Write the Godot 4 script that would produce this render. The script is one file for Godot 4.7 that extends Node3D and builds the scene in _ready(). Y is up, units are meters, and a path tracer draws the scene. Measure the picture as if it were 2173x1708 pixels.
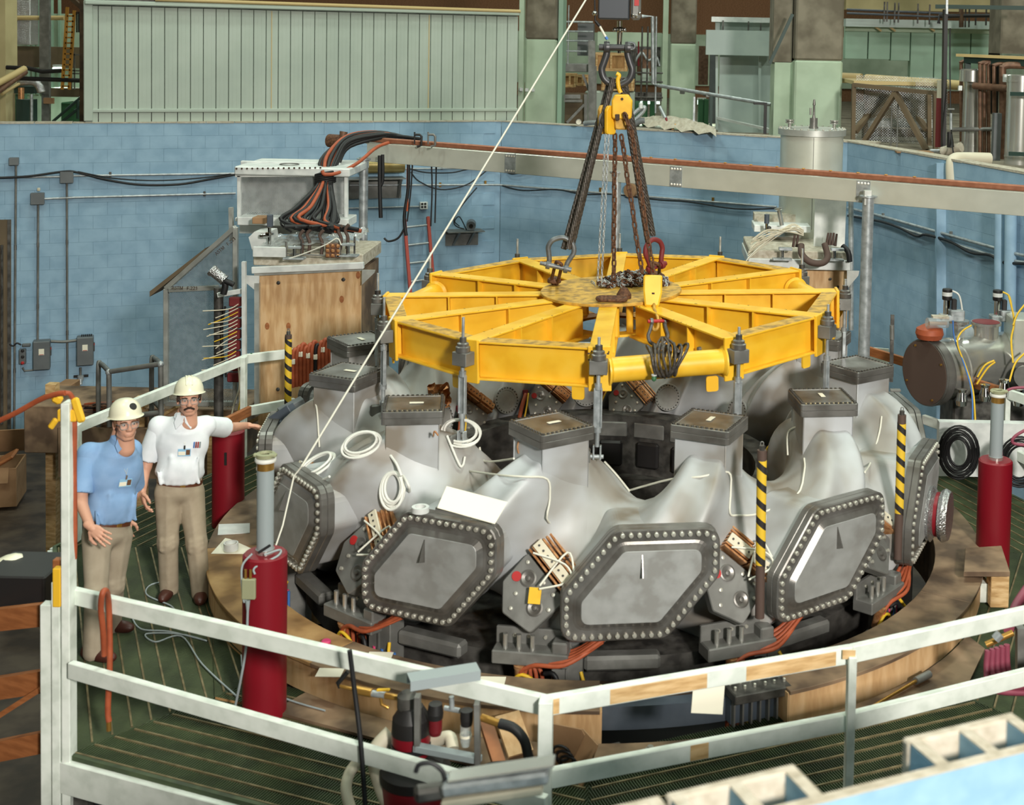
extends Node3D
# Walls of the pit, the machine and its lifting frame, two people on the grating. Units are metres, y is up, the grating is y = 0.

class MB:
	var v := PackedVector3Array()
	var n := PackedVector3Array()
	var i := PackedInt32Array()
	func tri(a: Vector3, b: Vector3, c: Vector3) -> void:
		var m := (b - a).cross(c - a).normalized()
		var k := v.size()
		v.append(a); v.append(b); v.append(c)
		n.append(m); n.append(m); n.append(m)
		i.append(k); i.append(k + 2); i.append(k + 1)
	func quad(a: Vector3, b: Vector3, c: Vector3, d: Vector3) -> void:
		var m := (c - a).cross(d - b).normalized()
		var k := v.size()
		v.append(a); v.append(b); v.append(c); v.append(d)
		for q in 4: n.append(m)
		i.append_array(PackedInt32Array([k, k + 2, k + 1, k, k + 3, k + 2]))
	func box(t: Transform3D, s: Vector3, b := 0.0) -> MB:
		var h := s * 0.5
		b = minf(b, minf(h.x, minf(h.y, h.z)) * 0.9)
		for ax in 3:
			var u := (ax + 1) % 3
			var w := (ax + 2) % 3
			for sg in [-1.0, 1.0]:
				var p := []
				for q in [[-1, -1], [1, -1], [1, 1], [-1, 1]]:
					var c := Vector3.ZERO
					c[ax] = sg * h[ax]; c[u] = q[0] * (h[u] - b); c[w] = q[1] * (h[w] - b)
					p.append(t * c)
				if sg > 0: quad(p[0], p[1], p[2], p[3])
				else: quad(p[3], p[2], p[1], p[0])
			if b > 0.0:
				for su in [-1.0, 1.0]:
					for sw in [-1.0, 1.0]:
						var p := []
						for q in [[-1, 0], [1, 0], [1, 1], [-1, 1]]:
							var c := Vector3.ZERO
							c[ax] = q[0] * (h[ax] - b)
							c[u] = su * (h[u] - (b if q[1] else 0.0))
							c[w] = sw * (h[w] - (0.0 if q[1] else b))
							p.append(t * c)
						if su * sw < 0: quad(p[0], p[1], p[2], p[3])
						else: quad(p[3], p[2], p[1], p[0])
		if b > 0.0:
			for sx in [-1.0, 1.0]:
				for sy in [-1.0, 1.0]:
					for sz in [-1.0, 1.0]:
						var a := t * Vector3(sx * h.x, sy * (h.y - b), sz * (h.z - b))
						var c := t * Vector3(sx * (h.x - b), sy * h.y, sz * (h.z - b))
						var d := t * Vector3(sx * (h.x - b), sy * (h.y - b), sz * h.z)
						if sx * sy * sz > 0: tri(a, c, d)
						else: tri(a, d, c)
		return self
	func bx(c: Vector3, s: Vector3, b := 0.0) -> MB:
		return box(Transform3D(Basis(), c), s, b)
	# a bar of rectangular section from a to c: w across, h along "up"
	func bar(a: Vector3, c: Vector3, w: float, h: float, b := 0.0, up := Vector3.UP) -> MB:
		var z := (c - a).normalized()
		if absf(z.dot(up)) > 0.98: up = Vector3.RIGHT if absf(z.x) < 0.9 else Vector3.BACK
		var x := up.cross(z).normalized()
		return box(Transform3D(Basis(x, z.cross(x), z), (a + c) * 0.5), Vector3(w, h, (c - a).length()), b)
	# rings of points, joined; each ring counter-clockwise seen from the end towards which they advance
	func loft(rings: Array, closed := true, smooth := true, cap := false) -> MB:
		var m: int = rings[0].size()
		if smooth:
			var k := v.size()
			var nr := rings.size()
			for a in nr:
				for b in m:
					var p: Vector3 = rings[a][b]
					v.append(p)
					var a0 := maxi(a - 1, 0)
					var a1 := mini(a + 1, nr - 1)
					var b0 := (b + m - 1) % m if closed else maxi(b - 1, 0)
					var b1 := (b + 1) % m if closed else mini(b + 1, m - 1)
					var du: Vector3 = rings[a1][b] - rings[a0][b]
					var dv: Vector3 = rings[a][b1] - rings[a][b0]
					if dv.length_squared() < 1e-12:
						var near: PackedVector3Array = rings[a + 1 if a == 0 else a - 1]
						dv = near[b1] - near[b0]
					var nn := dv.cross(du)
					if nn.length_squared() < 1e-14: nn = Vector3.UP
					n.append(nn.normalized())
			for a in nr - 1:
				for b in (m if closed else m - 1):
					var p := k + a * m + b
					var q := k + a * m + (b + 1) % m
					i.append_array(PackedInt32Array([p, p + m, q + m, p, q + m, q]))
		else:
			for a in rings.size() - 1:
				for b in (m if closed else m - 1):
					var c := (b + 1) % m
					quad(rings[a][b], rings[a][c], rings[a + 1][c], rings[a + 1][b])
		if cap:
			fan(rings[0], true)
			fan(rings[-1], false)
		return self
	func fan(ring: PackedVector3Array, flip: bool) -> void:
		var c := Vector3.ZERO
		for p in ring: c += p
		c /= ring.size()
		for b in ring.size():
			var q := ring[(b + 1) % ring.size()]
			if flip: tri(c, q, ring[b])
			else: tri(c, ring[b], q)
	func tube(p: Array, r: float, sides := 8, cap := true, taper := 1.0) -> MB:
		var rings := []
		var up := Vector3.UP
		var nn := p.size()
		for a in nn:
			var d: Vector3 = (p[mini(a + 1, nn - 1)] - p[maxi(a - 1, 0)]).normalized()
			if a == 0 and absf(d.dot(up)) > 0.9: up = Vector3.RIGHT
			var x := up.cross(d)
			if x.length_squared() < 1e-6: x = Vector3.RIGHT.cross(d)
			x = x.normalized()
			var y := d.cross(x)
			up = y
			var rr := r * lerpf(1.0, taper, a / float(maxi(nn - 1, 1)))
			var ring := PackedVector3Array()
			for b in sides:
				var t := TAU * b / sides
				ring.append(p[a] + (x * cos(t) + y * sin(t)) * rr)
			rings.append(ring)
		return loft(rings, true, true, cap)
	# profile of (radius, height) pairs turned about the local y axis
	func lathe(pr: Array, sides := 20, t := Transform3D(), smooth := false) -> MB:
		var rings := []
		for q in pr:
			var ring := PackedVector3Array()
			for b in sides:
				var a := TAU * b / sides
				ring.append(t * Vector3(q[0] * cos(a), q[1], -q[0] * sin(a)))
			rings.append(ring)
		if smooth: return loft(rings)
		for a in rings.size() - 1: loft([rings[a], rings[a + 1]])
		return self
	# polygon (counter-clockwise, x right, y up) pushed from z = 0 to z = depth
	func prism(poly: PackedVector2Array, depth: float, t := Transform3D(), bevel := 0.0, smooth := false) -> MB:
		var m := poly.size()
		var inner := inset(poly, bevel) if bevel > 0.0 else poly
		var r0 := PackedVector3Array(); var r1 := PackedVector3Array(); var r2 := PackedVector3Array()
		for k in m:
			r0.append(t * Vector3(poly[k].x, poly[k].y, 0))
			r1.append(t * Vector3(poly[k].x, poly[k].y, depth - bevel))
			r2.append(t * Vector3(inner[k].x, inner[k].y, depth))
		loft([r0, r1], true, smooth)
		if bevel > 0.0: loft([r1, r2], true, smooth)
		var id := Geometry2D.triangulate_polygon(inner)
		for k in range(0, id.size(), 3):
			var a := inner[id[k]]; var b := inner[id[k + 1]]; var c := inner[id[k + 2]]
			var s := (b - a).cross(c - a) > 0.0
			var q := [id[k], id[k + 1], id[k + 2]] if s else [id[k], id[k + 2], id[k + 1]]
			tri(r2[q[0]], r2[q[1]], r2[q[2]])
			tri(r0[q[2]], r0[q[1]], r0[q[0]])
		return self
	static func inset(p: PackedVector2Array, d: float) -> PackedVector2Array:
		var o := PackedVector2Array()
		var m := p.size()
		for k in m:
			var e0 := (p[k] - p[(k + m - 1) % m]).normalized()
			var e1 := (p[(k + 1) % m] - p[k]).normalized()
			var n0 := Vector2(-e0.y, e0.x)
			var n1 := Vector2(-e1.y, e1.x)
			var s := (n0 + n1)
			o.append(p[k] + s * (d / maxf(0.3, 1.0 + n0.dot(n1))))
		return o
	func ball(c: Vector3, r: Vector3, t := Basis(), u := 12, w := 8) -> MB:
		var pr := []
		for k in w + 1:
			var a := -PI / 2 + PI * k / w
			pr.append([cos(a) + 1e-5, sin(a)])
		var k0 := v.size()
		lathe(pr, u, Transform3D(), true)
		for k in range(k0, v.size()):
			var p := v[k]
			v[k] = c + t * (p * r)
			n[k] = (t * (p / r)).normalized()
		return self
	func done() -> ArrayMesh:
		var a := []
		a.resize(Mesh.ARRAY_MAX)
		a[Mesh.ARRAY_VERTEX] = v; a[Mesh.ARRAY_NORMAL] = n; a[Mesh.ARRAY_INDEX] = i
		var m := ArrayMesh.new()
		if v.size(): m.add_surface_from_arrays(Mesh.PRIMITIVE_TRIANGLES, a)
		return m

var M := {}
var used := {}
var rng := RandomNumberGenerator.new()

func V(x: float, y: float, z: float) -> Vector3: return Vector3(x, y, z)
func mb() -> MB: return MB.new()

func numbered(called: String, parent: Node) -> String:
	var key := str(parent.get_instance_id()) + called
	used[key] = used.get(key, -1) + 1
	return called if used[key] == 0 else "%s_%03d" % [called, used[key]]

func put(o: Node3D, called: String, parent: Node) -> void:
	o.name = numbered(called, parent)
	parent.add_child(o, true)

func tag(o: Node3D, label: String, category := "", group := "", kind := "") -> Node3D:
	if label: o.set_meta("label", label)
	if category: o.set_meta("category", category)
	if group: o.set_meta("group", group)
	if kind: o.set_meta("kind", kind)
	return o

func thing(called: String, label: String, category: String, at := Vector3.ZERO, group := "") -> Node3D:
	var o := Node3D.new()
	put(o, called, self)
	o.position = at
	return tag(o, label, category, group)

func part(m, called: String, mat: Material, parent: Node, kind := "") -> MeshInstance3D:
	var o := MeshInstance3D.new()
	o.mesh = m.done() if m is MB else m
	if o.mesh.get_surface_count():
		if o.mesh.surface_get_material(0) == null: o.mesh.surface_set_material(0, mat)
		elif o.mesh.surface_get_material(0) != mat: o.set_surface_override_material(0, mat)
	put(o, called, parent)
	if kind: o.set_meta("kind", kind)
	return o

# a thing that is one mesh
func solo(m, called: String, mat: Material, label: String, category: String, group := "") -> MeshInstance3D:
	var o := part(m, called, mat, self)
	tag(o, label, category, group)
	return o

func struct(m, called: String, mat: Material, label := "", parent: Node = self) -> MeshInstance3D:
	var o := part(m, called, mat, parent)
	o.set_meta("kind", "structure")
	if label: tag(o, label)
	return o

func scatter(mesh: Mesh, where: Array, called: String, parent: Node) -> MultiMeshInstance3D:
	var mm := MultiMesh.new()
	mm.transform_format = MultiMesh.TRANSFORM_3D
	mm.mesh = mesh
	mm.instance_count = where.size()
	var buf := PackedFloat32Array()
	for t: Transform3D in where:
		var b := t.basis; var o := t.origin
		buf.append_array(PackedFloat32Array([b.x.x, b.y.x, b.z.x, o.x, b.x.y, b.y.y, b.z.y, o.y, b.x.z, b.y.z, b.z.z, o.z]))
	mm.buffer = buf
	var s := MultiMeshInstance3D.new()
	s.multimesh = mm
	put(s, called, parent)
	s.set_meta("kind", "stuff")
	return s

func withmat(m: MB, mat: Material) -> ArrayMesh:
	var a := m.done()
	a.surface_set_material(0, mat)
	return a

# smooth curve through points
func curve(p: Array, per := 8) -> Array:
	var o := []
	var m := p.size()
	for k in m - 1:
		var a: Vector3 = p[maxi(k - 1, 0)]; var b: Vector3 = p[k]; var c: Vector3 = p[k + 1]; var d: Vector3 = p[mini(k + 2, m - 1)]
		for q in per: o.append(b.cubic_interpolate(c, a, d, q / float(per)))
	o.append(p[-1])
	return o

# a cable hanging between points, sagging by s
func sag(a: Vector3, c: Vector3, s: float, per := 14) -> Array:
	var o := []
	for k in per + 1:
		var t := k / float(per)
		o.append(a.lerp(c, t) + Vector3.DOWN * s * 4.0 * t * (1.0 - t))
	return o

func coil(c: Vector3, x: Vector3, y: Vector3, turns: float, wob := 0.1, per := 20) -> Array:
	var o := []
	var z := x.cross(y).normalized()
	var k := int(turns * per)
	for q in k + 1:
		var t := TAU * q / per
		var w := 1.0 + wob * sin(t * 0.37 + q * 0.05) * cos(t * 0.21)
		o.append(c + (x * cos(t) + y * sin(t)) * w + z * (0.01 * sin(t * 0.5)))
	return o

func rpoly(p: Array, r: float, seg := 4) -> PackedVector2Array:
	var o := PackedVector2Array()
	var m := p.size()
	for k in m:
		var a: Vector2 = p[k]
		var e0: Vector2 = (p[(k + m - 1) % m] - a).normalized()
		var e1: Vector2 = (p[(k + 1) % m] - a).normalized()
		var half := acos(clampf(e0.dot(e1), -1, 1)) * 0.5
		var d := r / tan(half)
		var s := a + e0 * d
		var e := a + e1 * d
		for q in seg + 1:
			var t := q / float(seg)
			o.append(s.lerp(a, t).lerp(a.lerp(e, t), t))
	return o

func frame(x: Vector3, y: Vector3, o: Vector3) -> Transform3D:
	var z := x.cross(y).normalized()
	x = x.normalized()
	return Transform3D(Basis(x, z.cross(x), z), o)

# axes with local y along d
func along(d: Vector3, o: Vector3) -> Transform3D:
	d = d.normalized()
	var x := d.cross(Vector3.BACK if absf(d.z) < 0.9 else Vector3.UP).normalized()
	return Transform3D(Basis(x, d, x.cross(d)), o)

# torus-like closed link: long axis x, in plane xy
func link_mesh(w: float, h: float, r: float, seg := 16, sides := 6) -> MB:
	var m := mb()
	var rings := []
	for k in seg + 1:
		var a := TAU * k / seg
		var c := Vector3((h - w) * 0.5 * signf(cos(a)) * minf(1.0, absf(cos(a)) * 3.0) + w * 0.5 * cos(a), w * 0.5 * sin(a), 0)
		var d := Vector3(cos(a), sin(a), 0)
		var ring := PackedVector3Array()
		for b in sides:
			var t := TAU * b / sides
			ring.append(c + d * cos(t) * r + Vector3(0, 0, -1) * sin(t) * r)
		rings.append(ring)
	m.loft(rings)
	return m

func mat(called: String, c: Color, rough := 0.6, metal := 0.0) -> StandardMaterial3D:
	var m := StandardMaterial3D.new()
	m.resource_name = called
	m.albedo_color = c
	m.roughness = rough
	m.metallic = metal
	M[called] = m
	return m

# two or three tones mixed by noise, laid in world or own axes; st stretches the pattern per axis
func nmat(called: String, cols: Array, freq: float, scale: float, rough := 0.6, metal := 0.0, bump := 0.0, st := Vector3.ONE, world := true, oct := 4, kind := 1) -> StandardMaterial3D:
	var m := mat(called, Color.WHITE, rough, metal)
	var nz := FastNoiseLite.new()
	nz.noise_type = [FastNoiseLite.TYPE_CELLULAR, FastNoiseLite.TYPE_SIMPLEX_SMOOTH, FastNoiseLite.TYPE_VALUE][kind]
	nz.seed = called.hash() % 1000
	nz.frequency = freq
	nz.fractal_octaves = oct
	var g := Gradient.new()
	var off := PackedFloat32Array()
	var cc := PackedColorArray()
	for k in cols.size():
		off.append(0.25 + 0.5 * k / maxf(1.0, cols.size() - 1.0))
		cc.append(cols[k])
	g.offsets = off; g.colors = cc
	var t := NoiseTexture2D.new()
	t.width = 512; t.height = 512
	t.seamless = true; t.noise = nz; t.color_ramp = g
	m.albedo_texture = t
	m.uv1_triplanar = true
	m.uv1_world_triplanar = world
	m.uv1_scale = st * scale
	if bump > 0.0:
		var b := NoiseTexture2D.new()
		b.width = 512; b.height = 512
		b.seamless = true; b.noise = nz
		m.heightmap_enabled = true
		m.heightmap_texture = b
		m.heightmap_scale = bump
	return m

func rgb(r: int, g: int, b: int) -> Color: return Color8(r, g, b)

const CX := -0.396
const CZ := -10.955

# a point on the machine: azimuth in degrees from the side nearest the camera, radius, height
func P(az: float, r: float, h: float) -> Vector3:
	var a := deg_to_rad(az)
	return Vector3(CX + r * sin(a), h, CZ + r * cos(a))

func out(az: float) -> Vector3: return Vector3(sin(deg_to_rad(az)), 0, cos(deg_to_rad(az)))
func tang(az: float) -> Vector3: return Vector3(cos(deg_to_rad(az)), 0, -sin(deg_to_rad(az)))

func _ready() -> void:
	rng.seed = 7
	var cam := Camera3D.new()
	cam.name = "camera"
	cam.projection = Camera3D.PROJECTION_FRUSTUM
	cam.near = 0.1
	cam.far = 200.0
	cam.size = 0.1 * 1708.0 / 2805.0
	cam.frustum_offset = Vector2(-0.10820, -0.22390) * 0.1
	cam.transform = Transform3D(Basis(Vector3.RIGHT, -0.0521) * Basis(Vector3.BACK, 0.0203), Vector3(0, 4.3, 0))
	var at := CameraAttributesPhysical.new()
	at.frustum_focal_length = 50.0
	at.frustum_near = 0.1
	at.frustum_far = 200.0
	at.exposure_aperture = 3.0
	at.frustum_focus_distance = 14.0
	at.exposure_multiplier = 1.0
	cam.attributes = at
	add_child(cam)
	cam.current = true
	var we := WorldEnvironment.new()
	we.name = "environment"
	var e := Environment.new()
	e.background_mode = Environment.BG_COLOR
	e.background_color = Color(0.0, 0.0, 0.0)
	e.tonemap_mode = Environment.TONE_MAPPER_LINEAR
	e.tonemap_exposure = 1.0
	e.sdfgi_enabled = true
	e.ssao_enabled = true
	e.ssil_enabled = true
	we.environment = e
	add_child(we)
	materials()
	# the photographer's flood lamp, behind the camera and to the right; then the fittings under the roof of the hall
	lamp("flood_lamp", "bright square flood lamp on a stand behind the viewpoint", V(4.8, 7.6, 6.0), V(-1.0, 0.6, -12.0), 1.3, 1.3, FLOOD, rgb(255, 249, 240))
	var q := 0
	for p in [V(-7, 13.6, -8), V(1, 13.6, -8), V(9, 13.6, -8), V(-7, 13.6, -17), V(1, 13.6, -17), V(9, 13.6, -17), V(-11, 13.6, -28), V(0, 13.6, -28), V(11, 13.6, -28), V(-8, 13.6, -40), V(6, 13.6, -40), V(0, 13.6, 6)]:
		lamp("ceiling_lamp", "flat rectangular lamp under the roof of the hall", p, p + V(0, -5, 0.01), 1.6, 1.0, HIGHBAY, rgb(240, 255, 240), "lamps under the hall roof")
		q += 1
	hall()
	pit()
	background_left()
	background_middle()
	background_right()
	deck()
	ring()
	vessel()
	fittings()
	lifting_frame()
	tackle()
	tower()
	hose_racks()
	tank_stand()
	beam()
	wall_things()
	pumps()
	fences()
	posts()
	clutter()
	foreground()
	people()

const FLOOD := 305.0
const HIGHBAY := 42.0

func lamp(called: String, label: String, p: Vector3, to: Vector3, w: float, h: float, power: float, c: Color, group := "") -> void:
	var o := thing(called, label, "lamp", p, group)
	o.look_at_from_position(p, to, Vector3.UP if absf((to - p).normalized().y) < 0.95 else Vector3.BACK)
	part(mb().bx(V(0, 0, 0.12), V(w + 0.1, h + 0.1, 0.2), 0.02), "housing", M.dark_steel, o)
	part(mb().bx(V(0, 0, 0.01), V(w, h, 0.02)), "glowing_face", M.lamp_face, o)
	if called == "flood_lamp":
		part(mb().tube([V(0, -h / 2, 0.2), V(0, -p.y * 0.62, 0.5)], 0.03), "stand", M.dark_steel, o)
	var l := AreaLight3D.new()
	l.name = "area_light"
	l.area_size = Vector2(w, h)
	l.light_color = c
	l.light_energy = power
	l.area_range = 90.0
	l.area_attenuation = 2.0
	l.shadow_enabled = true
	l.position = V(0, 0, -0.03)
	o.add_child(l)

func materials() -> void:
	nmat("blue_wall", [rgb(136, 168, 192), rgb(146, 177, 200), rgb(153, 184, 206)], 0.012, 0.5, 0.75, 0.0, 0.15)
	nmat("blue_block", [rgb(132, 172, 196), rgb(146, 184, 206)], 0.02, 0.9, 0.8, 0.0, 0.2)
	nmat("raw_block", [rgb(168, 158, 140), rgb(184, 175, 158), rgb(194, 187, 172)], 0.02, 1.2, 0.95, 0.0, 0.4)
	nmat("concrete", [rgb(104, 96, 82), rgb(121, 113, 98), rgb(136, 128, 112)], 0.01, 0.35, 0.9, 0.0, 0.3)
	nmat("mint", [rgb(172, 190, 166), rgb(180, 198, 174), rgb(186, 204, 180)], 0.008, 0.35, 0.75)
	nmat("panel_green", [rgb(166, 178, 166), rgb(172, 184, 171), rgb(178, 189, 177)], 0.006, 0.3, 0.55)
	nmat("mint_panel", [rgb(156, 188, 166), rgb(164, 195, 174)], 0.008, 0.3, 0.6)
	nmat("pale_panel", [rgb(176, 190, 186), rgb(188, 202, 196)], 0.008, 0.3, 0.5)
	nmat("brick", [rgb(112, 78, 54), rgb(138, 98, 70), rgb(158, 118, 86)], 0.05, 1.0, 0.9, 0.0, 0.3, V(0.6, 2.6, 0.6))
	nmat("brown_dirt", [rgb(66, 50, 37), rgb(80, 61, 44), rgb(92, 72, 53)], 0.012, 0.5, 0.9, 0.0, 0.2)
	nmat("cream_wall", [rgb(186, 172, 128), rgb(200, 186, 140)], 0.006, 0.3, 0.8)
	nmat("brown_panel", [rgb(92, 78, 60), rgb(110, 94, 72)], 0.006, 0.3, 0.8)
	nmat("grating_green", [rgb(46, 56, 36), rgb(62, 75, 48), rgb(76, 88, 58)], 0.01, 0.6, 0.6)
	nmat("grating_bar", [rgb(86, 76, 50), rgb(104, 92, 62), rgb(118, 106, 76)], 0.02, 0.8, 0.7)
	nmat("floor_paint", [rgb(56, 44, 34), rgb(72, 58, 46), rgb(84, 70, 56)], 0.01, 0.4, 0.6)
	nmat("plywood", [rgb(192, 152, 106), rgb(206, 168, 122), rgb(216, 182, 138)], 0.012, 0.7, 0.65, 0.0, 0.0, V(3.0, 0.5, 3.0))
	nmat("old_plywood", [rgb(88, 70, 54), rgb(122, 100, 78), rgb(146, 121, 95)], 0.008, 0.5, 0.75)
	nmat("golden_ply", [rgb(132, 98, 60), rgb(164, 126, 80), rgb(186, 148, 98)], 0.008, 0.5, 0.7)
	nmat("white_paint", [rgb(208, 216, 206), rgb(224, 231, 222), rgb(232, 238, 230)], 0.015, 0.7, 0.6)
	nmat("bare_wood", [rgb(190, 152, 100), rgb(212, 176, 124), rgb(224, 192, 142)], 0.02, 0.8, 0.7, 0.0, 0.0, V(0.6, 3.0, 0.6))
	nmat("brown_wood", [rgb(140, 84, 46), rgb(168, 106, 62)], 0.02, 0.8, 0.6, 0.0, 0.0, V(0.6, 3.0, 0.6))
	nmat("crate_wood", [rgb(168, 128, 80), rgb(196, 154, 102)], 0.02, 0.6, 0.7, 0.0, 0.0, V(2.5, 0.6, 2.5))
	nmat("cardboard", [rgb(140, 106, 74), rgb(160, 124, 90)], 0.01, 0.6, 0.8)
	nmat("yellow_paint", [rgb(232, 176, 36), rgb(240, 188, 46), rgb(244, 196, 60)], 0.008, 0.7, 0.42)
	nmat("worn_yellow", [rgb(150, 118, 56), rgb(196, 152, 62), rgb(216, 170, 70)], 0.02, 0.9, 0.55)
	mat("chip_dark", rgb(70, 52, 40), 0.8)
	nmat("vessel_steel", [rgb(140, 132, 120), rgb(168, 168, 166), rgb(184, 187, 188), rgb(194, 198, 201)], 0.006, 0.42, 0.56, 0.2)
	nmat("flange_steel", [rgb(96, 92, 86), rgb(116, 114, 110), rgb(132, 130, 126)], 0.01, 0.6, 0.34, 0.5)
	nmat("plate_steel", [rgb(150, 150, 146), rgb(166, 168, 166), rgb(176, 178, 176)], 0.012, 0.7, 0.5, 0.3)
	mat("bright_steel", rgb(204, 204, 198), 0.24, 0.75)
	nmat("duct_steel", [rgb(202, 204, 192), rgb(214, 216, 204)], 0.01, 0.5, 0.3, 0.35)
	mat("bolt_steel", rgb(206, 204, 192), 0.35, 0.6)
	nmat("cover_brass", [rgb(166, 148, 96), rgb(182, 166, 112), rgb(190, 176, 124)], 0.01, 0.7, 0.22, 0.65)  # yellow reflection of the lifting frame put into the cover tint; also drum tarnish
	nmat("galvanised", [rgb(150, 156, 158), rgb(176, 182, 184), rgb(190, 196, 198)], 0.02, 0.9, 0.42, 0.5)
	nmat("aluminium", [rgb(176, 178, 172), rgb(200, 202, 196)], 0.012, 0.7, 0.4, 0.5)
	nmat("white_metal", [rgb(206, 210, 208), rgb(228, 231, 228)], 0.012, 0.7, 0.45, 0.1)
	nmat("dark_steel", [rgb(56, 54, 52), rgb(82, 80, 76), rgb(98, 96, 92)], 0.015, 0.8, 0.5, 0.4)
	nmat("grey_steel", [rgb(108, 108, 104), rgb(132, 132, 128)], 0.012, 0.7, 0.5, 0.35)
	nmat("box_grey", [rgb(94, 98, 100), rgb(104, 108, 110)], 0.01, 0.6, 0.5)
	nmat("rust", [rgb(66, 44, 32), rgb(98, 66, 46), rgb(122, 86, 60)], 0.04, 1.6, 0.75, 0.3)
	nmat("oiled_rope", [rgb(58, 54, 50), rgb(82, 76, 70), rgb(104, 98, 92)], 0.04, 1.6, 0.5, 0.4)
	nmat("shackle_grey", [rgb(96, 100, 102), rgb(120, 124, 126)], 0.02, 1.2, 0.45, 0.4)
	nmat("copper", [rgb(170, 112, 70), rgb(204, 148, 100), rgb(222, 172, 124)], 0.03, 1.3, 0.36, 0.55)
	nmat("copper_pipe", [rgb(104, 76, 60), rgb(128, 96, 76)], 0.02, 1.0, 0.5, 0.3)
	nmat("copper_strip", [rgb(144, 92, 68), rgb(166, 110, 84)], 0.02, 1.0, 0.5, 0.3)
	nmat("orange_hose", [rgb(152, 72, 42), rgb(172, 86, 52)], 0.02, 1.0, 0.6)
	mat("pink_hose", rgb(140, 66, 84), 0.5)
	mat("red_paint", rgb(126, 15, 30), 0.42)
	mat("dark_red", rgb(104, 14, 24), 0.5)
	mat("red_part", rgb(176, 40, 40), 0.5)
	mat("maroon", rgb(118, 40, 42), 0.6)
	mat("black_rubber", rgb(24, 24, 26), 0.55)
	mat("black_paint", rgb(30, 28, 28), 0.5)
	mat("white_hose", rgb(228, 228, 220), 0.5)
	mat("cream_hose", rgb(212, 204, 182), 0.55)
	mat("white_cord", rgb(222, 220, 206), 0.7)
	mat("yellow_wire", rgb(226, 184, 44), 0.5)
	mat("blue_wire", rgb(70, 120, 190), 0.5)
	mat("pink_wire", rgb(214, 70, 120), 0.5)
	mat("yellow_tape", rgb(236, 186, 44), 0.6)
	mat("stripe_yellow", rgb(232, 192, 52), 0.6)
	mat("stripe_black", rgb(42, 38, 36), 0.6)
	mat("rust_brown", rgb(92, 74, 66), 0.7, 0.2)
	mat("paper", rgb(240, 234, 214), 0.8)
	mat("grey_pvc", rgb(150, 160, 162), 0.5)
	mat("olive", rgb(150, 152, 120), 0.6)
	mat("brass", rgb(176, 134, 66), 0.35, 0.7)
	mat("chrome", rgb(214, 214, 214), 0.12, 1.0)
	nmat("foil", [rgb(170, 170, 172), rgb(214, 214, 214)], 0.05, 2.0, 0.25, 0.9, 1.2)
	mat("green_box", rgb(60, 110, 74), 0.5)
	mat("teal_frame", rgb(42, 64, 58), 0.5)
	nmat("slate", [rgb(66, 74, 84), rgb(82, 90, 100)], 0.01, 0.6, 0.5)
	mat("dark_pit", rgb(22, 20, 19), 0.9)
	mat("ladder_red", rgb(168, 58, 40), 0.5)
	mat("ladder_yellow", rgb(190, 132, 52), 0.6)
	mat("tan_pipe", rgb(196, 172, 120), 0.6)
	mat("iron_dark", rgb(76, 76, 78), 0.42, 0.5)
	mat("hook_box", rgb(60, 64, 70), 0.45, 0.2)
	mat("skin_tone", rgb(212, 160, 134), 0.55)
	mat("hair_brown", rgb(52, 36, 26), 0.75)
	mat("hair_tan", rgb(104, 72, 48), 0.75)
	nmat("white_shirt", [rgb(226, 232, 236), rgb(238, 242, 246)], 0.01, 1.2, 0.85)
	nmat("blue_shirt", [rgb(128, 164, 206), rgb(144, 178, 218)], 0.01, 1.2, 0.85)
	nmat("khaki", [rgb(160, 146, 124), rgb(176, 162, 140)], 0.01, 1.2, 0.9)
	nmat("tan_trousers", [rgb(154, 142, 122), rgb(168, 156, 136)], 0.01, 1.2, 0.9)
	mat("shoe_brown", rgb(72, 38, 30), 0.45)
	mat("belt_brown", rgb(98, 56, 36), 0.5)
	mat("hat_white", rgb(236, 232, 206), 0.32)
	mat("badge_blue", rgb(150, 196, 226), 0.5)
	mat("eye_white", rgb(206, 196, 186), 0.35)
	mat("iris", rgb(62, 70, 70), 0.3)
	mat("lip", rgb(164, 88, 78), 0.5)
	var g := mat("clear_lens", Color(0.9, 0.95, 0.95, 0.05), 0.05)
	g.transparency = BaseMaterial3D.TRANSPARENCY_ALPHA
	g = mat("plastic_film", Color(0.9, 0.92, 0.92, 0.3), 0.12)
	g.transparency = BaseMaterial3D.TRANSPARENCY_ALPHA
	g = mat("clear_bowl", Color(0.8, 0.84, 0.84, 0.35), 0.08)
	g.transparency = BaseMaterial3D.TRANSPARENCY_ALPHA
	g = mat("lamp_face", rgb(255, 250, 236), 0.5)
	g.emission_enabled = true
	g.emission = rgb(255, 250, 236)
	g.emission_energy_multiplier = 3.0
	g = mat("tube_glow", rgb(240, 255, 245), 0.5)
	g.emission_enabled = true
	g.emission = rgb(225, 255, 240)
	g.emission_energy_multiplier = 2.2

const WA := Vector3(-9.779, 2.82, -19.697)
const WB := Vector3(-2.607, 2.82, -22.435)
const WC := Vector3(2.856, 2.82, -19.468)
const WD := Vector3(4.275, 2.82, -15.206)

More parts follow.
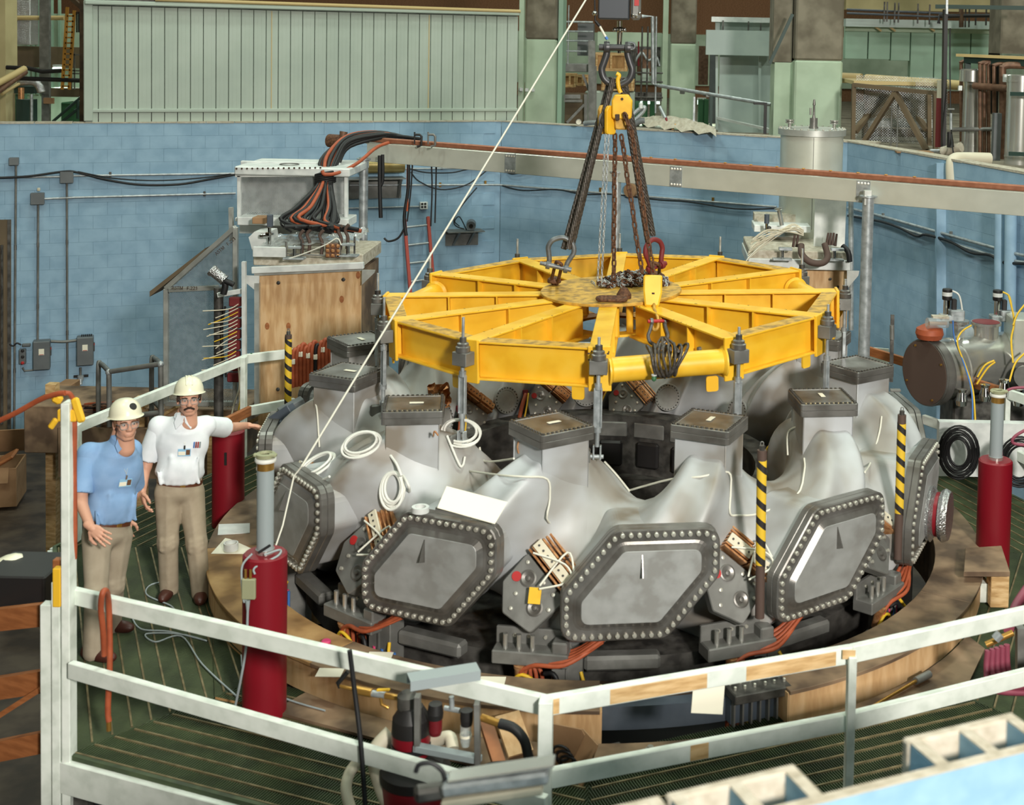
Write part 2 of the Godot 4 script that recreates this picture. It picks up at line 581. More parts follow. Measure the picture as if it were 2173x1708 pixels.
func hall() -> void:
	struct(mb().bx(V(-2, -2.3, -6), V(24, 0.3, 36)), "floor", M.floor_paint, "dark brown painted concrete floor of the pit")
	struct(mb().bx(V(0, 14.2, -15), V(60, 0.4, 84)), "ceiling", M.concrete, "roof of the hall")
	struct(mb().bx(V(-30, 6, -15), V(0.4, 18, 84)), "wall_west", M.cream_wall, "far left wall of the hall")
	struct(mb().bx(V(30, 6, -15), V(0.4, 18, 84)), "wall_east", M.cream_wall, "far right wall of the hall")
	struct(mb().bx(V(0, 6, 27), V(60, 18, 0.4)), "wall_behind", M.cream_wall, "wall of the hall behind the viewpoint")
	var bw := struct(mb().bx(V(0, 6, -52), V(60, 18, 0.4)), "wall_far", M.brick, "brown brick wall at the far end of the hall")
	part(mb().bx(V(0, 3.45, -51.75), V(60, 2.0, 0.1)), "painted_dado", M.mint, bw)
	# ground level round the pit, in slabs behind the block walls
	var m := mb()
	var t := Transform3D(Basis(Vector3.RIGHT, PI / 2), V(0, 2.72, 0))
	# polygon is in x, z
	m.prism(PackedVector2Array([Vector2(5.6, -30), Vector2(30, -30), Vector2(30, -15.4), Vector2(4.5, -15.2), Vector2(3.1, -19.6)]), 0.3, t)
	m.prism(PackedVector2Array([Vector2(-2.5, -23.7), Vector2(3.6, -20.6), Vector2(3.05, -19.6), Vector2(-2.6, -22.6)]), 0.1, t)
	m.prism(PackedVector2Array([Vector2(-30, -52), Vector2(30, -52), Vector2(30, -26), Vector2(5.2, -26), Vector2(2.95, -19.6), Vector2(-2.6, -22.6), Vector2(-9.8, -19.85), Vector2(-30, -12.2)]), 0.3, t.translated(V(0, -0.77, 0)))
	m.bx(V(16, 2.57, -6), V(22, 0.3, 22))
	m.bx(V(-21.5, 2.57, 0), V(17, 0.3, 26))
	m.bx(V(0, 2.42, 14), V(60, 0.3, 25))
	struct(m, "floor", M.concrete, "grey ground level slab round the pit")

func block_wall(called: String, a: Vector3, b: Vector3, before: float, after: float, rows: int, label: String, keep: Callable) -> void:
	var u := (b - a); u.y = 0; u = u.normalized()
	var nn := Vector3(-u.z, 0, u.x)
	a -= u * before
	var ln := (b - a).length() + after
	var hh := 2.82 + 2.15
	var bs := Basis(u, Vector3.UP, nn)
	var w := struct(mb().box(Transform3D(bs, a + u * ln / 2 + Vector3.DOWN * hh / 2 - nn * 0.113), V(ln, hh, 0.2)), called, M.blue_wall, label)
	var full := mb().bx(Vector3.ZERO, V(0.4052, 0.202, 0.03), 0.0022).done()
	var half := mb().bx(Vector3.ZERO, V(0.202, 0.202, 0.03), 0.0022).done()
	full.surface_set_material(0, M.blue_wall)
	half.surface_set_material(0, M.blue_wall)
	var rest := []
	var cols := int(ln / 0.4064)
	for r in rows:
		var x := 0.0
		var k := 0
		while x < ln - 0.02:
			var hw := 0.2032 if (r % 2 == 1 and k == 0) else 0.4064
			var p := a + u * (x + hw / 2) + Vector3.DOWN * (0.2032 * (r + 0.5)) - nn * 0.0165
			if x + hw <= ln + 0.05:
				if keep.call(r, k):
					var o := part(full if hw > 0.3 else half, "block", M.blue_wall, w)
					o.transform = Transform3D(bs, p)
				elif hw > 0.3: rest.append(Transform3D(bs, p))
			x += hw
			k += 1
	if rest.size(): scatter(full, rest, "hidden_block", w)

func pit() -> void:
	block_wall("wall_left", WA, WB, 0.55, 0.0, 24, "pale blue painted block wall on the left with conduits", func(r, k): return r < 12 or (r < 23 and k > 1 and k < 5))
	block_wall("wall_back", WB, WC, 0.0, 0.0, 24, "pale blue painted block wall at the back behind the slings", func(r, _k): return r < 13)
	block_wall("wall_right", WC, WD, 0.0, 1.6, 24, "pale blue painted block wall on the right behind the steel vessels", func(r, _k): return r < 20)
	# rough mortar along the wall tops
	for w in [[WA, WB, 0.5], [WB, WC, 0.0], [WC, WD, 0.0]]:
		var u: Vector3 = (w[1] - w[0]).normalized()
		var nn := Vector3(-u.z, 0, u.x)
		var st: Vector3 = w[0] - u * w[2]
		var ln: float = (w[1] - st).length()
		var m := mb()
		var x := 0.0
		while x < ln:
			var l := rng.randf_range(0.25, 0.6)
			m.box(Transform3D(Basis(u, Vector3.UP, nn), st + u * (x + l / 2) - nn * 0.1 + Vector3.UP * 0.006), V(l * 0.98, rng.randf_range(0.012, 0.03), 0.215))
			x += l
		tag(part(m, "trim_1", M.raw_block, self), "crumbling mortar line along the top of the pit wall").set_meta("kind", "structure")
	# pilaster and tall channel on the right wall
	struct(mb().bar(V(3.757, -0.569, -16.698), V(3.693, 2.768, -16.89), 0.1, 0.16), "trim_2", M.blue_wall, "narrow painted pilaster on the right block wall")
	# door at the left edge
	var d := struct(mb().bar(V(-9.746, -2.384, -19.688), V(-9.729, 1.376, -19.695), 0.2, 0.02, 0.0, V(0.357, 0, 0.934)), "door_1", M.brown_panel, "dark doorway at the left edge of the blue wall")
	part(mb().bar(V(-9.675, -2.388, -19.705), V(-9.659, 1.376, -19.711), 0.04, 0.03, 0.0, V(0.357, 0, 0.934)), "door_frame", M.dark_steel, d)
	part(mb().tube([V(-9.741, 0.998, -19.658), V(-9.754, -1.722, -19.653)], 0.02), "chain_pull", M.dark_steel, d)

# a box seen from px corner to px corner: front lower left, front upper right, and its depth
func slab(a: Vector3, b: Vector3, dep: float, bev := 0.0) -> MB:
	var c := (a + b) / 2
	return mb().bx(V(c.x, c.y, (a.z + b.z) / 2 - dep / 2), V(absf(b.x - a.x), absf(b.y - a.y), dep), bev)

func column(called: String, lo: Vector3, hi: Vector3, dep: float, split: float, label: String) -> Node3D:
	var o := thing(called, label, "column")
	part(slab(V(lo.x, lo.y, lo.z), V(hi.x, split, hi.z), dep, 0.03), "painted_base", M.mint, o)
	part(slab(V(lo.x, split, lo.z), V(hi.x, 14.0, hi.z), dep, 0.03), "bare_shaft", M.concrete, o)
	return o

func background_left() -> void:
	# low building of ribbed panels
	var a := V(-8.7, 2.9, -20.135)
	var b := V(-2.381, 2.9, -22.788)
	var u := (b - a).normalized()
	var nn := Vector3(-u.z, 0, u.x)
	var bs := Basis(u, Vector3.UP, nn)
	var ln := (b - a).length()
	var o := thing("panel_building", "pale green low building clad in vertical ribbed metal panels", "building")
	part(mb().box(Transform3D(bs, a + u * ln / 2 - nn * 1.5 + Vector3.UP * 0.45), V(ln, 2.74, 2.8)), "body", M.dark_steel, o)
	var np := 36
	var w := ln / np
	var pm := mb()
	var e := w * 0.5
	pm.prism(PackedVector2Array([Vector2(-e + 0.004, -0.79), Vector2(e - 0.004, -0.79), Vector2(e - 0.004, 0.79), Vector2(-e + 0.004, 0.79)]), 0.02, Transform3D(), 0.006)
	pm.bx(V(-e * 0.34, 0, 0.021), V(0.012, 1.57, 0.004))
	pm.bx(V(e * 0.34, 0, 0.021), V(0.012, 1.57, 0.004))
	var pmesh := pm.done()
	pmesh.surface_set_material(0, M.panel_green)
	for k in np:
		part(pmesh, "panel", M.panel_green, o).transform = Transform3D(bs, a + u * (w * (k + 0.5)) + Vector3.UP * 0.92 - nn * 0.02)
	var lm := mb()
	for k in np: lm.box(Transform3D(bs, a + u * (w * (k + 0.5)) + Vector3.DOWN * 0.04), V(w - 0.012, 0.26, 0.03))
	part(lm, "lower_panel", M.panel_green, o)
	part(mb().box(Transform3D(bs, a + u * ln / 2 + Vector3.UP * 0.11 + nn * 0.02), V(ln, 0.055, 0.05), 0.01), "bottom_rail", M.panel_green, o)
	part(mb().box(Transform3D(bs, a + u * ln / 2 + Vector3.UP * 1.76 + nn * 0.05), V(ln, 0.07, 0.12), 0.015), "top_rail", M.panel_green, o)
	part(mb().tube([a + Vector3.UP * 1.83 + nn * 0.1 + u * 1.0, b + Vector3.UP * 1.8 + nn * 0.1], 0.03, 8), "conduit", M.tan_pipe, o)
	part(mb().box(Transform3D(bs, a + u * 0.05 + Vector3.UP * 0.87 + nn * 0.02), V(0.13, 1.84, 0.06), 0.01), "corner_trim", M.panel_green, o)
	part(mb().box(Transform3D(bs, a + u * 2.75 + Vector3.UP * 0.9 + nn * 0.005), V(0.012, 1.6, 0.012)), "joint_strip", M.tan_pipe, o)
	part(mb().box(Transform3D(bs, a + u * 5.3 + Vector3.UP * 0.9 + nn * 0.005), V(0.012, 1.6, 0.012)), "joint_strip", M.tan_pipe, o)
	var roof := thing("roof_girder", "dark brown riveted girder over the ribbed building", "girder")
	part(mb().box(Transform3D(bs, a + u * ln / 2 + Vector3.UP * 2.35 - nn * 0.3), V(ln, 0.5, 0.3), 0.02), "web", M.brown_dirt, roof)
	part(mb().box(Transform3D(bs, a + u * ln / 2 + Vector3.UP * 2.1 - nn * 0.3), V(ln, 0.04, 0.5)), "flange", M.brown_dirt, roof)
	# the plant beyond the left corner
	var z := 29.0
	o = thing("far_partition", "mint green ribbed partition far off at the upper left", "partition")
	part(slab(V(-15.168, 1.975, -31), V(-13.411, 4.576, -31), 0.1), "sheet", M.mint, o)
	for x in [V(-14.647, 3.78, -30.9), V(-14.537, 3.782, -30.9), V(-14.427, 3.785, -30.9), V(-14.317, 3.787, -30.9), V(-14.097, 3.791, -30.9), V(-13.921, 3.795, -30.9)]:
		part(mb().bx(x + V(0, 0, 0.03), V(0.05, 2.2, 0.06)), "rib", M.mint_panel, o)
	solo(slab(V(-14.672, 3.337, -30), V(-12.98, 3.81, -30), 0.4), "dark_girder", M.brown_panel, "broad dull brown girder across the far partition", "girder")
	solo(slab(V(-13.404, 2.271, -27), V(-13.284, 4.891, -27), 0.5), "painted_pier", M.cream_wall, "cream pier at the far left edge above the wall", "pier")
	solo(mb().bar(V(-13.485, 2.237, -27.5), V(-13.471, 5.001, -27.5), 0.1, 0.1), "steel_post", M.dark_steel, "dark steel post beside the cream pier", "post")
	o = thing("stanchion", "grey rolled steel stanchion in front of the far partition", "post")
	part(mb().bar(V(-12.919, 2.216, -28), V(-12.909, 5.03, -28), 0.09, 0.16), "web", M.grey_steel, o)
	part(mb().bar(V(-12.911, 2.842, -27.9), V(-12.903, 5.027, -27.9), 0.03, 0.2), "flange", M.grey_steel, o)
	part(slab(V(-12.885, 2.648, -27.8), V(-12.686, 2.771, -27.8), 0.08), "junction_box", M.cardboard, o)
	o = thing("ladder", "yellow steel ladder standing far back at the upper left", "ladder")
	part(mb().bar(V(-12.128, 2.993, -27), V(-12.017, 4.677, -27), 0.03, 0.06), "rail", M.ladder_yellow, o)
	part(mb().bar(V(-11.983, 2.996, -27), V(-11.873, 4.613, -27), 0.03, 0.06), "rail", M.ladder_yellow, o)
	for k in 14:
		var t := k / 13.5
		part(mb().bar(V(-12.123, 3.06, -27).lerp(V(-12.017, 4.553, -27), t), V(-11.978, 3.063, -27).lerp(V(-11.873, 4.556, -27), t), 0.03, 0.03), "rung", M.ladder_yellow, o)
	solo(mb().tube([V(-13.933, 4.44, -28.5), V(-12.756, 4.464, -28.5)], 0.05), "gas_pipe", M.tan_pipe, "level tan pipe crossing behind the yellow ladder", "pipe")
	solo(slab(V(-13.965, 3.861, -28.6), V(-13.532, 4.937, -28.6), 0.4, 0.02), "foil_duct", M.foil, "crumpled silvery duct hanging at the upper left", "duct")
	o = thing("pipe_bundle", "two rust and tan pipes slanting down at the far left", "pipe", Vector3.ZERO)
	part(mb().tube([V(-12.658, 3.418, -26.5), V(-12.838, 3.083, -25.5)], 0.07), "pipe", M.tan_pipe, o)
	part(mb().tube([V(-12.639, 3.361, -26.5), V(-12.839, 2.9, -25.5)], 0.06), "pipe", M.copper_pipe, o)
	part(mb().tube([V(-12.821, 3.108, -26.6), V(-12.867, 2.924, -26)], 0.03), "pipe", M.tan_pipe, o)
	solo(mb().tube([V(-13.263, 3.423, -27), V(-12.82, 3.412, -27), V(-12.531, 3.351, -27), V(-12.146, 3.378, -27)], 0.045), "header_pipe", M.black_paint, "black header pipe crossing the plant at the upper left", "pipe")
	solo(mb().tube([V(-13.071, 3.205, -27), V(-11.742, 3.184, -27)], 0.045), "handrail_pipe", M.black_paint, "black lower pipe across the yellow ladder", "pipe")
	solo(mb().tube(curve([V(-13.11, 3.111, -27.2), V(-12.819, 3.126, -27.2), V(-12.703, 3.051, -27.2), V(-12.645, 2.916, -27.2)], 6), 0.08, 10), "lagged_pipe", M.foil, "silver lagged pipe bending down beside the grey stanchion", "pipe")
	o = thing("pump_skid", "dark green pump skid with valves at the far left", "machine")
	part(slab(V(-13.446, 2.244, -27.4), V(-13.267, 2.856, -27.4), 0.5), "cabinet", M.green_box, o)
	part(slab(V(-13.221, 2.256, -27.3), V(-12.965, 2.749, -27.3), 0.4), "frame", M.teal_frame, o)
	part(slab(V(-13.257, 2.88, -27.3), V(-12.847, 3.025, -27.3), 0.4), "manifold", M.teal_frame, o)
	part(mb().tube([V(-12.852, 2.27, -27.2), V(-12.849, 2.873, -27.2)], 0.03), "riser", M.galvanised, o)
	part(mb().tube([V(-13.015, 2.777, -27.1), V(-13.014, 3.009, -27.1)], 0.06, 10), "valve", M.copper, o)
	solo(slab(V(-12.609, 2.222, -28), V(-12.158, 2.673, -28), 0.6, 0.02), "green_cabinet", M.green_box, "green steel cabinet behind the stair rail at the upper left", "cabinet")
	o = thing("stair_rail", "dark teal stair rail slanting before the green cabinet", "rail")
	part(mb().tube([V(-12.414, 2.317, -27.2), V(-11.83, 2.835, -27.2)], 0.03), "handrail", M.teal_frame, o)
	part(mb().tube([V(-12.337, 2.222, -27.2), V(-11.81, 2.661, -27.2)], 0.03), "midrail", M.teal_frame, o)
	part(mb().tube([V(-11.899, 2.386, -27.2), V(-11.898, 2.776, -27.2)], 0.03), "post", M.teal_frame, o)
	o = thing("wire_gate", "brown wire gate beside the yellow ladder", "gate")
	for x in [V(-12.112, 2.977, -27.4), V(-12.053, 2.978, -27.4)]: part(mb().bar(x, x + V(0, 0.76, 0), 0.025, 0.025), "stile", M.grey_steel, o)
	for y in [V(-12.11, 3.701, -27.4), V(-12.111, 3.369, -27.4), V(-12.111, 3.31, -27.4), V(-12.111, 3.173, -27.4)]: part(mb().bar(y, y + V(0.25, 0, 0), 0.025, 0.025), "rail", M.grey_steel, o)
	solo(slab(V(-12.949, 2.778, -28.2), V(-12.204, 2.964, -28.2), 0.5), "platform_edge", M.brown_panel, "brown platform edge under the yellow ladder", "platform")
	lamp_tube("fluorescent_lamp", V(-13.221, 3.337, -29), V(-13.035, 3.341, -29), 0.05, "bright white fluorescent lamp behind the yellow ladder", 5.0)
	solo(mb().bar(V(-10.405, 2.527, -24), V(-10.399, 4.939, -24), 0.06, 0.1), "dark_post", M.brown_dirt, "dark brown post at the left end of the ribbed building", "post")
	solo(mb().bar(V(-11.248, 4.624, -26), V(-11.571, 4.912, -26), 0.1, 0.08), "sloping_brace", M.brown_dirt, "dark brown sloping brace over the yellow ladder", "brace")
	o = thing("hung_straps", "dark straps hanging above the yellow ladder", "straps")
	for x in [V(-11.825, 4.585, -27), V(-11.786, 4.586, -27), V(-11.748, 4.587, -27)]: part(mb().bar(x, x + V(0, -0.42, 0), 0.03, 0.02), "strap", M.black_paint, o)

func lamp_tube(called: String, a: Vector3, b: Vector3, r: float, label: String, power: float, group := "") -> void:
	var o := thing(called, label, "lamp", (a + b) / 2, group)
	part(mb().tube([a - (a + b) / 2, b - (a + b) / 2], r, 8), "glowing_tube", M.tube_glow, o)
	part(mb().bx(V(0, r * 1.6, -r), V((b - a).length() * 1.05, r * 0.8, r * 3)), "reflector", M.white_metal, o)
	var l := AreaLight3D.new()
	l.name = "area_light"
	l.area_size = Vector2((b - a).length(), r * 2)
	l.light_color = rgb(225, 255, 238)
	l.light_energy = power
	l.area_range = 60.0
	l.area_attenuation = 2.0
	l.shadow_enabled = true
	l.rotation.x = -PI / 2
	l.position = V(0, -r * 1.3, 0)
	o.add_child(l)

func posts_at(o: Node3D, xs: Array, h: float, r: float, m: Material, called := "post") -> void:
	for x: Vector3 in xs: part(mb().bar(x, x + V(0, h, 0), r, r), called, m, o)

func background_middle() -> void:
	column("concrete_column", V(-2.52, 2.243, -25.5), V(-1.931, 5.254, -25.5), 1.0, 4.22, "wide concrete column, mint painted below, at the end of the ribbed building")
	solo(slab(V(-2.617, 2.265, -25.2), V(-2.526, 5.23, -25.2), 0.3), "wall_strip", M.mint, "narrow mint strip along the left edge of the wide column", "trim")
	solo(slab(V(-1.921, 2.224, -25.9), V(-1.833, 5.272, -25.9), 1.0), "column_return", M.mint_panel, "bluish green return face on the right of the wide column", "column")
	var o := thing("outlet_strip", "three small sockets on the mint base of the wide column", "socket")
	for x in [V(-2.554, 3.26, -25.15), V(-2.471, 3.243, -25.4), V(-2.353, 3.245, -25.4)]: part(mb().bx(x, V(0.07, 0.07, 0.06), 0.01), "socket", M.white_metal, o)
	column("concrete_column", V(0.338, 1.869, -31), V(0.934, 5.526, -31), 0.8, 4.17, "middle concrete column with a dark stain above its mint base")
	solo(slab(V(0.151, 1.841, -31.3), V(0.276, 5.524, -31.3), 0.8), "column_return", M.mint, "pale grey green return face on the left of the middle column", "column")
	o = column("concrete_column", V(2.273, 2.647, -21.6), V(3.052, 5.203, -21.6), 0.9, 3.98, "nearest and broadest concrete column, behind the silver tank")
	var p := thing("column_return", "left face of the broadest column, bare above and mint below", "column")
	part(slab(V(1.977, 2.61, -22), V(2.289, 3.937, -22), 0.8), "painted_base", M.mint, p)
	part(slab(V(1.944, 3.93, -22), V(2.257, 5.202, -22), 0.8), "bare_shaft", M.concrete, p)
	solo(mb().bar(V(2.192, 4.722, -21.4), V(1.839, 3.916, -21.4), 0.07, 0.05), "angle_iron", M.teal_frame, "dark angle iron leaning across the broadest column", "brace")
	column("concrete_column", V(6.244, 4.168, -24), V(6.859, 5.373, -24), 0.9, 3.0, "dark concrete column at the upper right corner")
	# steel frame with a stair tower
	o = thing("steel_platform", "grey steel platform frame right of the wide column", "frame")
	part(slab(V(-1.939, 3.566, -27), V(-1.249, 3.734, -27), 0.4, 0.01), "platform_beam", M.grey_steel, o)
	part(mb().bar(V(-1.276, 2.531, -26.8), V(-1.306, 4.214, -26.8), 0.11, 0.14), "post", M.grey_steel, o)
	part(mb().bar(V(-1.246, 2.493, -27.4), V(-1.267, 3.686, -27.4), 0.08, 0.08), "post", M.grey_steel, o)
	part(mb().bar(V(-1.486, 3.517, -27), V(-1.305, 3.068, -27), 0.05, 0.05), "brace", M.grey_steel, o)
	for y in [V(-1.899, 4.585, -27), V(-1.895, 4.393, -27), V(-1.892, 4.201, -27), V(-1.889, 3.99, -27)]: part(mb().tube([y, y + V(0.6, 0, 0)], 0.02), "guard_rail", M.galvanised, o)
	for x in [V(-1.865, 3.721, -27), V(-1.798, 3.723, -27)]: part(mb().tube([x, x + V(0, 1.2, 0)], 0.015), "guard_post", M.galvanised, o)
	solo(slab(V(-1.668, 3.885, -28), V(-1.331, 4.569, -28), 0.5), "grey_locker", M.box_grey, "plain grey locker standing on the platform frame", "locker")
	o = thing("truck_hatch", "grey framed hatch door under the platform frame", "door")
	part(slab(V(-1.79, 2.56, -26.2), V(-1.361, 3.168, -26.2), 0.1), "panel", M.brown_panel, o)
	part(mb().bar(V(-1.794, 3.103, -26), V(-1.47, 3.109, -26), 0.06, 0.08), "top_bar", M.grey_steel, o)
	part(mb().bar(V(-1.793, 3.019, -26), V(-1.431, 3.026, -26), 0.05, 0.05), "rail", M.grey_steel, o)
	part(mb().bar(V(-1.358, 2.581, -26), V(-1.368, 3.158, -26), 0.06, 0.06), "stile", M.grey_steel, o)
	part(mb().bar(V(-1.73, 2.592, -26), V(-1.393, 2.953, -26), 0.05, 0.05), "brace", M.grey_steel, o)
	o = thing("dial_gauge", "round white dial gauge standing on the wall top", "gauge")
	var gt := Transform3D(Basis(Vector3.RIGHT, PI / 2), V(-1.227, 2.913, -21.3))
	part(mb().lathe([[0.0, -0.02], [0.045, -0.02], [0.05, 0.0], [0.05, 0.02], [0.042, 0.024], [0.042, 0.018]], 20, gt), "case", M.grey_steel, o)
	part(mb().lathe([[0.042, 0.017], [0.0, 0.017]], 20, gt), "dial", M.paper, o)
	part(mb().bar(gt * V(0, 0.02, 0), gt * V(0.02, 0.02, -0.025), 0.004, 0.002), "needle", M.black_paint, o)
	crate(V(-1.339, 3.547, -29), V(-0.623, 3.944, -29), 0.8, "large pale wooden crate behind the big shackle")
	crate(V(-1.146, 3.176, -28), V(-0.451, 3.391, -28), 0.8, "low wooden crate on the ground behind the chain hoist")
	crate(V(-2.04, 3.163, -29.5), V(-1.781, 3.452, -29.5), 0.6, "small wooden crate under the grey platform frame")
	crate(V(-1.767, 3.21, -29.5), V(-1.486, 3.426, -29.5), 0.6, "squat wooden crate beside the platform brace")
	solo(slab(V(-1.493, 2.449, -28), V(-0.436, 3.131, -28), 0.5, 0.02), "pale_cabinet", M.panel_green, "low pale grey cabinet behind the chain hoist", "cabinet")
	o = thing("pipe_scaffold", "dark pipe scaffold with racks between the two columns", "scaffold")
	for x in [V(-0.474, 2.339, -30), V(-0.324, 2.847, -30), V(-0.195, 2.849, -30)]: part(mb().tube([x, x + V(0, 1.7, 0)], 0.02), "upright", M.dark_steel, o)
	for y in [V(-0.497, 3.496, -30), V(-0.493, 3.293, -30), V(-0.486, 2.94, -30)]: part(mb().tube([y, y + V(0.66, 0, 0)], 0.02), "rail", M.dark_steel, o)
	part(slab(V(-0.469, 2.835, -30.4), V(0.157, 3.022, -30.4), 0.5), "deck", M.dark_steel, o)
	o = thing("process_rack", "jumble of brown process pipes and vessels behind the scaffold", "machine")
	part(mb().lathe([[0, 0], [0.22, 0.0], [0.24, 0.1], [0.24, 0.5], [0.12, 0.62], [0, 0.64]], 16, Transform3D(Basis(), V(-0.221, 3.381, -32))), "vessel", M.copper_pipe, o)
	part(slab(V(-0.349, 3.258, -31.5), V(-0.153, 3.554, -31.5), 0.3), "box", M.panel_green, o)
	part(mb().tube(curve([V(-0.495, 3.725, -31.6), V(-0.341, 3.93, -31.6), V(-0.18, 3.753, -31.6), V(-0.002, 3.847, -31.6), V(0.093, 3.624, -31.6)], 6), 0.03), "hose", M.galvanised, o)
	part(mb().tube([V(-0.416, 3.609, -31.8), V(-0.428, 4.198, -31.8)], 0.018), "rod", M.red_paint, o)
	part(mb().tube([V(-0.337, 3.611, -31.8), V(-0.349, 4.199, -31.8)], 0.018), "rod", M.red_paint, o)
	part(slab(V(-0.785, 3.576, -33), V(0.111, 4.064, -33), 0.4), "back_frame", M.dark_steel, o)
	solo(slab(V(-1.509, 4.073, -34), V(0.143, 4.421, -34), 0.3), "mint_dado", M.mint, "mint band of far wall behind the crane hook", "wall panel")
	o = thing("bent_conduit", "grey conduit that drops between the columns and runs right", "pipe")
	part(mb().tube([V(-0.272, 4.676, -24), V(-0.076, 4.68, -24), V(-0.043, 3.459, -24), V(0.078, 3.427, -24), V(1.983, 3.194, -22.6)], 0.035, 8), "pipe", M.galvanised, o)
	part(mb().tube([V(-0.008, 4.683, -24.1), V(0.006, 3.181, -24.1), V(0.011, 2.923, -24.1)], 0.018), "cable", M.galvanised, o)
	for x in [V(0.491, 3.316, -24), V(0.893, 3.311, -23.5), V(0.939, 3.291, -23.4)]: part(mb().bx(x, V(0.09, 0.06, 0.1), 0.01), "clamp", M.grey_steel, o)
	posts_at(thing("stanchion", "thin bright stanchion on the wall before the middle column", "post"), [V(0.62, 2.826, -20.9)], 0.55, 0.03, M.galvanised)
	posts_at(thing("stanchion", "dark green stanchion beside the pale sliding door", "post"), [V(0.978, 2.7, -23)], 0.6, 0.05, M.teal_frame)
	posts_at(thing("stanchion", "black stanchion with a cap under the end of the conduit", "post"), [V(1.841, 2.733, -22)], 0.5, 0.05, M.black_paint)
	solo(slab(V(1.648, 3.218, -22), V(1.867, 3.253, -22), 0.15), "bracket_plate", M.black_paint, "small black plate under the end of the grey conduit", "bracket")
	lamp_tube("fluorescent_lamp", V(-0.542, 2.54, -36), V(0.126, 2.554, -36), 0.06, "pair of white tubes glowing low between the columns", 6.0)
	lamp_tube("fluorescent_lamp", V(1.154, 2.562, -36), V(1.385, 2.566, -36), 0.06, "white tube glowing low right of the middle column", 3.0)
	for k in 5:
		var x: Vector3 = [V(-0.466, 2.014, -35), V(-0.266, 2.018, -35), V(-0.066, 2.022, -35), V(1.209, 2.048, -35), V(1.359, 2.051, -35)][k]
		solo(mb().bx(x + V(0, 0.3, 0), V(0.14, 0.7, 0.4), 0.02), "green_locker", M.green_box, ["dim green locker left of two close together behind the scaffold", "dim green locker in the middle behind the scaffold", "dim green locker beside the middle column", "dim green locker just right of the middle column", "dim green locker farthest right behind the columns"][k], "locker", "dim green lockers behind the columns")
	# sliding door
	o = thing("sliding_door", "tall pale grey sliding door between the concrete columns", "door")
	part(slab(V(1.303, 2.396, -27), V(2.38, 4.096, -27), 0.1), "leaf", M.pale_panel, o)
	part(slab(V(1.002, 3.977, -26.6), V(2.335, 4.477, -26.6), 0.3), "header_panel", M.pale_panel, o)
	part(slab(V(1.217, 4.439, -27.4), V(2.401, 4.658, -27.4), 0.1), "upper_panel", M.pale_panel, o)
	part(mb().bar(V(2.143, 2.469, -26.9), V(2.106, 3.976, -26.9), 0.09, 0.05), "stile", M.pale_panel, o)
	part(mb().bar(V(1.268, 2.451, -26.9), V(1.232, 4.035, -26.9), 0.05, 0.05), "stile", M.pale_panel, o)
	part(mb().bar(V(1.263, 2.692, -26.9), V(2.259, 2.553, -25.6), 0.05, 0.05), "bottom_track", M.white_metal, o)
	part(slab(V(1.126, 4.649, -27.2), V(2.381, 4.752, -27.2), 0.2), "top_track", M.white_metal, o)
	for x in [V(1.357, 4.479, -27.1), V(2.13, 4.437, -27.1), V(1.878, 4.47, -27.1)]: part(mb().bar(x, x + V(0, 0.2, 0), 0.03, 0.03), "hanger", M.dark_steel, o)
	solo(slab(V(1.104, 3.108, -34), V(1.349, 4.106, -34), 0.3), "tall_crate", M.copper_pipe, "tall brown crate seen right of the middle column", "crate")
	solo(slab(V(1.373, 2.149, -33.5), V(1.57, 3.995, -33.5), 0.3), "far_cabinet", M.box_grey, "narrow grey cabinet left of the sliding door", "cabinet")
	# litter on the wall top
	o = thing("canvas_sheet", "crumpled cream canvas sheet thrown over the wall top", "sheet")
	var rings := []
	for k in 9:
		var ring := PackedVector3Array()
		for q in 15:
			var f := q / 14.0
			var s := k / 8.0
			ring.append(V(-0.284, 2.856, -21.4).lerp(V(0.948, 2.803, -20.2), f) + V(0.0, 0.0, -1.0) * s + Vector3.UP * (0.03 + 0.16 * sin(PI * s) * (0.4 + 0.6 * sin(PI * f)) + 0.035 * sin(q * 2.1 + k * 1.7)))
		rings.append(ring)
	part(mb().loft(rings, false), "fabric", M.raw_block, o)
	solo(mb().tube([V(0.076, 3.185, -21.4), V(0.265, 2.835, -21.2)], 0.03, 10), "metal_rod", M.galvanised, "grey rod leaning out of the canvas on the wall top", "rod")
	solo(mb().tube([V(0.178, 3.016, -21.2), V(0.241, 2.842, -21.1)], 0.018, 8), "red_stick", M.red_paint, "short red stick beside the leaning grey rod", "handle")
	solo(mb().bar(V(0.278, 2.835, -21), V(0.336, 2.934, -21), 0.05, 0.03), "wood_offcut", M.bare_wood, "pale wooden offcut on the canvas at the wall top", "wood")
	o = thing("hose_loops", "grey ribbed hoses looped on the wall top behind the hoist", "hose")
	part(mb().tube(curve([V(-0.378, 2.894, -21.5), V(-0.213, 3.067, -21.5), V(-0.169, 3.16, -21.5), V(-0.26, 3.127, -21.5), V(-0.366, 3.033, -21.5)], 8), 0.035), "hose", M.galvanised, o)
	part(mb().tube(curve([V(-0.391, 2.839, -21.4), V(-0.255, 2.934, -21.4), V(-0.163, 2.951, -21.4)], 6), 0.05), "hose", M.box_grey, o)
	part(mb().tube(curve([V(-1.152, 2.872, -21.6), V(-0.993, 2.897, -21.5), V(-0.835, 2.891, -21.4)], 6), 0.04), "hose", M.galvanised, o)
	part(mb().lathe([[0, 0], [0.035, 0], [0.035, 0.08], [0.02, 0.1], [0, 0.1]], 12, Transform3D(Basis(), V(-0.229, 3.146, -21.45))), "cap", M.white_metal, o)

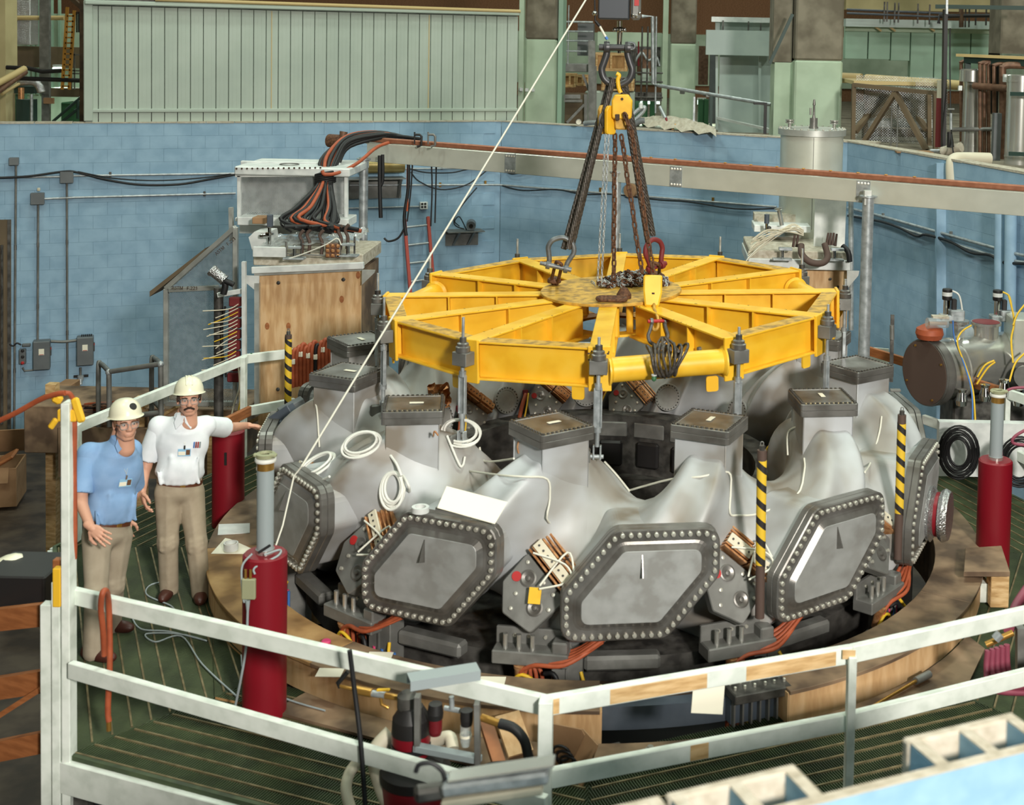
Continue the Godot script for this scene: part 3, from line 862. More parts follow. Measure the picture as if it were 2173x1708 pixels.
func crate(a: Vector3, b: Vector3, dep: float, label: String) -> void:
	var o := thing("wooden_crate", label, "crate")
	part(slab(a, b, dep), "body", M.crate_wood, o)
	var w := absf(b.x - a.x); var h := absf(b.y - a.y)
	for s in [0.06, 0.5, 0.94]:
		part(mb().bar(V(lerpf(a.x, b.x, s), a.y, a.z + 0.02), V(lerpf(a.x, b.x, s), b.y, a.z + 0.02), 0.08, 0.04), "batten", M.bare_wood, o)
	for s in [0.07, 0.93]:
		part(mb().bar(V(a.x, lerpf(a.y, b.y, s), a.z + 0.025), V(b.x, lerpf(a.y, b.y, s), a.z + 0.025), 0.04, 0.06), "batten", M.bare_wood, o)

func background_right() -> void:
	var o := thing("mint_gallery", "mint green panelled gallery wall at the upper right", "wall panel")
	var xs := [V(4.135, 4.175, -29), V(4.64, 4.185, -29), V(5.136, 4.195, -29), V(5.569, 4.204, -29), V(6.096, 4.215, -29), V(6.891, 4.231, -29), V(7.665, 4.246, -29)]
	var lo := [3.92, 3.92, 3.9, 3.5, 3.5, 3.5, 3.5]
	for k in 6:
		part(slab(V(xs[k].x + 0.01, lo[k], xs[k].z), V(xs[k + 1].x - 0.01, 4.62, xs[k].z), 0.3, 0.01), "panel", M.mint_panel, o)
	part(slab(V(4.131, 4.525, -28.9), V(7.521, 4.676, -28.9), 0.2), "upper_strip", M.mint, o)
	part(slab(V(4.071, 4.623, -28.5), V(7.413, 4.792, -28.5), 0.5), "cap_channel", M.pale_panel, o)
	for x in [V(5.175, 4.545, -28.7), V(6.022, 4.562, -28.7), V(4.868, 4.539, -28.7)]: part(mb().bar(x, x + V(-0.2, 0.14, 0), 0.06, 0.04), "gusset", M.tan_pipe, o)
	solo(slab(V(5.7, 5.264, -40), V(10.438, 6.069, -40), 0.4), "cream_backdrop", M.cream_wall, "pale cream block wall behind the pipe railings", "wall panel")
	for k in 2:
		var y: Vector3 = [V(4.038, 4.98, -28.2), V(4.012, 4.896, -28)][k]
		solo(mb().tube([y, y + V(2.15 if k == 0 else 2.2, -0.045, 0)], 0.022), "guard_pipe", M.slate, ["upper blue grey railing pipe above the mint gallery", "lower blue grey railing pipe above the mint gallery"][k], "pipe")
	o = thing("railing_posts", "row of dark upright posts above the mint gallery", "railing")
	posts_at(o, [V(4.803, 4.733, -28), V(4.863, 4.734, -28), V(5.023, 4.718, -28), V(5.103, 4.719, -28), V(5.512, 4.708, -28), V(5.761, 4.693, -28), V(6.52, 4.648, -28), V(6.599, 4.65, -28), V(6.738, 4.693, -28), V(6.957, 4.697, -28)], 0.42, 0.03, M.dark_steel)
	o = thing("black_pipework", "black angled pipework above the gallery at the upper right", "pipe")
	part(mb().tube([V(5.875, 4.711, -27.6), V(5.879, 4.868, -27.6), V(7.164, 4.903, -27.6)], 0.04), "pipe", M.black_paint, o)
	part(mb().tube([V(6.348, 4.642, -27.6), V(6.335, 5.033, -27.6)], 0.05), "riser", M.brown_dirt, o)
	solo(mb().bar(V(4.829, 4.935, -23), V(6.272, 4.931, -22.6), 0.08, 0.07), "crane_rail", M.teal_frame, "long dark rail across the top right corner", "rail")
	solo(slab(V(6.723, 5.098, -26), V(7.046, 5.363, -26), 0.4), "orange_box", M.copper, "orange brown box at the top right corner", "box")
	# tall channel and vertical pipe
	o = thing("tall_channel", "tall black steel channel rising from the right wall", "post")
	part(mb().bar(V(4.08, 2.62, -18.6), V(4.045, 4.777, -18.6), 0.12, 0.05), "web", M.black_paint, o)
	part(mb().bar(V(4.036, 1.611, -18.4), V(4.035, 2.728, -18.5), 0.03, 0.04), "tail", M.black_paint, o)
	part(mb().bar(V(4.045, 4.709, -18.5), V(4.039, 5.102, -18.5), 0.03, 0.03), "top_rod", M.galvanised, o)
	solo(mb().tube([V(6.416, 4.116, -25), V(6.402, 5.315, -25)], 0.045), "blue_pipe", M.slate, "thin blue grey vertical pipe left of the dark corner column", "pipe")
	solo(mb().tube(curve([V(4.098, 4.513, -18.5), V(4.096, 3.857, -18.4), V(4.039, 2.974, -17.9), V(3.974, 2.772, -17.3), V(4.044, 2.643, -17)], 6), 0.01), "hanging_cable", M.black_rubber, "thin dark cable hanging right of the black channel", "cable")
	# lagged pipe and wire cage
	o = thing("lagged_pipe", "long tan lagged pipe lying across the wire cage", "pipe")
	part(mb().tube([V(3.253, 3.668, -23), V(3.55, 3.663, -22.8)], 0.09, 12), "pipe", M.tan_pipe, o)
	part(mb().tube([V(3.615, 3.668, -22.7), V(5.052, 3.619, -21.5)], 0.08, 12), "pipe", M.tan_pipe, o)
	o = thing("wire_cage", "brown grey welded cage of angle frames and wire mesh", "cage")
	var fl := V(3.073, 2.743, -20.4)
	var fr := V(4.144, 2.75, -19.2)
	for e in [[V(3.073, 2.743, -20.4), V(3.062, 3.648, -20.4)], [V(3.423, 2.671, -21.4), V(3.413, 3.559, -21.4)], [V(4.139, 2.733, -19.4), V(4.106, 3.566, -19.4)], [V(4.258, 2.651, -20.4), V(4.224, 3.511, -20.4)],
		[V(3.063, 3.633, -20.4), V(4.147, 3.567, -19.4)], [V(3.216, 2.777, -20.2), V(3.615, 3.549, -19.9)], [V(3.615, 3.549, -19.9), V(4.028, 2.722, -19.5)], [V(3.128, 2.891, -20.6), V(3.7, 3.497, -21.2)], [V(3.906, 3.479, -21), V(4.219, 2.957, -20.4)]]:
		part(mb().bar(e[0], e[1], 0.09, 0.06), "angle_bar", M.brown_panel, o)
	part(slab(V(3.093, 3.634, -20.6), V(4.413, 3.69, -20.6), 1.4), "roof_sheet", M.tan_pipe, o)
	part(slab(V(3.566, 2.627, -22.2), V(4.718, 2.841, -22.2), 0.5), "base_box", M.brown_panel, o)
	for x in [V(3.588, 2.685, -20), V(3.662, 2.695, -19.9)]: part(mb().tube([x, x + V(0, 0.75, 0)], 0.012), "rod", M.grey_steel, o)
	var cell := mb()
	for d in [V(0.02, 0.02, 0), V(0.02, -0.02, 0)]: cell.bar(-d, d, 0.004, 0.004)
	var at := []
	for a in 34:
		for b in 26: at.append(Transform3D(Basis(), V(3.192, 2.751, -20.9) + V(a * 0.04, b * 0.04, a * 0.014)))
	scatter(withmat(cell, M.galvanised), at, "wire_mesh", o)
	solo(slab(V(3.86, 2.921, -24), V(5.089, 3.375, -24), 0.2), "brown_screen", M.brown_panel, "brown screen standing behind the wire cage", "screen")
	solo(slab(V(3.929, 2.672, -24.5), V(5.208, 2.918, -24.5), 0.2), "white_screen", M.white_metal, "pale low screen behind the wire cage", "screen")
	o = thing("red_strut", "red and cream strut standing at the right end of the cage", "strut")
	part(mb().tube([V(4.065, 2.815, -18.9), V(4.063, 3.518, -18.9)], 0.04, 10), "red_tube", M.maroon, o)
	part(mb().tube([V(4.063, 3.518, -18.9), V(4.062, 3.775, -18.9)], 0.035, 10), "cream_tube", M.cream_hose, o)
	# cylinders and pipes
	silver("silver_cylinder", V(4.585, 2.722, -19), 0.155, 1.10, "slim polished steel cylinder right of the black channel")
	silver("silver_cylinder", V(4.835, 2.696, -17.5), 0.18, 1.20, "polished steel cylinder cut by the right edge of the view")
	solo(mb().lathe([[0, 0], [0.17, 0], [0.17, 0.16], [0.14, 0.18], [0, 0.18]], 20, Transform3D(Basis(), V(4.514, 3.764, -18.9))), "cylinder_cap", M.bright_steel, "short bright cap ring on the slim steel cylinder", "cap")
	o = thing("copper_manifold", "rank of brown copper pipes bent over behind the cylinders", "pipe")
	var k := 0
	for e in [[2040, 300, 131], [2080, 330, 134], [2089, 320, 136], [2098, 310, 136], [2110, 330, 138], [2128, 340, 141]]:
		var px: Vector3 = [V(4.47, 2.881, -19.2), V(4.602, 2.731, -18.6), V(4.662, 2.732, -18.6), V(4.722, 2.733, -18.6), V(4.751, 2.719, -18.4), V(4.819, 2.673, -18.2)][k]
		var py: Vector3 = [V(4.433, 4.026, -19.2), V(4.56, 4.02, -18.6), V(4.62, 4.015, -18.6), V(4.679, 4.016, -18.6), V(4.708, 4.001, -18.4), V(4.774, 3.987, -18.2)][k]
		part(mb().tube(curve([px, py - V(0, 0.08, 0), py, py + V(0.08, 0.03, 0), py + V(0.3, 0.03, 0)], 5), 0.028 if k < 5 else 0.05, 8), "pipe", M.copper_pipe, o)
		k += 1
	part(mb().tube([V(4.49, 3.713, -18.6), V(4.809, 3.703, -18)], 0.05, 10), "cross_pipe", M.copper_pipe, o)
	part(mb().tube([V(4.237, 3.076, -18.8), V(4.764, 3.114, -18.5)], 0.03, 8), "cross_pipe", M.grey_steel, o)
	part(slab(V(4.244, 3.646, -18.5), V(4.295, 3.713, -18.5), 0.05), "tag", M.white_metal, o)
	part(slab(V(4.721, 3.795, -17.9), V(4.769, 3.898, -17.9), 0.08), "tag", M.white_metal, o)
	o = thing("pipe_bracket", "tan topped bracket rail above the copper pipes", "bracket")
	part(mb().bar(V(4.349, 4.136, -19), V(5.179, 4.121, -18), 0.14, 0.04), "top_board", M.tan_pipe, o)
	part(mb().bar(V(4.453, 4.077, -19), V(5.181, 4.057, -18), 0.1, 0.1), "channel", M.teal_frame, o)
	part(mb().bar(V(4.479, 3.882, -19), V(4.473, 4.064, -19), 0.08, 0.08), "leg", M.teal_frame, o)
	o = thing("support_arms", "dark green support arms across the right hand cylinder", "bracket")
	part(mb().bar(V(4.628, 3.663, -17.2), V(4.908, 3.671, -17), 0.06, 0.05), "arm", M.teal_frame, o)
	part(mb().bar(V(4.582, 2.898, -17), V(4.877, 2.909, -16.8), 0.06, 0.05), "arm", M.teal_frame, o)
	solo(mb().bar(V(4.663, 2.689, -18), V(4.666, 3.366, -18), 0.12, 0.1), "grey_stanchion", M.box_grey, "blue grey stanchion behind the copper pipes", "post")
	o = thing("lagged_elbow", "cream lagged pipe elbow bending over the right wall", "pipe")
	part(mb().tube(curve([V(4.329, 2.825, -17), V(4.002, 2.834, -16.9), V(3.834, 2.828, -16.8), V(3.79, 2.747, -16.75), V(3.799, 2.464, -16.7)], 8), 0.08, 14), "lagging", M.cream_hose, o)
	o = thing("wall_top_valve", "grey valve body with a hand lever on the right wall top", "valve")
	part(mb().tube([V(3.981, 2.806, -18.2), V(4.193, 2.892, -18)], 0.07, 10), "body", M.raw_block, o)
	part(mb().tube([V(3.839, 2.808, -18.3), V(3.981, 2.819, -18.2)], 0.025, 8), "pipe", M.galvanised, o)
	part(mb().tube([V(4.045, 2.889, -18), V(4.025, 3.095, -18)], 0.05, 10, true, 0.7), "bonnet", M.black_paint, o)
	part(mb().tube([V(4.044, 3.128, -18), V(4.037, 3.353, -18)], 0.02, 8), "stem", M.galvanised, o)
	part(mb().tube([V(3.99, 3.404, -18), V(4.08, 3.406, -18)], 0.015, 8), "lever", M.grey_steel, o)
	solo(mb().bx(V(3.558, 2.806, -18.1), V(0.5, 0.02, 0.3)), "brown_paper", M.cardboard, "flattened brown paper on the right wall top", "paper")

func silver(called: String, at: Vector3, r: float, h: float, label: String) -> void:
	var o := thing(called, label, "cylinder", at)
	part(mb().lathe([[0, 0], [r - 0.01, 0], [r, 0.01], [r, h], [r - 0.02, h + 0.01], [0, h + 0.01]], 28), "shell", M.bright_steel, o)
	part(mb().lathe([[r, h * 0.1], [r + 0.006, h * 0.1], [r + 0.006, h * 0.1 + 0.02], [r, h * 0.1 + 0.02]], 28), "band", M.bright_steel, o)
	part(mb().lathe([[r, h * 0.93], [r + 0.006, h * 0.93], [r + 0.006, h * 0.93 + 0.02], [r, h * 0.93 + 0.02]], 28), "band", M.bright_steel, o)

const DECK_AZ := [-133.0, -87.0, -42.0, 1.5, 46.0, 91.0, 136.0]

func deck() -> void:
	for k in 6:
		var a := P(DECK_AZ[k], 4.5, 0)
		var b := P(DECK_AZ[k + 1], 4.5, 0)
		var c := V(CX, 0, CZ)
		var u := (b - a).normalized()
		var inn := Vector3(-u.z, 0, u.x)
		if inn.dot(c - a) < 0: inn = -inn
		var ln := (b - a).length()
		var mid := (a + b) / 2
		var ap := (c - mid).dot(inn)
		var tn := ln / 2 / ap
		var o := thing("floor_grating", ["bar grating panel at the far left behind the mesh cage", "green bar grating panel on the left under the two men", "green bar grating panel at the lower left inside the white rail", "green bar grating panel at the lower right inside the white rail", "green bar grating panel on the right by the red cylinder", "green bar grating panel at the far right beyond the ring"][k], "floor grating", mid)
		var bars := mb()
		var s := -ln / 2
		while s < ln / 2:
			var t := minf((ln / 2 - absf(s)) / tn, ap - 3.0)
			if t > 0.05: bars.bar(u * s + V(0, -0.02, 0), u * s + inn * t + V(0, -0.02, 0), 0.0045, 0.03)
			s += 0.017
		part(bars, "bearing_bars", M.grating_green, o, "stuff")
		var t := 0.03
		while t < ap - 3.0:
			var hl := ln / 2 - t * tn - 0.02
			part(mb().bar(inn * t - u * hl + V(0, -0.008, 0), inn * t + u * hl + V(0, -0.008, 0), 0.012, 0.016), "cross_bar", M.grating_bar, o)
			t += 0.115
		# the frame below
		part(mb().bar(-u * ln / 2 + V(0, -0.12, 0) - inn * 0.03, u * ln / 2 + V(0, -0.12, 0) - inn * 0.03, 0.05, 0.19, 0.004), "edge_board", M.white_paint, o)
		part(mb().bar(-u * ln / 2 + V(0, -0.012, 0), u * ln / 2 + V(0, -0.012, 0), 0.03, 0.03), "edge_angle", M.grating_green, o)
		for q in 3:
			part(mb().bar(u * (q - 1) * ln * 0.3 + V(0, -0.12, 0), u * (q - 1) * ln * 0.3 + inn * 1.3 + V(0, -0.12, 0), 0.08, 0.16), "joist", M.dark_steel, o)
		part(mb().bar(-u * ln * 0.48 + inn * 0.06 + V(0, -0.2, 0), -u * ln * 0.48 + inn * 0.06 + V(0, -2.15, 0), 0.1, 0.1), "leg", M.dark_steel, o)
		part(mb().bar(u * ln * 0.1 + inn * 0.9 + V(0, -0.2, 0), u * ln * 0.1 + inn * 0.9 + V(0, -2.15, 0), 0.1, 0.1), "leg", M.dark_steel, o)

func arc(a0: float, a1: float, r: float, step := 3.0) -> PackedVector2Array:
	var o := PackedVector2Array()
	var m := maxi(2, int(absf(a1 - a0) / step))
	for k in m + 1:
		var p := P(lerpf(a0, a1, k / float(m)), r, 0)
		o.append(Vector2(p.x, -p.z))
	return o

# lies flat: polygon given in x, -z, with its lower face at y
func flat(poly: PackedVector2Array, y: float, th: float, bev := 0.0) -> MB:
	if Geometry2D.is_polygon_clockwise(poly): poly.reverse()
	return mb().prism(poly, th, Transform3D(Basis(Vector3.RIGHT, V(0, 0, -1), Vector3.UP), V(0, y, 0)), bev)

func xz(p: Vector3) -> Vector2: return Vector2(p.x, -p.z)

func ring() -> void:
	var o := thing("plywood_curb", "low curved plywood curb that rings the grey machine", "curb", V(0, 0, 0))
	var az := [-160.0, -120.0, -76.0, -34.0, 2.6]
	var az2 := [24.8, 62.0, 100.0, 150.0, 200.0]
	for g in [az, az2]:
		for k in 4:
			var p := arc(g[k], g[k + 1] - 0.12, 2.77)
			var q := arc(g[k], g[k + 1] - 0.12, 3.15)
			q.reverse()
			p.append_array(q)
			part(flat(p, 0.196, 0.024, 0.003), "top_board", M.old_plywood if not (g == az and k == 2) else M.golden_ply, o)
			p = arc(g[k], g[k + 1] - 0.1, 3.1)
			q = arc(g[k], g[k + 1] - 0.1, 3.135)
			q.reverse()
			p.append_array(q)
			part(flat(p, 0.0, 0.196), "side_board", M.plywood, o)
			p = arc(g[k], g[k + 1] - 0.1, 2.79)
			q = arc(g[k], g[k + 1] - 0.1, 2.81)
			q.reverse()
			p.append_array(q)
			part(flat(p, -0.3, 0.496), "inner_board", M.old_plywood, o)
	for a in [2.5, 24.9]:
		part(mb().bar(P(a, 2.78, 0.1), P(a, 3.13, 0.1), 0.025, 0.2), "end_board", M.plywood, o)
	# sheets on the grating around it
	var p := arc(-34.5, 60.0, 3.16)
	for q in [V(2.418, 0.02, -9.168), V(2.122, 0.02, -8.527), V(1.161, 0.02, -7.997), V(-0.497, 0.02, -7.472), V(-0.626, 0.02, -7.394), V(-2.334, 0.02, -8.11)]: p.append(xz(q))
	solo(flat(p, 0.003, 0.018), "plywood_sheet", M.old_plywood, "brown stained plywood sheet lying on the grating in front of the curb", "plywood sheet")
	p = arc(-84.0, -42.0, 3.16)
	for q in [V(-2.558, 0.02, -8.208), V(-2.745, 0.02, -8.272), V(-3.504, 0.02, -10.437)]: p.append(xz(q))
	solo(flat(p, 0.003, 0.016), "plywood_sheet", M.golden_ply, "golden plywood sheet on the grating between the men and the red cylinder", "plywood sheet")
	solo(mb().lathe([[0, 0.02], [0.035, 0.02], [0.035, 0.03], [0.018, 0.032], [0.018, 0.05], [0, 0.05]], 14, Transform3D(Basis(), V(0.051, 0, -7.731))), "lag_bolt", M.bolt_steel, "large bolt head on the brown plywood near the rail", "bolt")
	# open part of the curb: dark yoke and the terminal block
	var b := thing("yoke_ring", "dark slate steel ring seen where the curb is open", "ring")
	p = arc(1.0, 25.5, 2.83)
	var r := arc(1.0, 25.5, 2.93)
	r.reverse()
	p.append_array(r)
	part(flat(p, -0.02, 0.15), "rim", M.slate, b)
	p = arc(1.0, 25.5, 2.5)
	r = arc(1.0, 25.5, 2.83)
	r.reverse()
	p.append_array(r)
	part(flat(p, -0.02, 0.1), "ledge", M.brown_dirt, b)
	part(flat(arc(0, 360, 2.86), -2.1, 0.1), "pit_plate", M.dark_pit, b)
	var t := thing("terminal_block", "dark terminal block with studs and ribbed front in the open curb", "terminal block", P(22.0, 2.86, 0.0))
	t.rotation.y = deg_to_rad(22.0)
	part(mb().bx(V(0, 0.19, 0.06), V(0.4, 0.06, 0.34), 0.006), "top_plate", M.dark_steel, t)
	part(mb().bx(V(0, 0.08, 0.02), V(0.38, 0.17, 0.24)), "core", M.slate, t)
	for k in 7: part(mb().bx(V(-0.18 + k * 0.06, 0.08, 0.16), V(0.012, 0.17, 0.04)), "rib", M.grey_steel, t)
	for k in 24: part(mb().lathe([[0, 0.22], [0.01, 0.22], [0.01, 0.24], [0, 0.245]], 8, Transform3D(Basis(), V(-0.17 + (k % 6) * 0.068 + rng.randf() * 0.01, 0, -0.07 + int(k / 6) * 0.075))), "stud", M.bolt_steel, t)
	part(mb().tube(curve([V(-0.15, 0.23, 0.0), V(0.0, 0.27, -0.04), V(0.14, 0.23, 0.05)], 5), 0.012), "wire", M.green_box, t)

# a point of the twisted shell: azimuth, angle in the cross-section
func shell(az: float, th: float, off := 0.0) -> Vector3:
	var psi := deg_to_rad(6.0 * (az - 7.8))
	var ct := cos(th); var st := sin(th)
	var u := (0.54 + 0.14 * sin(psi) * sin(psi) + off) * signf(ct) * pow(absf(ct), 2.0 / 5.0)
	var w := (0.31 + off) * signf(st) * pow(absf(st), 2.0 / 5.0)
	return P(az, 2.1 + u * cos(psi) - w * sin(psi), 0.81 + u * sin(psi) + w * cos(psi))

func hexa(grow: float) -> Array:
	var p := [Vector2(0.509, 0.041), Vector2(0.509, 0.359), Vector2(-0.176, 0.359), Vector2(-0.509, -0.041), Vector2(-0.509, -0.359), Vector2(0.176, -0.359)]
	var q := MB.inset(PackedVector2Array(p), -grow)
	var o := []
	for x in q: o.append(x)
	return o

func vessel() -> void:
	var o := thing("vacuum_vessel", "big twisted grey steel vacuum vessel with square chimneys and bolted hexagonal ports", "vacuum vessel", V(0, 0, 0))
	var rings := []
	for a in 361:
		var ring := PackedVector3Array()
		for b in 120: ring.append(shell(float(a), -TAU * b / 120.0))
		rings.append(ring)
	part(mb().loft(rings), "shell", M.vessel_steel, o)
	# side ports
	var outer := rpoly(hexa(0.0), 0.12, 5)
	var neck := rpoly(hexa(-0.035), 0.1, 5)
	var mn := mb(); mn.prism(neck, 0.46, Transform3D(Basis(), V(0, 0, -0.5)))
	var neck_m := withmat(mn, M.vessel_steel)
	var m1 := mb(); m1.prism(outer, 0.052, Transform3D(Basis(), V(0, 0, -0.105)), 0.006, false); m1.prism(outer, 0.05, Transform3D(Basis(), V(0, 0, -0.05)), 0.008, false)
	var fl_m := withmat(m1, M.flange_steel)
	var m2 := mb()
	var w0 := rpoly(hexa(-0.075), 0.09, 5); var w1 := rpoly(hexa(-0.125), 0.06, 5)
	var r0 := PackedVector3Array(); var r1 := PackedVector3Array(); var r2 := PackedVector3Array()
	for k in w0.size():
		r0.append(V(w0[k].x, w0[k].y, 0.0)); r1.append(V(lerpf(w0[k].x, w1[k].x, 0.35), lerpf(w0[k].y, w1[k].y, 0.35), 0.006)); r2.append(V(w1[k].x, w1[k].y, 0.032))
	m2.loft([r0, r1, r2], true, false)
	var bev_m := withmat(m2, M.flange_steel)
	var m3 := mb(); m3.prism(w1, 0.012, Transform3D(Basis(), V(0, 0, 0.022)), 0.004)
	var plate_m := withmat(m3, M.plate_steel)
	var m4 := mb(); m4.prism(PackedVector2Array([Vector2(0.0, 0.0), Vector2(0.055, 0.02), Vector2(0.0, 0.15)]), 0.008, Transform3D(Basis(V(0, 0, 1), V(0, 1, 0), V(-1, 0, 0)), V(0.004, 0.06, 0.034)))
	var tab_m := withmat(m4, M.flange_steel)
	var mbolt := mb(); mbolt.lathe([[0.0085, 0.0], [0.0165, 0.001], [0.0165, 0.012], [0.013, 0.017], [0.0, 0.018]], 10, Transform3D(Basis(Vector3.RIGHT, PI / 2), Vector3.ZERO))
	var bolt_m := withmat(mbolt, M.bolt_steel)
	var bp := MB.inset(outer, 0.034)
	var per := 0.0
	for k in bp.size(): per += bp[k].distance_to(bp[(k + 1) % bp.size()])
	var spots := []
	var nb := 50
	var k2 := 0
	var acc := 0.0
	for q in nb:
		var want := per * q / nb
		while k2 < bp.size() - 1 and acc + bp[k2].distance_to(bp[(k2 + 1) % bp.size()]) < want:
			acc += bp[k2].distance_to(bp[(k2 + 1) % bp.size()]); k2 += 1
		spots.append(bp[k2].move_toward(bp[(k2 + 1) % bp.size()], want - acc))
	for k in 12:
		var az := 7.8 + 30.0 * k
		var pt := Node3D.new()
		put(pt, "side_port", o)
		pt.transform = Transform3D(Basis(tang(az), Vector3.UP, out(az)), P(az, 2.72, 0.812))
		part(neck_m, "port_neck", M.vessel_steel, pt)
		part(fl_m, "bolted_flange", M.flange_steel, pt)
		part(bev_m, "cover_rim", M.flange_steel, pt)
		part(plate_m, "cover_plate", M.plate_steel, pt)
		if k not in [2, 3, 4, 5, 6, 7, 8]: part(tab_m, "tab", M.flange_steel, pt)
		if k in [0, 1, 10, 11, 2, 9]:
			for s: Vector2 in spots: part(bolt_m, "bolt", M.bolt_steel, pt).position = V(s.x, s.y, 0.0)
	# chimneys
	var sq := rpoly([Vector2(0.215, -0.215), Vector2(0.215, 0.215), Vector2(-0.215, 0.215), Vector2(-0.215, -0.215)], 0.025, 3)
	var sq2 := MB.inset(sq, 0.035)
	var up := Basis(V(1, 0, 0), V(0, 0, -1), V(0, 1, 0))
	var c1 := withmat(mb().prism(sq2, 0.5, Transform3D(up, V(0, -0.5, 0))), M.vessel_steel)
	var c2 := mb(); c2.prism(sq, 0.045, Transform3D(up, V(0, -0.095, 0)), 0.003); c2.prism(sq, 0.045, Transform3D(up, V(0, -0.048, 0)), 0.004)
	var c2m := withmat(c2, M.flange_steel)
	var c3m := withmat(mb().prism(MB.inset(sq, 0.03), 0.004, Transform3D(up, V(0, -0.004, 0))), M.cover_brass)  # steel cover, its brassy colour holds the mirrored yellow of the frame above
	var cb := mb()
	for k in 48:
		var s := k % 12
		var e := -0.19 + s * 0.0345
		var q: Vector2 = [Vector2(e, -0.198), Vector2(0.198, e), Vector2(-e, 0.198), Vector2(-0.198, -e)][int(k / 12)]
		cb.lathe([[0.0095, -0.003], [0.0095, 0.006], [0.0, 0.008]], 6, Transform3D(Basis(), V(q.x, 0, q.y)))
	var cbm := withmat(cb, M.dark_steel)
	var lab := withmat(mb().bx(V(0.02, 0.002, 0.0), V(0.1, 0.002, 0.035)), M.paper)
	for k in 12:
		var az := -7.2 + 30.0 * k
		var pt := Node3D.new()
		put(pt, "top_port", o)
		pt.transform = Transform3D(Basis(Vector3.UP, deg_to_rad(az + 45.0)), P(az, 2.11, 1.672))
		part(c1, "chimney_neck", M.vessel_steel, pt)
		part(c2m, "square_flange", M.flange_steel, pt)
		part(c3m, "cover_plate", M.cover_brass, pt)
		part(cbm, "cover_bolts", M.dark_steel, pt, "stuff")
		if k < 3 or k > 8: part(lab, "paper_label", M.paper, pt)
	# round inner ports and lifting lugs
	var d0 := mb()
	d0.lathe([[0.1, -0.25], [0.1, -0.03], [0.125, -0.03], [0.128, 0.0], [0.125, 0.008], [0.09, 0.008], [0.088, 0.005], [0.0, 0.005]], 28)
	var dm := withmat(d0, M.plate_steel)
	var d1 := mb()
	for k in 24: d1.lathe([[0.006, 0.006], [0.006, 0.014], [0, 0.015]], 6, Transform3D(Basis(), V(cos(TAU * k / 24) * 0.112, 0, sin(TAU * k / 24) * 0.112)))
	var d1m := withmat(d1, M.dark_steel)
	var lug := withmat(mb().bx(V(0, 0.03, 0), V(0.03, 0.12, 0.09), 0.012), M.grey_steel)
	for k in 12:
		var az := 7.8 + 30.0 * k
		if k in [4, 5, 6, 7, 8]:
			var pt := Node3D.new()
			put(pt, "inner_port", o)
			pt.transform = along(-out(az) * 0.9 + Vector3.UP * 0.25, P(az, 1.52, 0.9))
			part(dm, "round_flange", M.plate_steel, pt)
			part(d1m, "flange_bolts", M.dark_steel, pt, "stuff")
		var lz := -0.5 + 30.0 * k
		part(lug, "lifting_lug", M.grey_steel, o).transform = Transform3D(Basis(Vector3.UP, deg_to_rad(lz)), P(lz, 1.95, 1.36))
	# the bed that carries the vessel
	var bed := thing("machine_bed", "dark steel bed of plates and posts that carries the vessel in its pit", "machine bed")
	var pr := [[1.15, -0.1], [2.42, -0.1], [2.42, 0.2], [1.15, 0.2], [1.15, -0.1]]
	part(mb().lathe(pr, 72, Transform3D(Basis(), V(CX, 0, CZ))), "bed_ring", M.dark_steel, bed)
	for k in 12:
		var az := -7.2 + 15.0 + 30.0 * k - 10.0
		var c := mb().box(Transform3D(Basis(Vector3.UP, deg_to_rad(az)), P(az, 2.55, -0.3)), V(0.2, 1.25, 0.14), 0.006)
		c.box(Transform3D(Basis(Vector3.UP, deg_to_rad(az)), P(az, 2.625, -0.3)), V(0.012, 1.25, 0.012))
		part(c, "support_post", M.grey_steel, bed)
		part(mb().box(Transform3D(Basis(Vector3.UP, deg_to_rad(az + 8)), P(az + 8, 2.5, 0.22)), V(0.5, 0.1, 0.12), 0.02), "foot_casting", M.grey_steel, bed)
	# hidden parts inside the ring
	part(mb().lathe([[1.3, -0.2], [1.3, 0.75], [1.5, 0.75], [1.5, -0.2]], 48, Transform3D(Basis(), V(CX, 0, CZ))), "inner_wall", M.dark_steel, bed)
	for k in 5:
		var az := 146.0 + 16.0 * k
		part(mb().box(Transform3D(Basis(Vector3.UP, deg_to_rad(az)), P(az, 1.33, 0.62)), V(0.3, 0.14, 0.1), 0.01), "inner_bracket", M.grey_steel, bed)
		part(mb().box(Transform3D(Basis(Vector3.UP, deg_to_rad(az)), P(az, 1.27, 0.4)), V(0.22, 0.24, 0.06), 0.02), "inner_window", M.black_paint, bed)

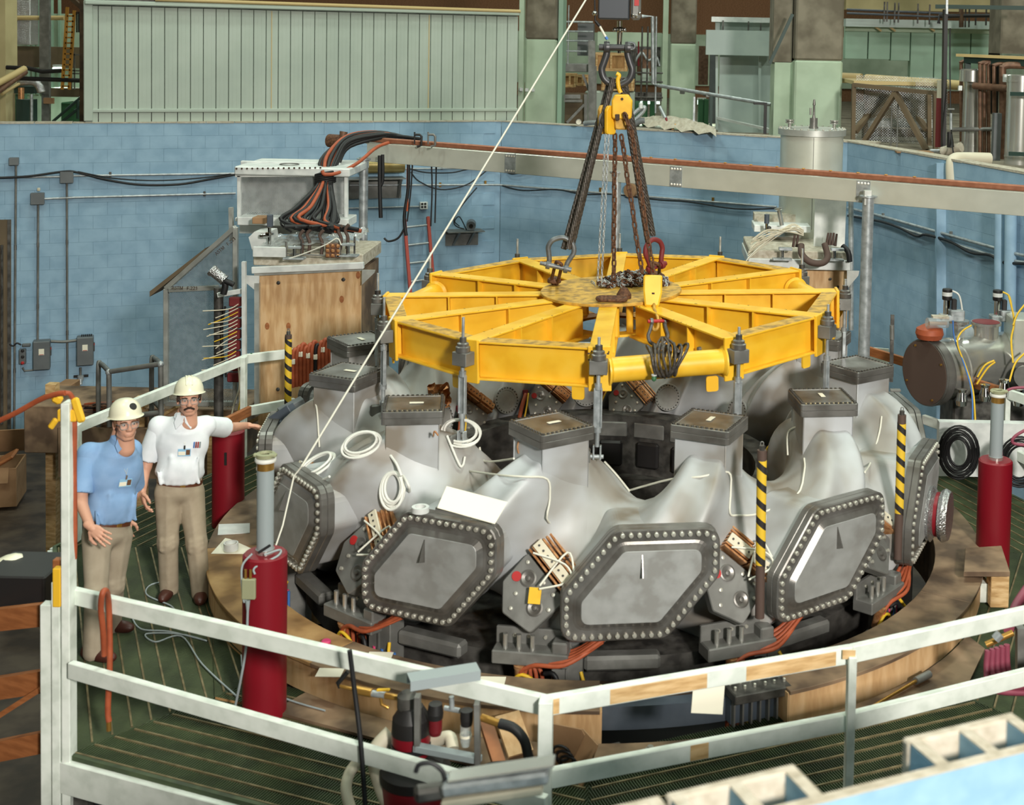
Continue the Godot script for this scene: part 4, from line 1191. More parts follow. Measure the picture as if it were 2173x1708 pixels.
# ends of the helical coil between the ports
func coil_end(o: Node3D, t: Transform3D, third := 0) -> void:
	var bs := Basis(Vector3.BACK, -PI / 4)
	var q := t * Transform3D(bs, Vector3.ZERO)
	part(mb().prism(rpoly([Vector2(0.2, -0.2), Vector2(0.2, 0.1), Vector2(-0.2, 0.1), Vector2(-0.17, -0.14), Vector2(-0.02, -0.26)], 0.03, 3), 0.07, q * Transform3D(Basis(), V(0, 0, -0.07)), 0.006), "end_plate", M.grey_steel, o)
	for s in [[-0.07, 0.0, 0.055], [0.1, -0.08, 0.055]]:
		var e := q * Transform3D(Basis(Vector3.RIGHT, PI / 2), V(s[0], s[1], 0))
		part(mb().lathe([[s[2] * 0.5, 0.001], [s[2], 0.001], [s[2], 0.008], [s[2] * 0.8, 0.01], [s[2] * 0.35, 0.004], [s[2] * 0.3, 0.018], [0, 0.02]], 20, e), "boss", M.flange_steel, o)
	for s in [[-0.05, -0.12], [0.12, 0.06], [-0.15, 0.06], [0.02, 0.06], [0.0, -0.2], [0.17, -0.02]]:
		part(mb().lathe([[0.013, 0], [0.013, 0.014], [0, 0.016]], 8, q * Transform3D(Basis(Vector3.RIGHT, PI / 2), V(s[0], s[1], 0))), "screw", M.bolt_steel, o)
	part(mb().lathe([[0.032, 0], [0.032, 0.01], [0, 0.01]], 16, q * Transform3D(Basis(Vector3.RIGHT, PI / 2), V(-0.13, -0.05, 0))), "red_cap", M.red_part, o)
	# two stacks of copper plates on the upper right edge
	for g in 2:
		var x0 := -0.2 + g * 0.205
		for k in 7:
			part(mb().box(q * Transform3D(Basis(), V(x0 + 0.097, 0.12 + k * 0.027, -0.02 - 0.012 * k)), V(0.19, 0.014, 0.16), 0.002), "copper_plate", M.copper, o)
		part(mb().box(q * Transform3D(Basis(), V(x0 + 0.097, 0.185, 0.055)), V(0.19, 0.07, 0.016), 0.003), "face_bar", M.cream_hose if third == 0 else M.copper, o)
		for k in 4: part(mb().lathe([[0.008, 0], [0.008, 0.004], [0, 0.004]], 8, q * Transform3D(Basis(Vector3.RIGHT, PI / 2), V(x0 + 0.03 + k * 0.045, 0.185, 0.063))), "hole", M.dark_steel, o)

func fittings() -> void:
	for k in 12:
		var az := -7.2 + 30.0 * k
		if k in [3, 4, 5, 6, 7, 8]: continue
		var o := thing("coil_joint", ["copper plated coil joint between the two front ports, tied with white cord", "copper plated coil joint right of the nearest port behind the striped post", "copper plated coil joint in the gap at the right of the vessel", "", "", "", "", "", "", "copper plated coil joint at the far left of the vessel", "copper plated coil joint beside the red cylinder's hose bundle", "copper plated coil joint left of the dark rimmed port below the hose coils"][k], "coil joint", P(az, 2.56, 0.72))
		var lean := Basis(tang(az), Vector3.UP, out(az)) * Basis(Vector3.RIGHT, -0.5)
		coil_end(o, Transform3D(lean, Vector3.ZERO))
		if k in [0, 1, 11]:
			part(mb().tube(curve([lean * V(-0.02, 0.2, 0.08), lean * V(0.2, 0.14, 0.1), lean * V(0.24, 0.04, 0.1), lean * V(0.05, -0.02, 0.1)], 5), 0.007), "tie_cord", M.white_cord, o)
			part(mb().tube(curve([lean * V(0.05, 0.0, 0.1), lean * V(0.2, 0.22, 0.06), lean * V(0.26, 0.1, 0.08)], 5), 0.007), "tie_cord", M.white_cord, o)
		if k == 0: part(mb().box(Transform3D(lean, lean * V(0.02, -0.06, 0.075)), V(0.08, 0.1, 0.004)), "yellow_tag", M.yellow_tape, o)
		var b := thing("clamp_block", ["grey clamp block with three pins between the two front ports", "grey clamp block with pins right of the nearest port", "grey clamp block with pins at the right of the vessel", "", "", "", "", "", "", "grey clamp block at the far left of the vessel", "grey clamp block behind the red cylinder", "grey clamp block with pins left of the dark rimmed port"][k], "clamp", P(az, 2.62, 0.34))
		var yb := Basis(tang(az), Vector3.UP, out(az))
		part(mb().box(Transform3D(yb, V(0, -0.04, 0)), V(0.5, 0.09, 0.16), 0.008), "base", M.grey_steel, b)
		part(mb().box(Transform3D(yb, yb * V(0, 0.05, -0.06)), V(0.5, 0.12, 0.03), 0.006), "back_plate", M.grey_steel, b)
		part(mb().box(Transform3D(yb, yb * V(0.19, 0.03, 0.0)), V(0.1, 0.09, 0.12), 0.01), "end_lug", M.grey_steel, b)
		for x in [-0.17, -0.08, 0.01]: part(mb().tube([yb * V(x, 0.0, 0.03), yb * V(x, 0.1, 0.03)], 0.016, 12), "pin", M.bright_steel, b)
		for x in [-0.125, -0.03, 0.08]: part(mb().lathe([[0.012, 0], [0.012, 0.012], [0, 0.013]], 8, Transform3D(yb * Basis(Vector3.RIGHT, PI / 2), yb * V(x, 0.06, -0.044))), "screw", M.bolt_steel, b)
		# orange hoses that fan out under each joint
		var h := thing("hose_bundle", ["orange water hoses below the nearest port's right corner", "orange water hoses under the right front port", "orange water hoses hanging at the right end of the vessel", "", "", "", "", "", "", "orange water hoses at the far left port", "orange water hoses dropping behind the red cylinder", "orange water hoses between the two front ports"][k], "hose")
		for q in 5:
			var s := q * 0.026
			part(mb().tube(curve([P(az - 5.0 + 15.0 + s * 8.0, 2.66 + 0.02 * (q % 2), 0.42 + s), P(az + 5.0 + s * 20, 2.74 - 0.03 * q, 0.3 + s * 0.6), P(az + 0.2 + s * 6, 2.7 - 0.03 * q, 0.26 - s * 0.3), P(az - 1.6 + s * 30.0, 2.68 - 0.02 * q, 0.12), P(az - 1.4 + s * 34.0, 2.6, -0.5)], 6), 0.014), "hose", M.orange_hose, h)
		for q in 3: part(mb().tube([P(az + 10.0 + q * 0.9, 2.66, 0.43 + q * 0.03), P(az + 11.4 + q * 0.9, 2.67, 0.5 + q * 0.035)], 0.018, 10), "fitting", M.brass if q == 1 else M.chrome, h)
		part(mb().tube(curve([P(az - 3, 2.68, 0.1), P(az - 1, 2.7, 0.2), P(az + 1.4, 2.68, 0.08), P(az + 1.6, 2.6, -0.4)], 6), 0.012), "yellow_hose", M.yellow_wire, h)
		# condenser cans and wires in the gap behind the curb
		var w := thing("pit_wiring", ["coloured wires and a copper can in the gap under the front joint", "coloured wires and a copper can in the gap right of the nearest port", "wires in the gap at the right of the vessel", "", "", "", "", "", "", "wires in the gap at the far left", "wires in the gap behind the red cylinder", "wires and a copper can in the gap left of the dark rimmed port"][k], "wiring")
		part(mb().lathe([[0, 0], [0.035, 0.0], [0.035, 0.13], [0.04, 0.135], [0.04, 0.16], [0, 0.165]], 16, Transform3D(Basis(tang(az), 0.2), P(az - 1.5, 2.64, 0.1))), "copper_can", M.copper, w)
		for q in 6:
			part(mb().tube([P(az + 4.0 + q * 0.8, 2.62, -0.4), P(az + 4.0 + q * 0.8, 2.62, 0.14)], 0.011, 6), "terminal", [M.pink_wire, M.grey_steel, M.blue_wire, M.grey_steel, M.pink_wire, M.blue_wire][q], w)
		part(mb().tube(curve([P(az + 2.0, 2.66, 0.2), P(az + 4.0, 2.7, 0.16), P(az + 5.0, 2.66, -0.4)], 6), 0.016), "black_cable", M.black_rubber, w)
		part(mb().tube(curve([P(az + 7.0, 2.62, 0.2), P(az + 8.0, 2.68, 0.1), P(az + 9.6, 2.72, 0.03)], 6), 0.012), "yellow_cable", M.yellow_wire, w)
	for k in 5:
		var az := 142.0 + 30.0 * k - (30.0 if k == 4 else 0.0) + (0.0 if k < 4 else -60.0)
		if k == 4: az = 112.8
		var o := thing("inner_coil_joint", ["copper plated coil joint at the back right inside the ring", "copper plated coil joint at the back of the ring under the tube", "copper plated coil joint at the back left inside the ring", "copper plated coil joint behind the left chimney inside the ring", "copper plated coil joint behind the right front chimney"][k], "coil joint", P(az + 31, 1.5, 0.86) if k < 4 else P(70.0, 1.62, 0.98))
		var a2 := az + 31.0 if k < 4 else 100.0
		var yb := Basis(tang(a2 + 180.0), Vector3.UP, out(a2 + 180.0)) * Basis(Vector3.RIGHT, -0.45)
		coil_end(o, Transform3D(yb.scaled_local(Vector3.ONE * 0.82), Vector3.ZERO), 1)
		part(mb().box(Transform3D(yb, yb * V(-0.2, 0.07, 0.05)), V(0.05, 0.06, 0.03), 0.004), "red_block", M.dark_red, o)
		part(mb().tube(curve([yb * V(-0.2, 0.06, 0.06), yb * V(-0.26, -0.06, 0.08), yb * V(-0.3, -0.22, 0.02), yb * V(-0.34, -0.4, 0.0)], 6), 0.02), "orange_hose", M.orange_hose, o)
		part(mb().tube(curve([yb * V(-0.18, 0.06, 0.08), yb * V(-0.22, -0.06, 0.11), yb * V(-0.26, -0.22, 0.05)], 6), 0.008), "yellow_wire", M.yellow_wire, o)
	# white cords draped over the ridges
	var cords := [
		["white cord draped over the ridge below the front chimney", [V(-1.256, 1.215, -9.192), V(-0.977, 1.382, -8.626), V(-0.802, 1.408, -8.526), V(-0.663, 1.367, -8.609), V(-0.643, 1.238, -8.601), V(-0.646, 1.086, -8.579), V(-0.487, 0.831, -9.223), V(-0.34, 0.764, -9.343)]],
		["white cord draped over the ridge below the right front chimney", [V(-0.125, 1.083, -9.244), V(0.158, 1.315, -8.812), V(0.351, 1.388, -8.656), V(0.544, 1.378, -8.793), V(0.565, 1.258, -8.796), V(0.561, 1.113, -8.754), V(0.62, 1.071, -8.825), V(0.783, 1.042, -8.954), V(1.041, 1.123, -9.082), V(1.117, 1.237, -9.275), V(1.128, 1.287, -9.405)]],
		["white cord running down beside the far right striped post", [V(1.841, 1.346, -10.313), V(1.81, 1.242, -10.217), V(1.714, 1.088, -9.993), V(1.539, 1.259, -9.213)]],
		["white cord looped over the rear right ridge", [V(1.046, 1.199, -9.745), V(1.052, 1.345, -9.824), V(1.109, 1.427, -9.715)]],
		["white cord on the left ridge below the chimney", [V(-2.595, 1.464, -10.089), V(-2.551, 1.399, -10.018), V(-2.529, 1.25, -9.983), V(-2.511, 1.125, -9.946)]],
		["white cord on the crest right of the front chimney", [V(-0.305, 1.295, -9.21), V(-0.219, 1.182, -9.268), V(-0.126, 1.111, -9.149)]],
		["white cord on the crest right of the hose coils", [V(-1.217, 1.319, -9.412), V(-1.17, 1.242, -9.332), V(-0.902, 1.45, -8.765)]],
	]
	for c in cords: solo(mb().tube(curve(c[1], 4), 0.0075, 6), "draped_line", M.white_cord, c[0], "cord")

const FC := Vector3(-0.336, 2.167, -10.955)

func lifting_frame() -> void:
	var o := thing("lifting_frame", "round yellow painted steel lifting frame with twelve radial beams", "lifting frame", FC)
	var up := V(-0.0324, 1, 0.0119).normalized()
	var x := V(1, 0.0324, 0).normalized()
	o.basis = Basis(x, up, x.cross(up))
	var R := 1.89
	var H := 0.285
	var ends := []
	for k in 12:
		var a := deg_to_rad(-0.5 - 30.0 * k)
		ends.append(V(sin(a), 0, cos(a)))
	for k in 12:
		var d: Vector3 = ends[k]
		var s := V(d.z, 0, -d.x)
		var bs := Basis(s, Vector3.UP, d)
		var b := mb()
		# I-beam: top flange, web, bottom flange; shallower towards the hub
		b.box(Transform3D(bs, d * 1.16 + V(0, -0.008, 0)), V(0.145, 0.016, 1.43), 0.003)
		b.box(Transform3D(bs, d * 1.16 + V(0, -H + 0.008, 0)), V(0.145, 0.016, 1.43), 0.003)
		b.box(Transform3D(bs, d * 1.16 + V(0, -H / 2, 0)), V(0.022, H - 0.03, 1.43))
		part(b, "radial_beam", M.yellow_paint, o)
		part(mb().box(Transform3D(bs, d * 1.885 + V(0, -H / 2 - 0.005, 0)), V(0.16, H + 0.03, 0.024), 0.004), "end_plate", M.yellow_paint, o)
		for r in [0.95, 1.35]:
			for sd in [-1, 1]:
				part(mb().box(Transform3D(bs, d * r + s * sd * 0.038 + V(0, -H / 2, 0)), V(0.058, H - 0.032, 0.012)), "stiffener", M.yellow_paint, o)
		part(mb().tube([d * 1.45 - s * 0.035 + V(0, -0.17, 0), d * 1.45 + s * 0.035 + V(0, -0.17, 0)], 0.016, 10), "pin", M.grey_steel, o)
	for k in 12:
		var a: Vector3 = ends[k] * R
		var b: Vector3 = ends[(k + 1) % 12] * R
		var u := (b - a).normalized()
		a += u * 0.06; b -= u * 0.06
		var inn := -(a + b).normalized()
		if k in [11, 3, 8]:
			part(mb().tube([a + inn * 0.03 + V(0, -0.17, 0), b + inn * 0.03 + V(0, -0.17, 0)], 0.088, 24), "rim_tube", M.yellow_paint, o)
			for p in [a, b]: part(mb().lathe([[0.088, 0], [0.11, 0], [0.11, 0.012], [0.088, 0.03]], 24, along(u if p == a else -u, p + inn * 0.03 + V(0, -0.17, 0))), "tube_collar", M.yellow_paint, o)
		else:
			var m := mb()
			m.bar(a + inn * 0.055 + V(0, -0.01, 0), b + inn * 0.055 + V(0, -0.01, 0), 0.13, 0.014, 0.002)
			m.bar(a + inn * 0.055 + V(0, -H + 0.01, 0), b + inn * 0.055 + V(0, -H + 0.01, 0), 0.13, 0.014, 0.002)
			m.bar(a + inn * 0.055 + V(0, -H / 2, 0), b + inn * 0.055 + V(0, -H / 2, 0), 0.018, H - 0.02)
			part(m, "rim_channel", M.yellow_paint, o)
			var pl := mb().bar(a.lerp(b, 0.03) + inn * 0.055 + V(0, -0.0022, 0), a.lerp(b, 0.97) + inn * 0.055 + V(0, -0.0022, 0), 0.122, 0.003)
			part(pl, "worn_top", M.worn_yellow, o)
		part(mb().prism(rpoly([Vector2(-0.045, -0.09), Vector2(0.045, -0.09), Vector2(0.045, 0.02), Vector2(-0.045, 0.02)], 0.02, 3), 0.016, frame(u, Vector3.UP, a.lerp(b, 0.12) + V(0, -H, 0))), "lug", M.yellow_paint, o)
	part(mb().lathe([[0, -0.0], [0.585, 0.0], [0.588, 0.004], [0.588, 0.022], [0.584, 0.026], [0, 0.026]], 64), "hub_plate", M.worn_yellow, o)
	part(mb().lathe([[0.3, -H], [0.42, -H], [0.42, -H + 0.02], [0.3, -H + 0.02]], 40), "lower_hub_plate", M.yellow_paint, o)
	part(mb().tube([V(0.05, -0.28, 0.42), V(0.05, 0.0, 0.42)], 0.03, 14), "hub_post", M.yellow_paint, o)
	part(mb().tube([V(0.16, -0.28, 0.3), V(0.16, 0.0, 0.3)], 0.03, 14), "hub_post", M.yellow_paint, o)
	# chipped paint
	var ch := []
	for k in 150:
		var d: Vector3 = ends[k % 12]
		var s := V(d.z, 0, -d.x)
		var p := d * rng.randf_range(0.62, 1.87) + s * (0.068 * (1 if rng.randf() > 0.5 else -1)) + V(0, 0.0002, 0)
		if k % 3 == 0: p = d * 1.898 + s * rng.randf_range(-0.075, 0.075) + V(0, rng.randf_range(-0.28, 0.0), 0)
		ch.append(Transform3D(Basis(Vector3.UP, rng.randf() * TAU).scaled(V(rng.randf_range(0.3, 1.4), 0.2 if k % 3 else 1.0, rng.randf_range(0.3, 1.2) if k % 3 else 0.2)), p))
	scatter(withmat(mb().ball(Vector3.ZERO, Vector3.ONE * 0.007, Basis(), 6, 4), M.chip_dark), ch, "paint_chip", o)
	# scribbled writing on one beam
	var d3: Vector3 = ends[4]
	var tm := TextMesh.new()
	tm.text = "a Gan"
	tm.font_size = 10
	tm.pixel_size = 0.006
	tm.depth = 0.002
	var wr := MeshInstance3D.new()
	wr.mesh = tm
	wr.material_override = null
	wr.set_surface_override_material(0, M.chip_dark)
	put(wr, "marker_writing", o)
	wr.transform = Transform3D(Basis(d3 * -1.0, Vector3.UP, V(-d3.z, 0, d3.x)), d3 * 0.82 + V(-d3.z, 0, d3.x) * 0.012 + V(0, -0.1, 0))
	# hanging rods: block on the beam end, nuts, turnbuckle, clevis
	var word := ["nearest the camera", "left of the nearest one", "at the front left corner", "at the left edge", "at the back left", "at the back left beside the ladder", "at the back behind the chain", "at the back right of the chain", "at the far right back", "at the right edge by the tall pole", "at the right corner", "right of the rope wrapped tube"]
	for k in 12:
		var p: Vector3 = o.basis * (ends[k] * 1.955) + FC
		var r := thing("hanger_rod", "steel hanger rod with square block and turnbuckle " + word[k], "hanger rod", p, "")
		r.basis = Basis(Vector3.UP, deg_to_rad(-0.5 - 30.0 * k))
		part(mb().bx(V(0, -0.115, -0.005), V(0.125, 0.095, 0.1), 0.003), "square_block", M.grey_steel, r)
		part(mb().lathe([[0.0, -0.068], [0.05, -0.068], [0.052, -0.062], [0.052, -0.03], [0.042, -0.024], [0.042, -0.006], [0.028, 0.002], [0.0, 0.002]], 24), "washer_stack", M.flange_steel, r)
		part(mb().lathe([[0.0, 0.002], [0.026, 0.002], [0.026, 0.036], [0.0, 0.036]], 6), "nut", M.dark_steel, r)
		var tall := 0.06 if k in [0, 11, 10, 9] else 0.15
		part(mb().tube([V(0, 0.03, 0), V(0, 0.03 + tall, 0)], 0.011, 10), "threaded_end", M.galvanised, r)
		var low := 1.47 - p.y
		part(mb().tube([V(0, -0.16, 0), V(0, low + 0.42, 0)], 0.015, 10), "rod", M.galvanised, r)
		var t := mb()
		t.lathe([[0.014, low + 0.1], [0.026, low + 0.1], [0.026, low + 0.14], [0.014, low + 0.14]], 12)
		t.lathe([[0.014, low + 0.4], [0.026, low + 0.4], [0.026, low + 0.44], [0.014, low + 0.44]], 12)
		t.bx(V(-0.024, low + 0.27, 0), V(0.013, 0.28, 0.03), 0.004)
		t.bx(V(0.024, low + 0.27, 0), V(0.013, 0.28, 0.03), 0.004)
		t.bx(V(0, low + 0.27, 0), V(0.036, 0.28, 0.006))
		part(t, "turnbuckle", M.galvanised, r)
		part(mb().tube([V(0, low + 0.1, 0), V(0, low, 0)], 0.016, 10), "lower_rod", M.galvanised, r)
		var c := mb()
		c.bx(V(-0.024, low - 0.04, 0), V(0.012, 0.1, 0.045), 0.004)
		c.bx(V(0.024, low - 0.04, 0), V(0.012, 0.1, 0.045), 0.004)
		c.tube([V(-0.045, low - 0.07, 0), V(0.045, low - 0.07, 0)], 0.014, 10)
		part(c, "clevis", M.galvanised, r)

# bow shackle: opening at the top of the bow up, pin along x at y = 0
func shackle(o: Node3D, t: Transform3D, w: float, h: float, r: float, m: Material, pinm: Material) -> void:
	var p := []
	for q in [[-0.5, 0.0], [-0.5, 0.18], [-0.62, 0.42], [-0.72, 0.62], [-0.6, 0.86], [-0.3, 1.0], [0.0, 1.05], [0.3, 1.0], [0.6, 0.86], [0.72, 0.62], [0.62, 0.42], [0.5, 0.18], [0.5, 0.0]]: p.append(t * V(q[0] * w, q[1] * h, 0))
	part(mb().tube(curve(p, 4), r, 12), "bow", m, o)
	for s in [-0.5, 0.5]: part(mb().lathe([[0, -r * 0.8], [r * 1.7, -r * 0.8], [r * 1.8, 0], [r * 1.7, r * 0.8], [0, r * 0.8]], 18, t * Transform3D(Basis(Vector3.BACK, PI / 2), V(s * w, 0, 0))), "eye", m, o)
	part(mb().tube([t * V(-0.5 * w - r * 1.6, 0, 0), t * V(0.5 * w + r * 2.2, 0, 0)], r * 0.95, 12), "pin", pinm, o)

func chain_run(called: String, label: String, a: Vector3, b: Vector3, lw: float, lh: float, lr: float, m: Material, individually: bool) -> void:
	var o := thing(called, label, "chain")
	var d := (b - a).normalized()
	var step := lh - lr * 2.4
	var n := int((b - a).length() / step)
	var mesh := withmat(link_mesh(lw - lr * 2, lh - lr * 2, lr, 14, 6), m)
	var at := []
	for k in n:
		var sway := V(sin(k * 0.7) * lr * 0.25, 0, cos(k * 0.9) * lr * 0.2)
		var x := d
		var y := (Vector3.BACK if k % 2 else Vector3.RIGHT)
		y = y.rotated(d, 0.55)
		var t := frame(x, y, a + d * (step * (k + 0.5)) + sway)
		if individually: part(mesh, "chain_link", m, o).transform = t
		else: at.append(t)
	if not individually: scatter(mesh, at, "chain_links", o)

func rope(called: String, label: String, legs: Array, r: float) -> void:
	var o := thing(called, label, "wire rope")
	for l in legs:
		var a: Vector3 = l[0]; var b: Vector3 = l[1]
		var d := (b - a).normalized()
		var x := d.cross(Vector3.BACK).normalized()
		var y := x.cross(d)
		var ln := (b - a).length()
		for s in 6:
			var p := []
			var m := int(ln / 0.03)
			for k in m + 1:
				var f := k / float(m)
				var ph := TAU * (s / 6.0 + f * ln / 0.24)
				p.append(a.lerp(b, f) + (x * cos(ph) + y * sin(ph)) * r * 0.6)
			part(mb().tube(p, r * 0.42, 6), "strand", M.oiled_rope, o)

func tackle() -> void:
	var Z0 := 10.95
	# hook block at the top edge of the view
	var o := thing("crane_hook_block", "dark grey crane hook block with a red label at the top edge", "crane block")
	part(slab(V(-0.484, 4.444, -10.9), V(-0.228, 4.836, -10.9), 0.3, 0.01), "body", M.hook_box, o)
	part(slab(V(-0.217, 4.442, -10.95), V(-0.135, 4.84, -10.95), 0.26, 0.02), "side_cheek", M.grey_steel, o)
	part(slab(V(-0.188, 4.559, -10.94), V(-0.15, 4.618, -10.94), 0.004), "red_label", M.red_part, o)
	for p in [V(-0.198, 4.482, -10.94), V(-0.171, 4.474, -10.94), V(-0.144, 4.498, -10.94)]: part(mb().ball(p, Vector3.ONE * 0.012), "bolt", M.chrome, o)
	o = thing("swivel_shank", "bright chrome swivel shank between hook block and shackle", "swivel")
	part(mb().tube([V(-0.308, 4.433, -11), V(-0.307, 4.363, -11)], 0.022, 16), "upper_shank", M.chrome, o)
	part(mb().lathe([[0.0, -0.02], [0.02, -0.02], [0.034, -0.008], [0.034, 0.012], [0.02, 0.03], [0, 0.03]], 18, Transform3D(Basis(), V(-0.306, 4.355, -11))), "collar", M.chrome, o)
	for s in [-1, 1]: part(mb().ball(V(-0.307, 4.359, -11) + V(s * 0.04, 0, 0.02), Vector3.ONE * 0.018), "knob", M.chrome, o)
	part(mb().tube([V(-0.306, 4.34, -11), V(-0.308, 4.222, -11), V(-0.307, 4.164, -11)], 0.024, 16, true, 0.6), "lower_shank", M.chrome, o)
	o = thing("big_shackle", "large dark bow shackle hanging under the crane hook", "shackle")
	shackle(o, Transform3D(Basis(Vector3.BACK, PI), V(-0.322, 4.211, -10.95)), 0.175, 0.30, 0.029, M.iron_dark, M.iron_dark)
	part(withmat(link_mesh(0.055, 0.07, 0.011), M.shackle_grey), "pin_eye", M.shackle_grey, o).position = V(-0.212, 4.225, -10.93)
	# wire rope slings
	rope("wire_rope_sling", "doubled wire rope sling running to the left shackle", [[V(-0.374, 3.958, -11), V(-0.737, 2.528, -10.93)], [V(-0.347, 3.961, -10.92), V(-0.693, 2.542, -10.85)], [V(-0.357, 3.96, -10.97), V(-0.669, 2.55, -10.9)]], 0.026)
	rope("wire_rope_sling", "wire rope sling running down to the right shackle", [[V(-0.289, 3.959, -11.05), V(-0.032, 2.531, -11.2)], [V(-0.266, 3.957, -11.1), V(0.006, 2.606, -11.25)]], 0.026)
	o = thing("left_shackle", "grey bow shackle tying the left sling to the hub", "shackle")
	shackle(o, Transform3D(Basis(Vector3.UP, 0.1) * Basis(Vector3.BACK, -0.22), V(-0.784, 2.391, -10.85)), 0.15, 0.235, 0.021, M.shackle_grey, M.shackle_grey)
	part(mb().tube([V(-0.85, 2.405, -10.85), V(-0.925, 2.419, -10.85)], 0.016, 10), "pin_head", M.shackle_grey, o)
	padeye(V(-0.827, 2.2, -11.15), 0.3, "rusty swivel eye on the hub under the left shackle", V(-0.769, 2.415, -10.85))
	padeye(V(0.039, 2.2, -11.513), -0.3, "rusty swivel eye on the hub under the right shackle", V(0.035, 2.405, -11))
	o = thing("right_shackle", "rusty red bow shackle tying the right sling to the hub", "shackle")
	shackle(o, Transform3D(Basis(Vector3.UP, 0.7) * Basis(Vector3.BACK, 0.18), V(0.035, 2.373, -11.05)), 0.13, 0.225, 0.021, M.maroon, M.maroon)
	o = thing("spare_eye", "rusty lifting ring lying flat on the front of the hub", "lifting ring")
	part(withmat(link_mesh(0.1, 0.22, 0.02, 20, 8), M.rust), "ring", M.rust, o).transform = Transform3D(Basis(Vector3.RIGHT, PI / 2), V(-0.314, 2.215, -10.437))
	part(mb().lathe([[0, 0], [0.06, 0], [0.06, 0.03], [0.045, 0.055], [0.03, 0.08], [0, 0.085]], 12, Transform3D(Basis(), V(-0.22, 2.196, -10.581))), "swivel_base", M.rust, o)
	# chain hoist
	o = thing("chain_hoist", "worn yellow chain hoist hanging from the big shackle", "chain hoist")
	var body := V(-0.272, 3.726, -10.9)
	part(mb().prism(rpoly([Vector2(-0.08, -0.1), Vector2(0.08, -0.1), Vector2(0.085, 0.05), Vector2(0.05, 0.1), Vector2(-0.06, 0.1), Vector2(-0.085, 0.05)], 0.025, 3), 0.13, Transform3D(Basis(), body + V(0, 0, -0.065)), 0.01), "body", M.yellow_paint, o)
	part(mb().prism(rpoly([Vector2(-0.055, -0.13), Vector2(0.05, -0.13), Vector2(0.06, -0.02), Vector2(-0.06, -0.02)], 0.02, 3), 0.09, Transform3D(Basis(), body + V(0.0, -0.06, -0.05)), 0.01), "lower_body", M.worn_yellow, o)
	for x in [-0.035, 0.035]: part(mb().bx(body + V(x, -0.085, 0.068), V(0.036, 0.05, 0.02), 0.004), "chain_slot", M.chip_dark, o)
	part(mb().lathe([[0.0, 0], [0.012, 0], [0.012, 0.004], [0, 0.004]], 12, Transform3D(Basis(Vector3.RIGHT, PI / 2), body + V(0, 0.065, 0.066))), "hole", M.chip_dark, o)
	var wc := V(-0.394, 3.623, -10.88)
	part(mb().prism(rpoly([Vector2(-0.05, -0.13), Vector2(0.05, -0.13), Vector2(0.055, 0.08), Vector2(0.02, 0.11), Vector2(-0.035, 0.11), Vector2(-0.055, 0.07)], 0.03, 3), 0.03, Transform3D(Basis(V(0.72, 0, -0.7), Vector3.UP, V(0.7, 0, 0.72)), wc + V(0.02, 0, -0.01)), 0.006), "wheel_guard", M.yellow_paint, o)
	part(mb().prism(rpoly([Vector2(-0.05, -0.13), Vector2(0.05, -0.13), Vector2(0.055, 0.08), Vector2(0.02, 0.11), Vector2(-0.035, 0.11), Vector2(-0.055, 0.07)], 0.03, 3), 0.03, Transform3D(Basis(V(0.72, 0, -0.7), Vector3.UP, V(0.7, 0, 0.72)), wc + V(-0.04, 0, -0.07)), 0.006), "wheel_guard", M.worn_yellow, o)
	part(mb().lathe([[0, -0.015], [0.075, -0.015], [0.06, 0], [0.075, 0.015], [0, 0.015]], 24, along(V(0.7, 0, 0.72), wc + V(-0.005, -0.01, -0.035))), "hand_wheel", M.dark_steel, o)
	part(mb().tube(curve([V(-0.286, 3.839, -10.9), V(-0.303, 3.881, -10.9), V(-0.311, 3.943, -10.9), V(-0.301, 3.982, -10.9), V(-0.324, 3.997, -10.9)], 5), 0.018, 10), "top_hook", M.yellow_paint, o)
	chain_run("load_chain", "rusty load chain falling straight to the hub", V(-0.328, 3.495, -10.95), V(-0.314, 2.274, -10.85), 0.05, 0.075, 0.0095, M.rust, true)
	chain_run("load_chain", "rusty load chain slanting to the lower block, left strand", V(-0.275, 3.493, -10.88), V(-0.07, 2.358, -10.55), 0.05, 0.075, 0.0095, M.rust, true)
	chain_run("load_chain", "rusty load chain slanting to the lower block, right strand", V(-0.19, 3.537, -10.84), V(0.02, 2.369, -10.5), 0.05, 0.075, 0.0095, M.rust, true)
	chain_run("load_chain", "short rusty chain above the lower block beside the sling", V(-0.25, 3.678, -10.8), V(-0.168, 3.447, -10.8), 0.05, 0.075, 0.0095, M.rust, true)
	chain_run("hand_chain", "thin galvanised hand chain, left strand", V(-0.402, 3.497, -10.85), V(-0.444, 2.254, -10.8), 0.024, 0.042, 0.0042, M.galvanised, false)
	chain_run("hand_chain", "thin galvanised hand chain, right strand", V(-0.375, 3.499, -10.83), V(-0.412, 2.258, -10.78), 0.024, 0.042, 0.0042, M.galvanised, false)
	# heap of chain on the hub
	o = thing("chain_heap", "heap of loose galvanised and rusty chain on the hub", "chain")
	var l1 := []; var l2 := []
	for k in 620:
		var c := V(-0.427, 2.21, -11.076).lerp(V(0.119, 2.21, -11.136), rng.randf())
		var f := absf((c.x - V(-0.13, 2.21, -11.173).x) / 0.3)
		var hh := 0.11 * maxf(0.12, 1.0 - f * f * 0.9)
		var t := Transform3D(Basis(Quaternion(V(rng.randf() - 0.5, rng.randf() - 0.5, rng.randf() - 0.5).normalized(), rng.randf() * TAU)), c + V(rng.randfn() * 0.02, rng.randf() * hh, rng.randf_range(-0.09, 0.1)))
		if k % 3 == 0: l2.append(t)
		else: l1.append(t)
	scatter(withmat(link_mesh(0.018, 0.038, 0.0045, 10, 5), M.galvanised), l1, "galvanised_links", o)
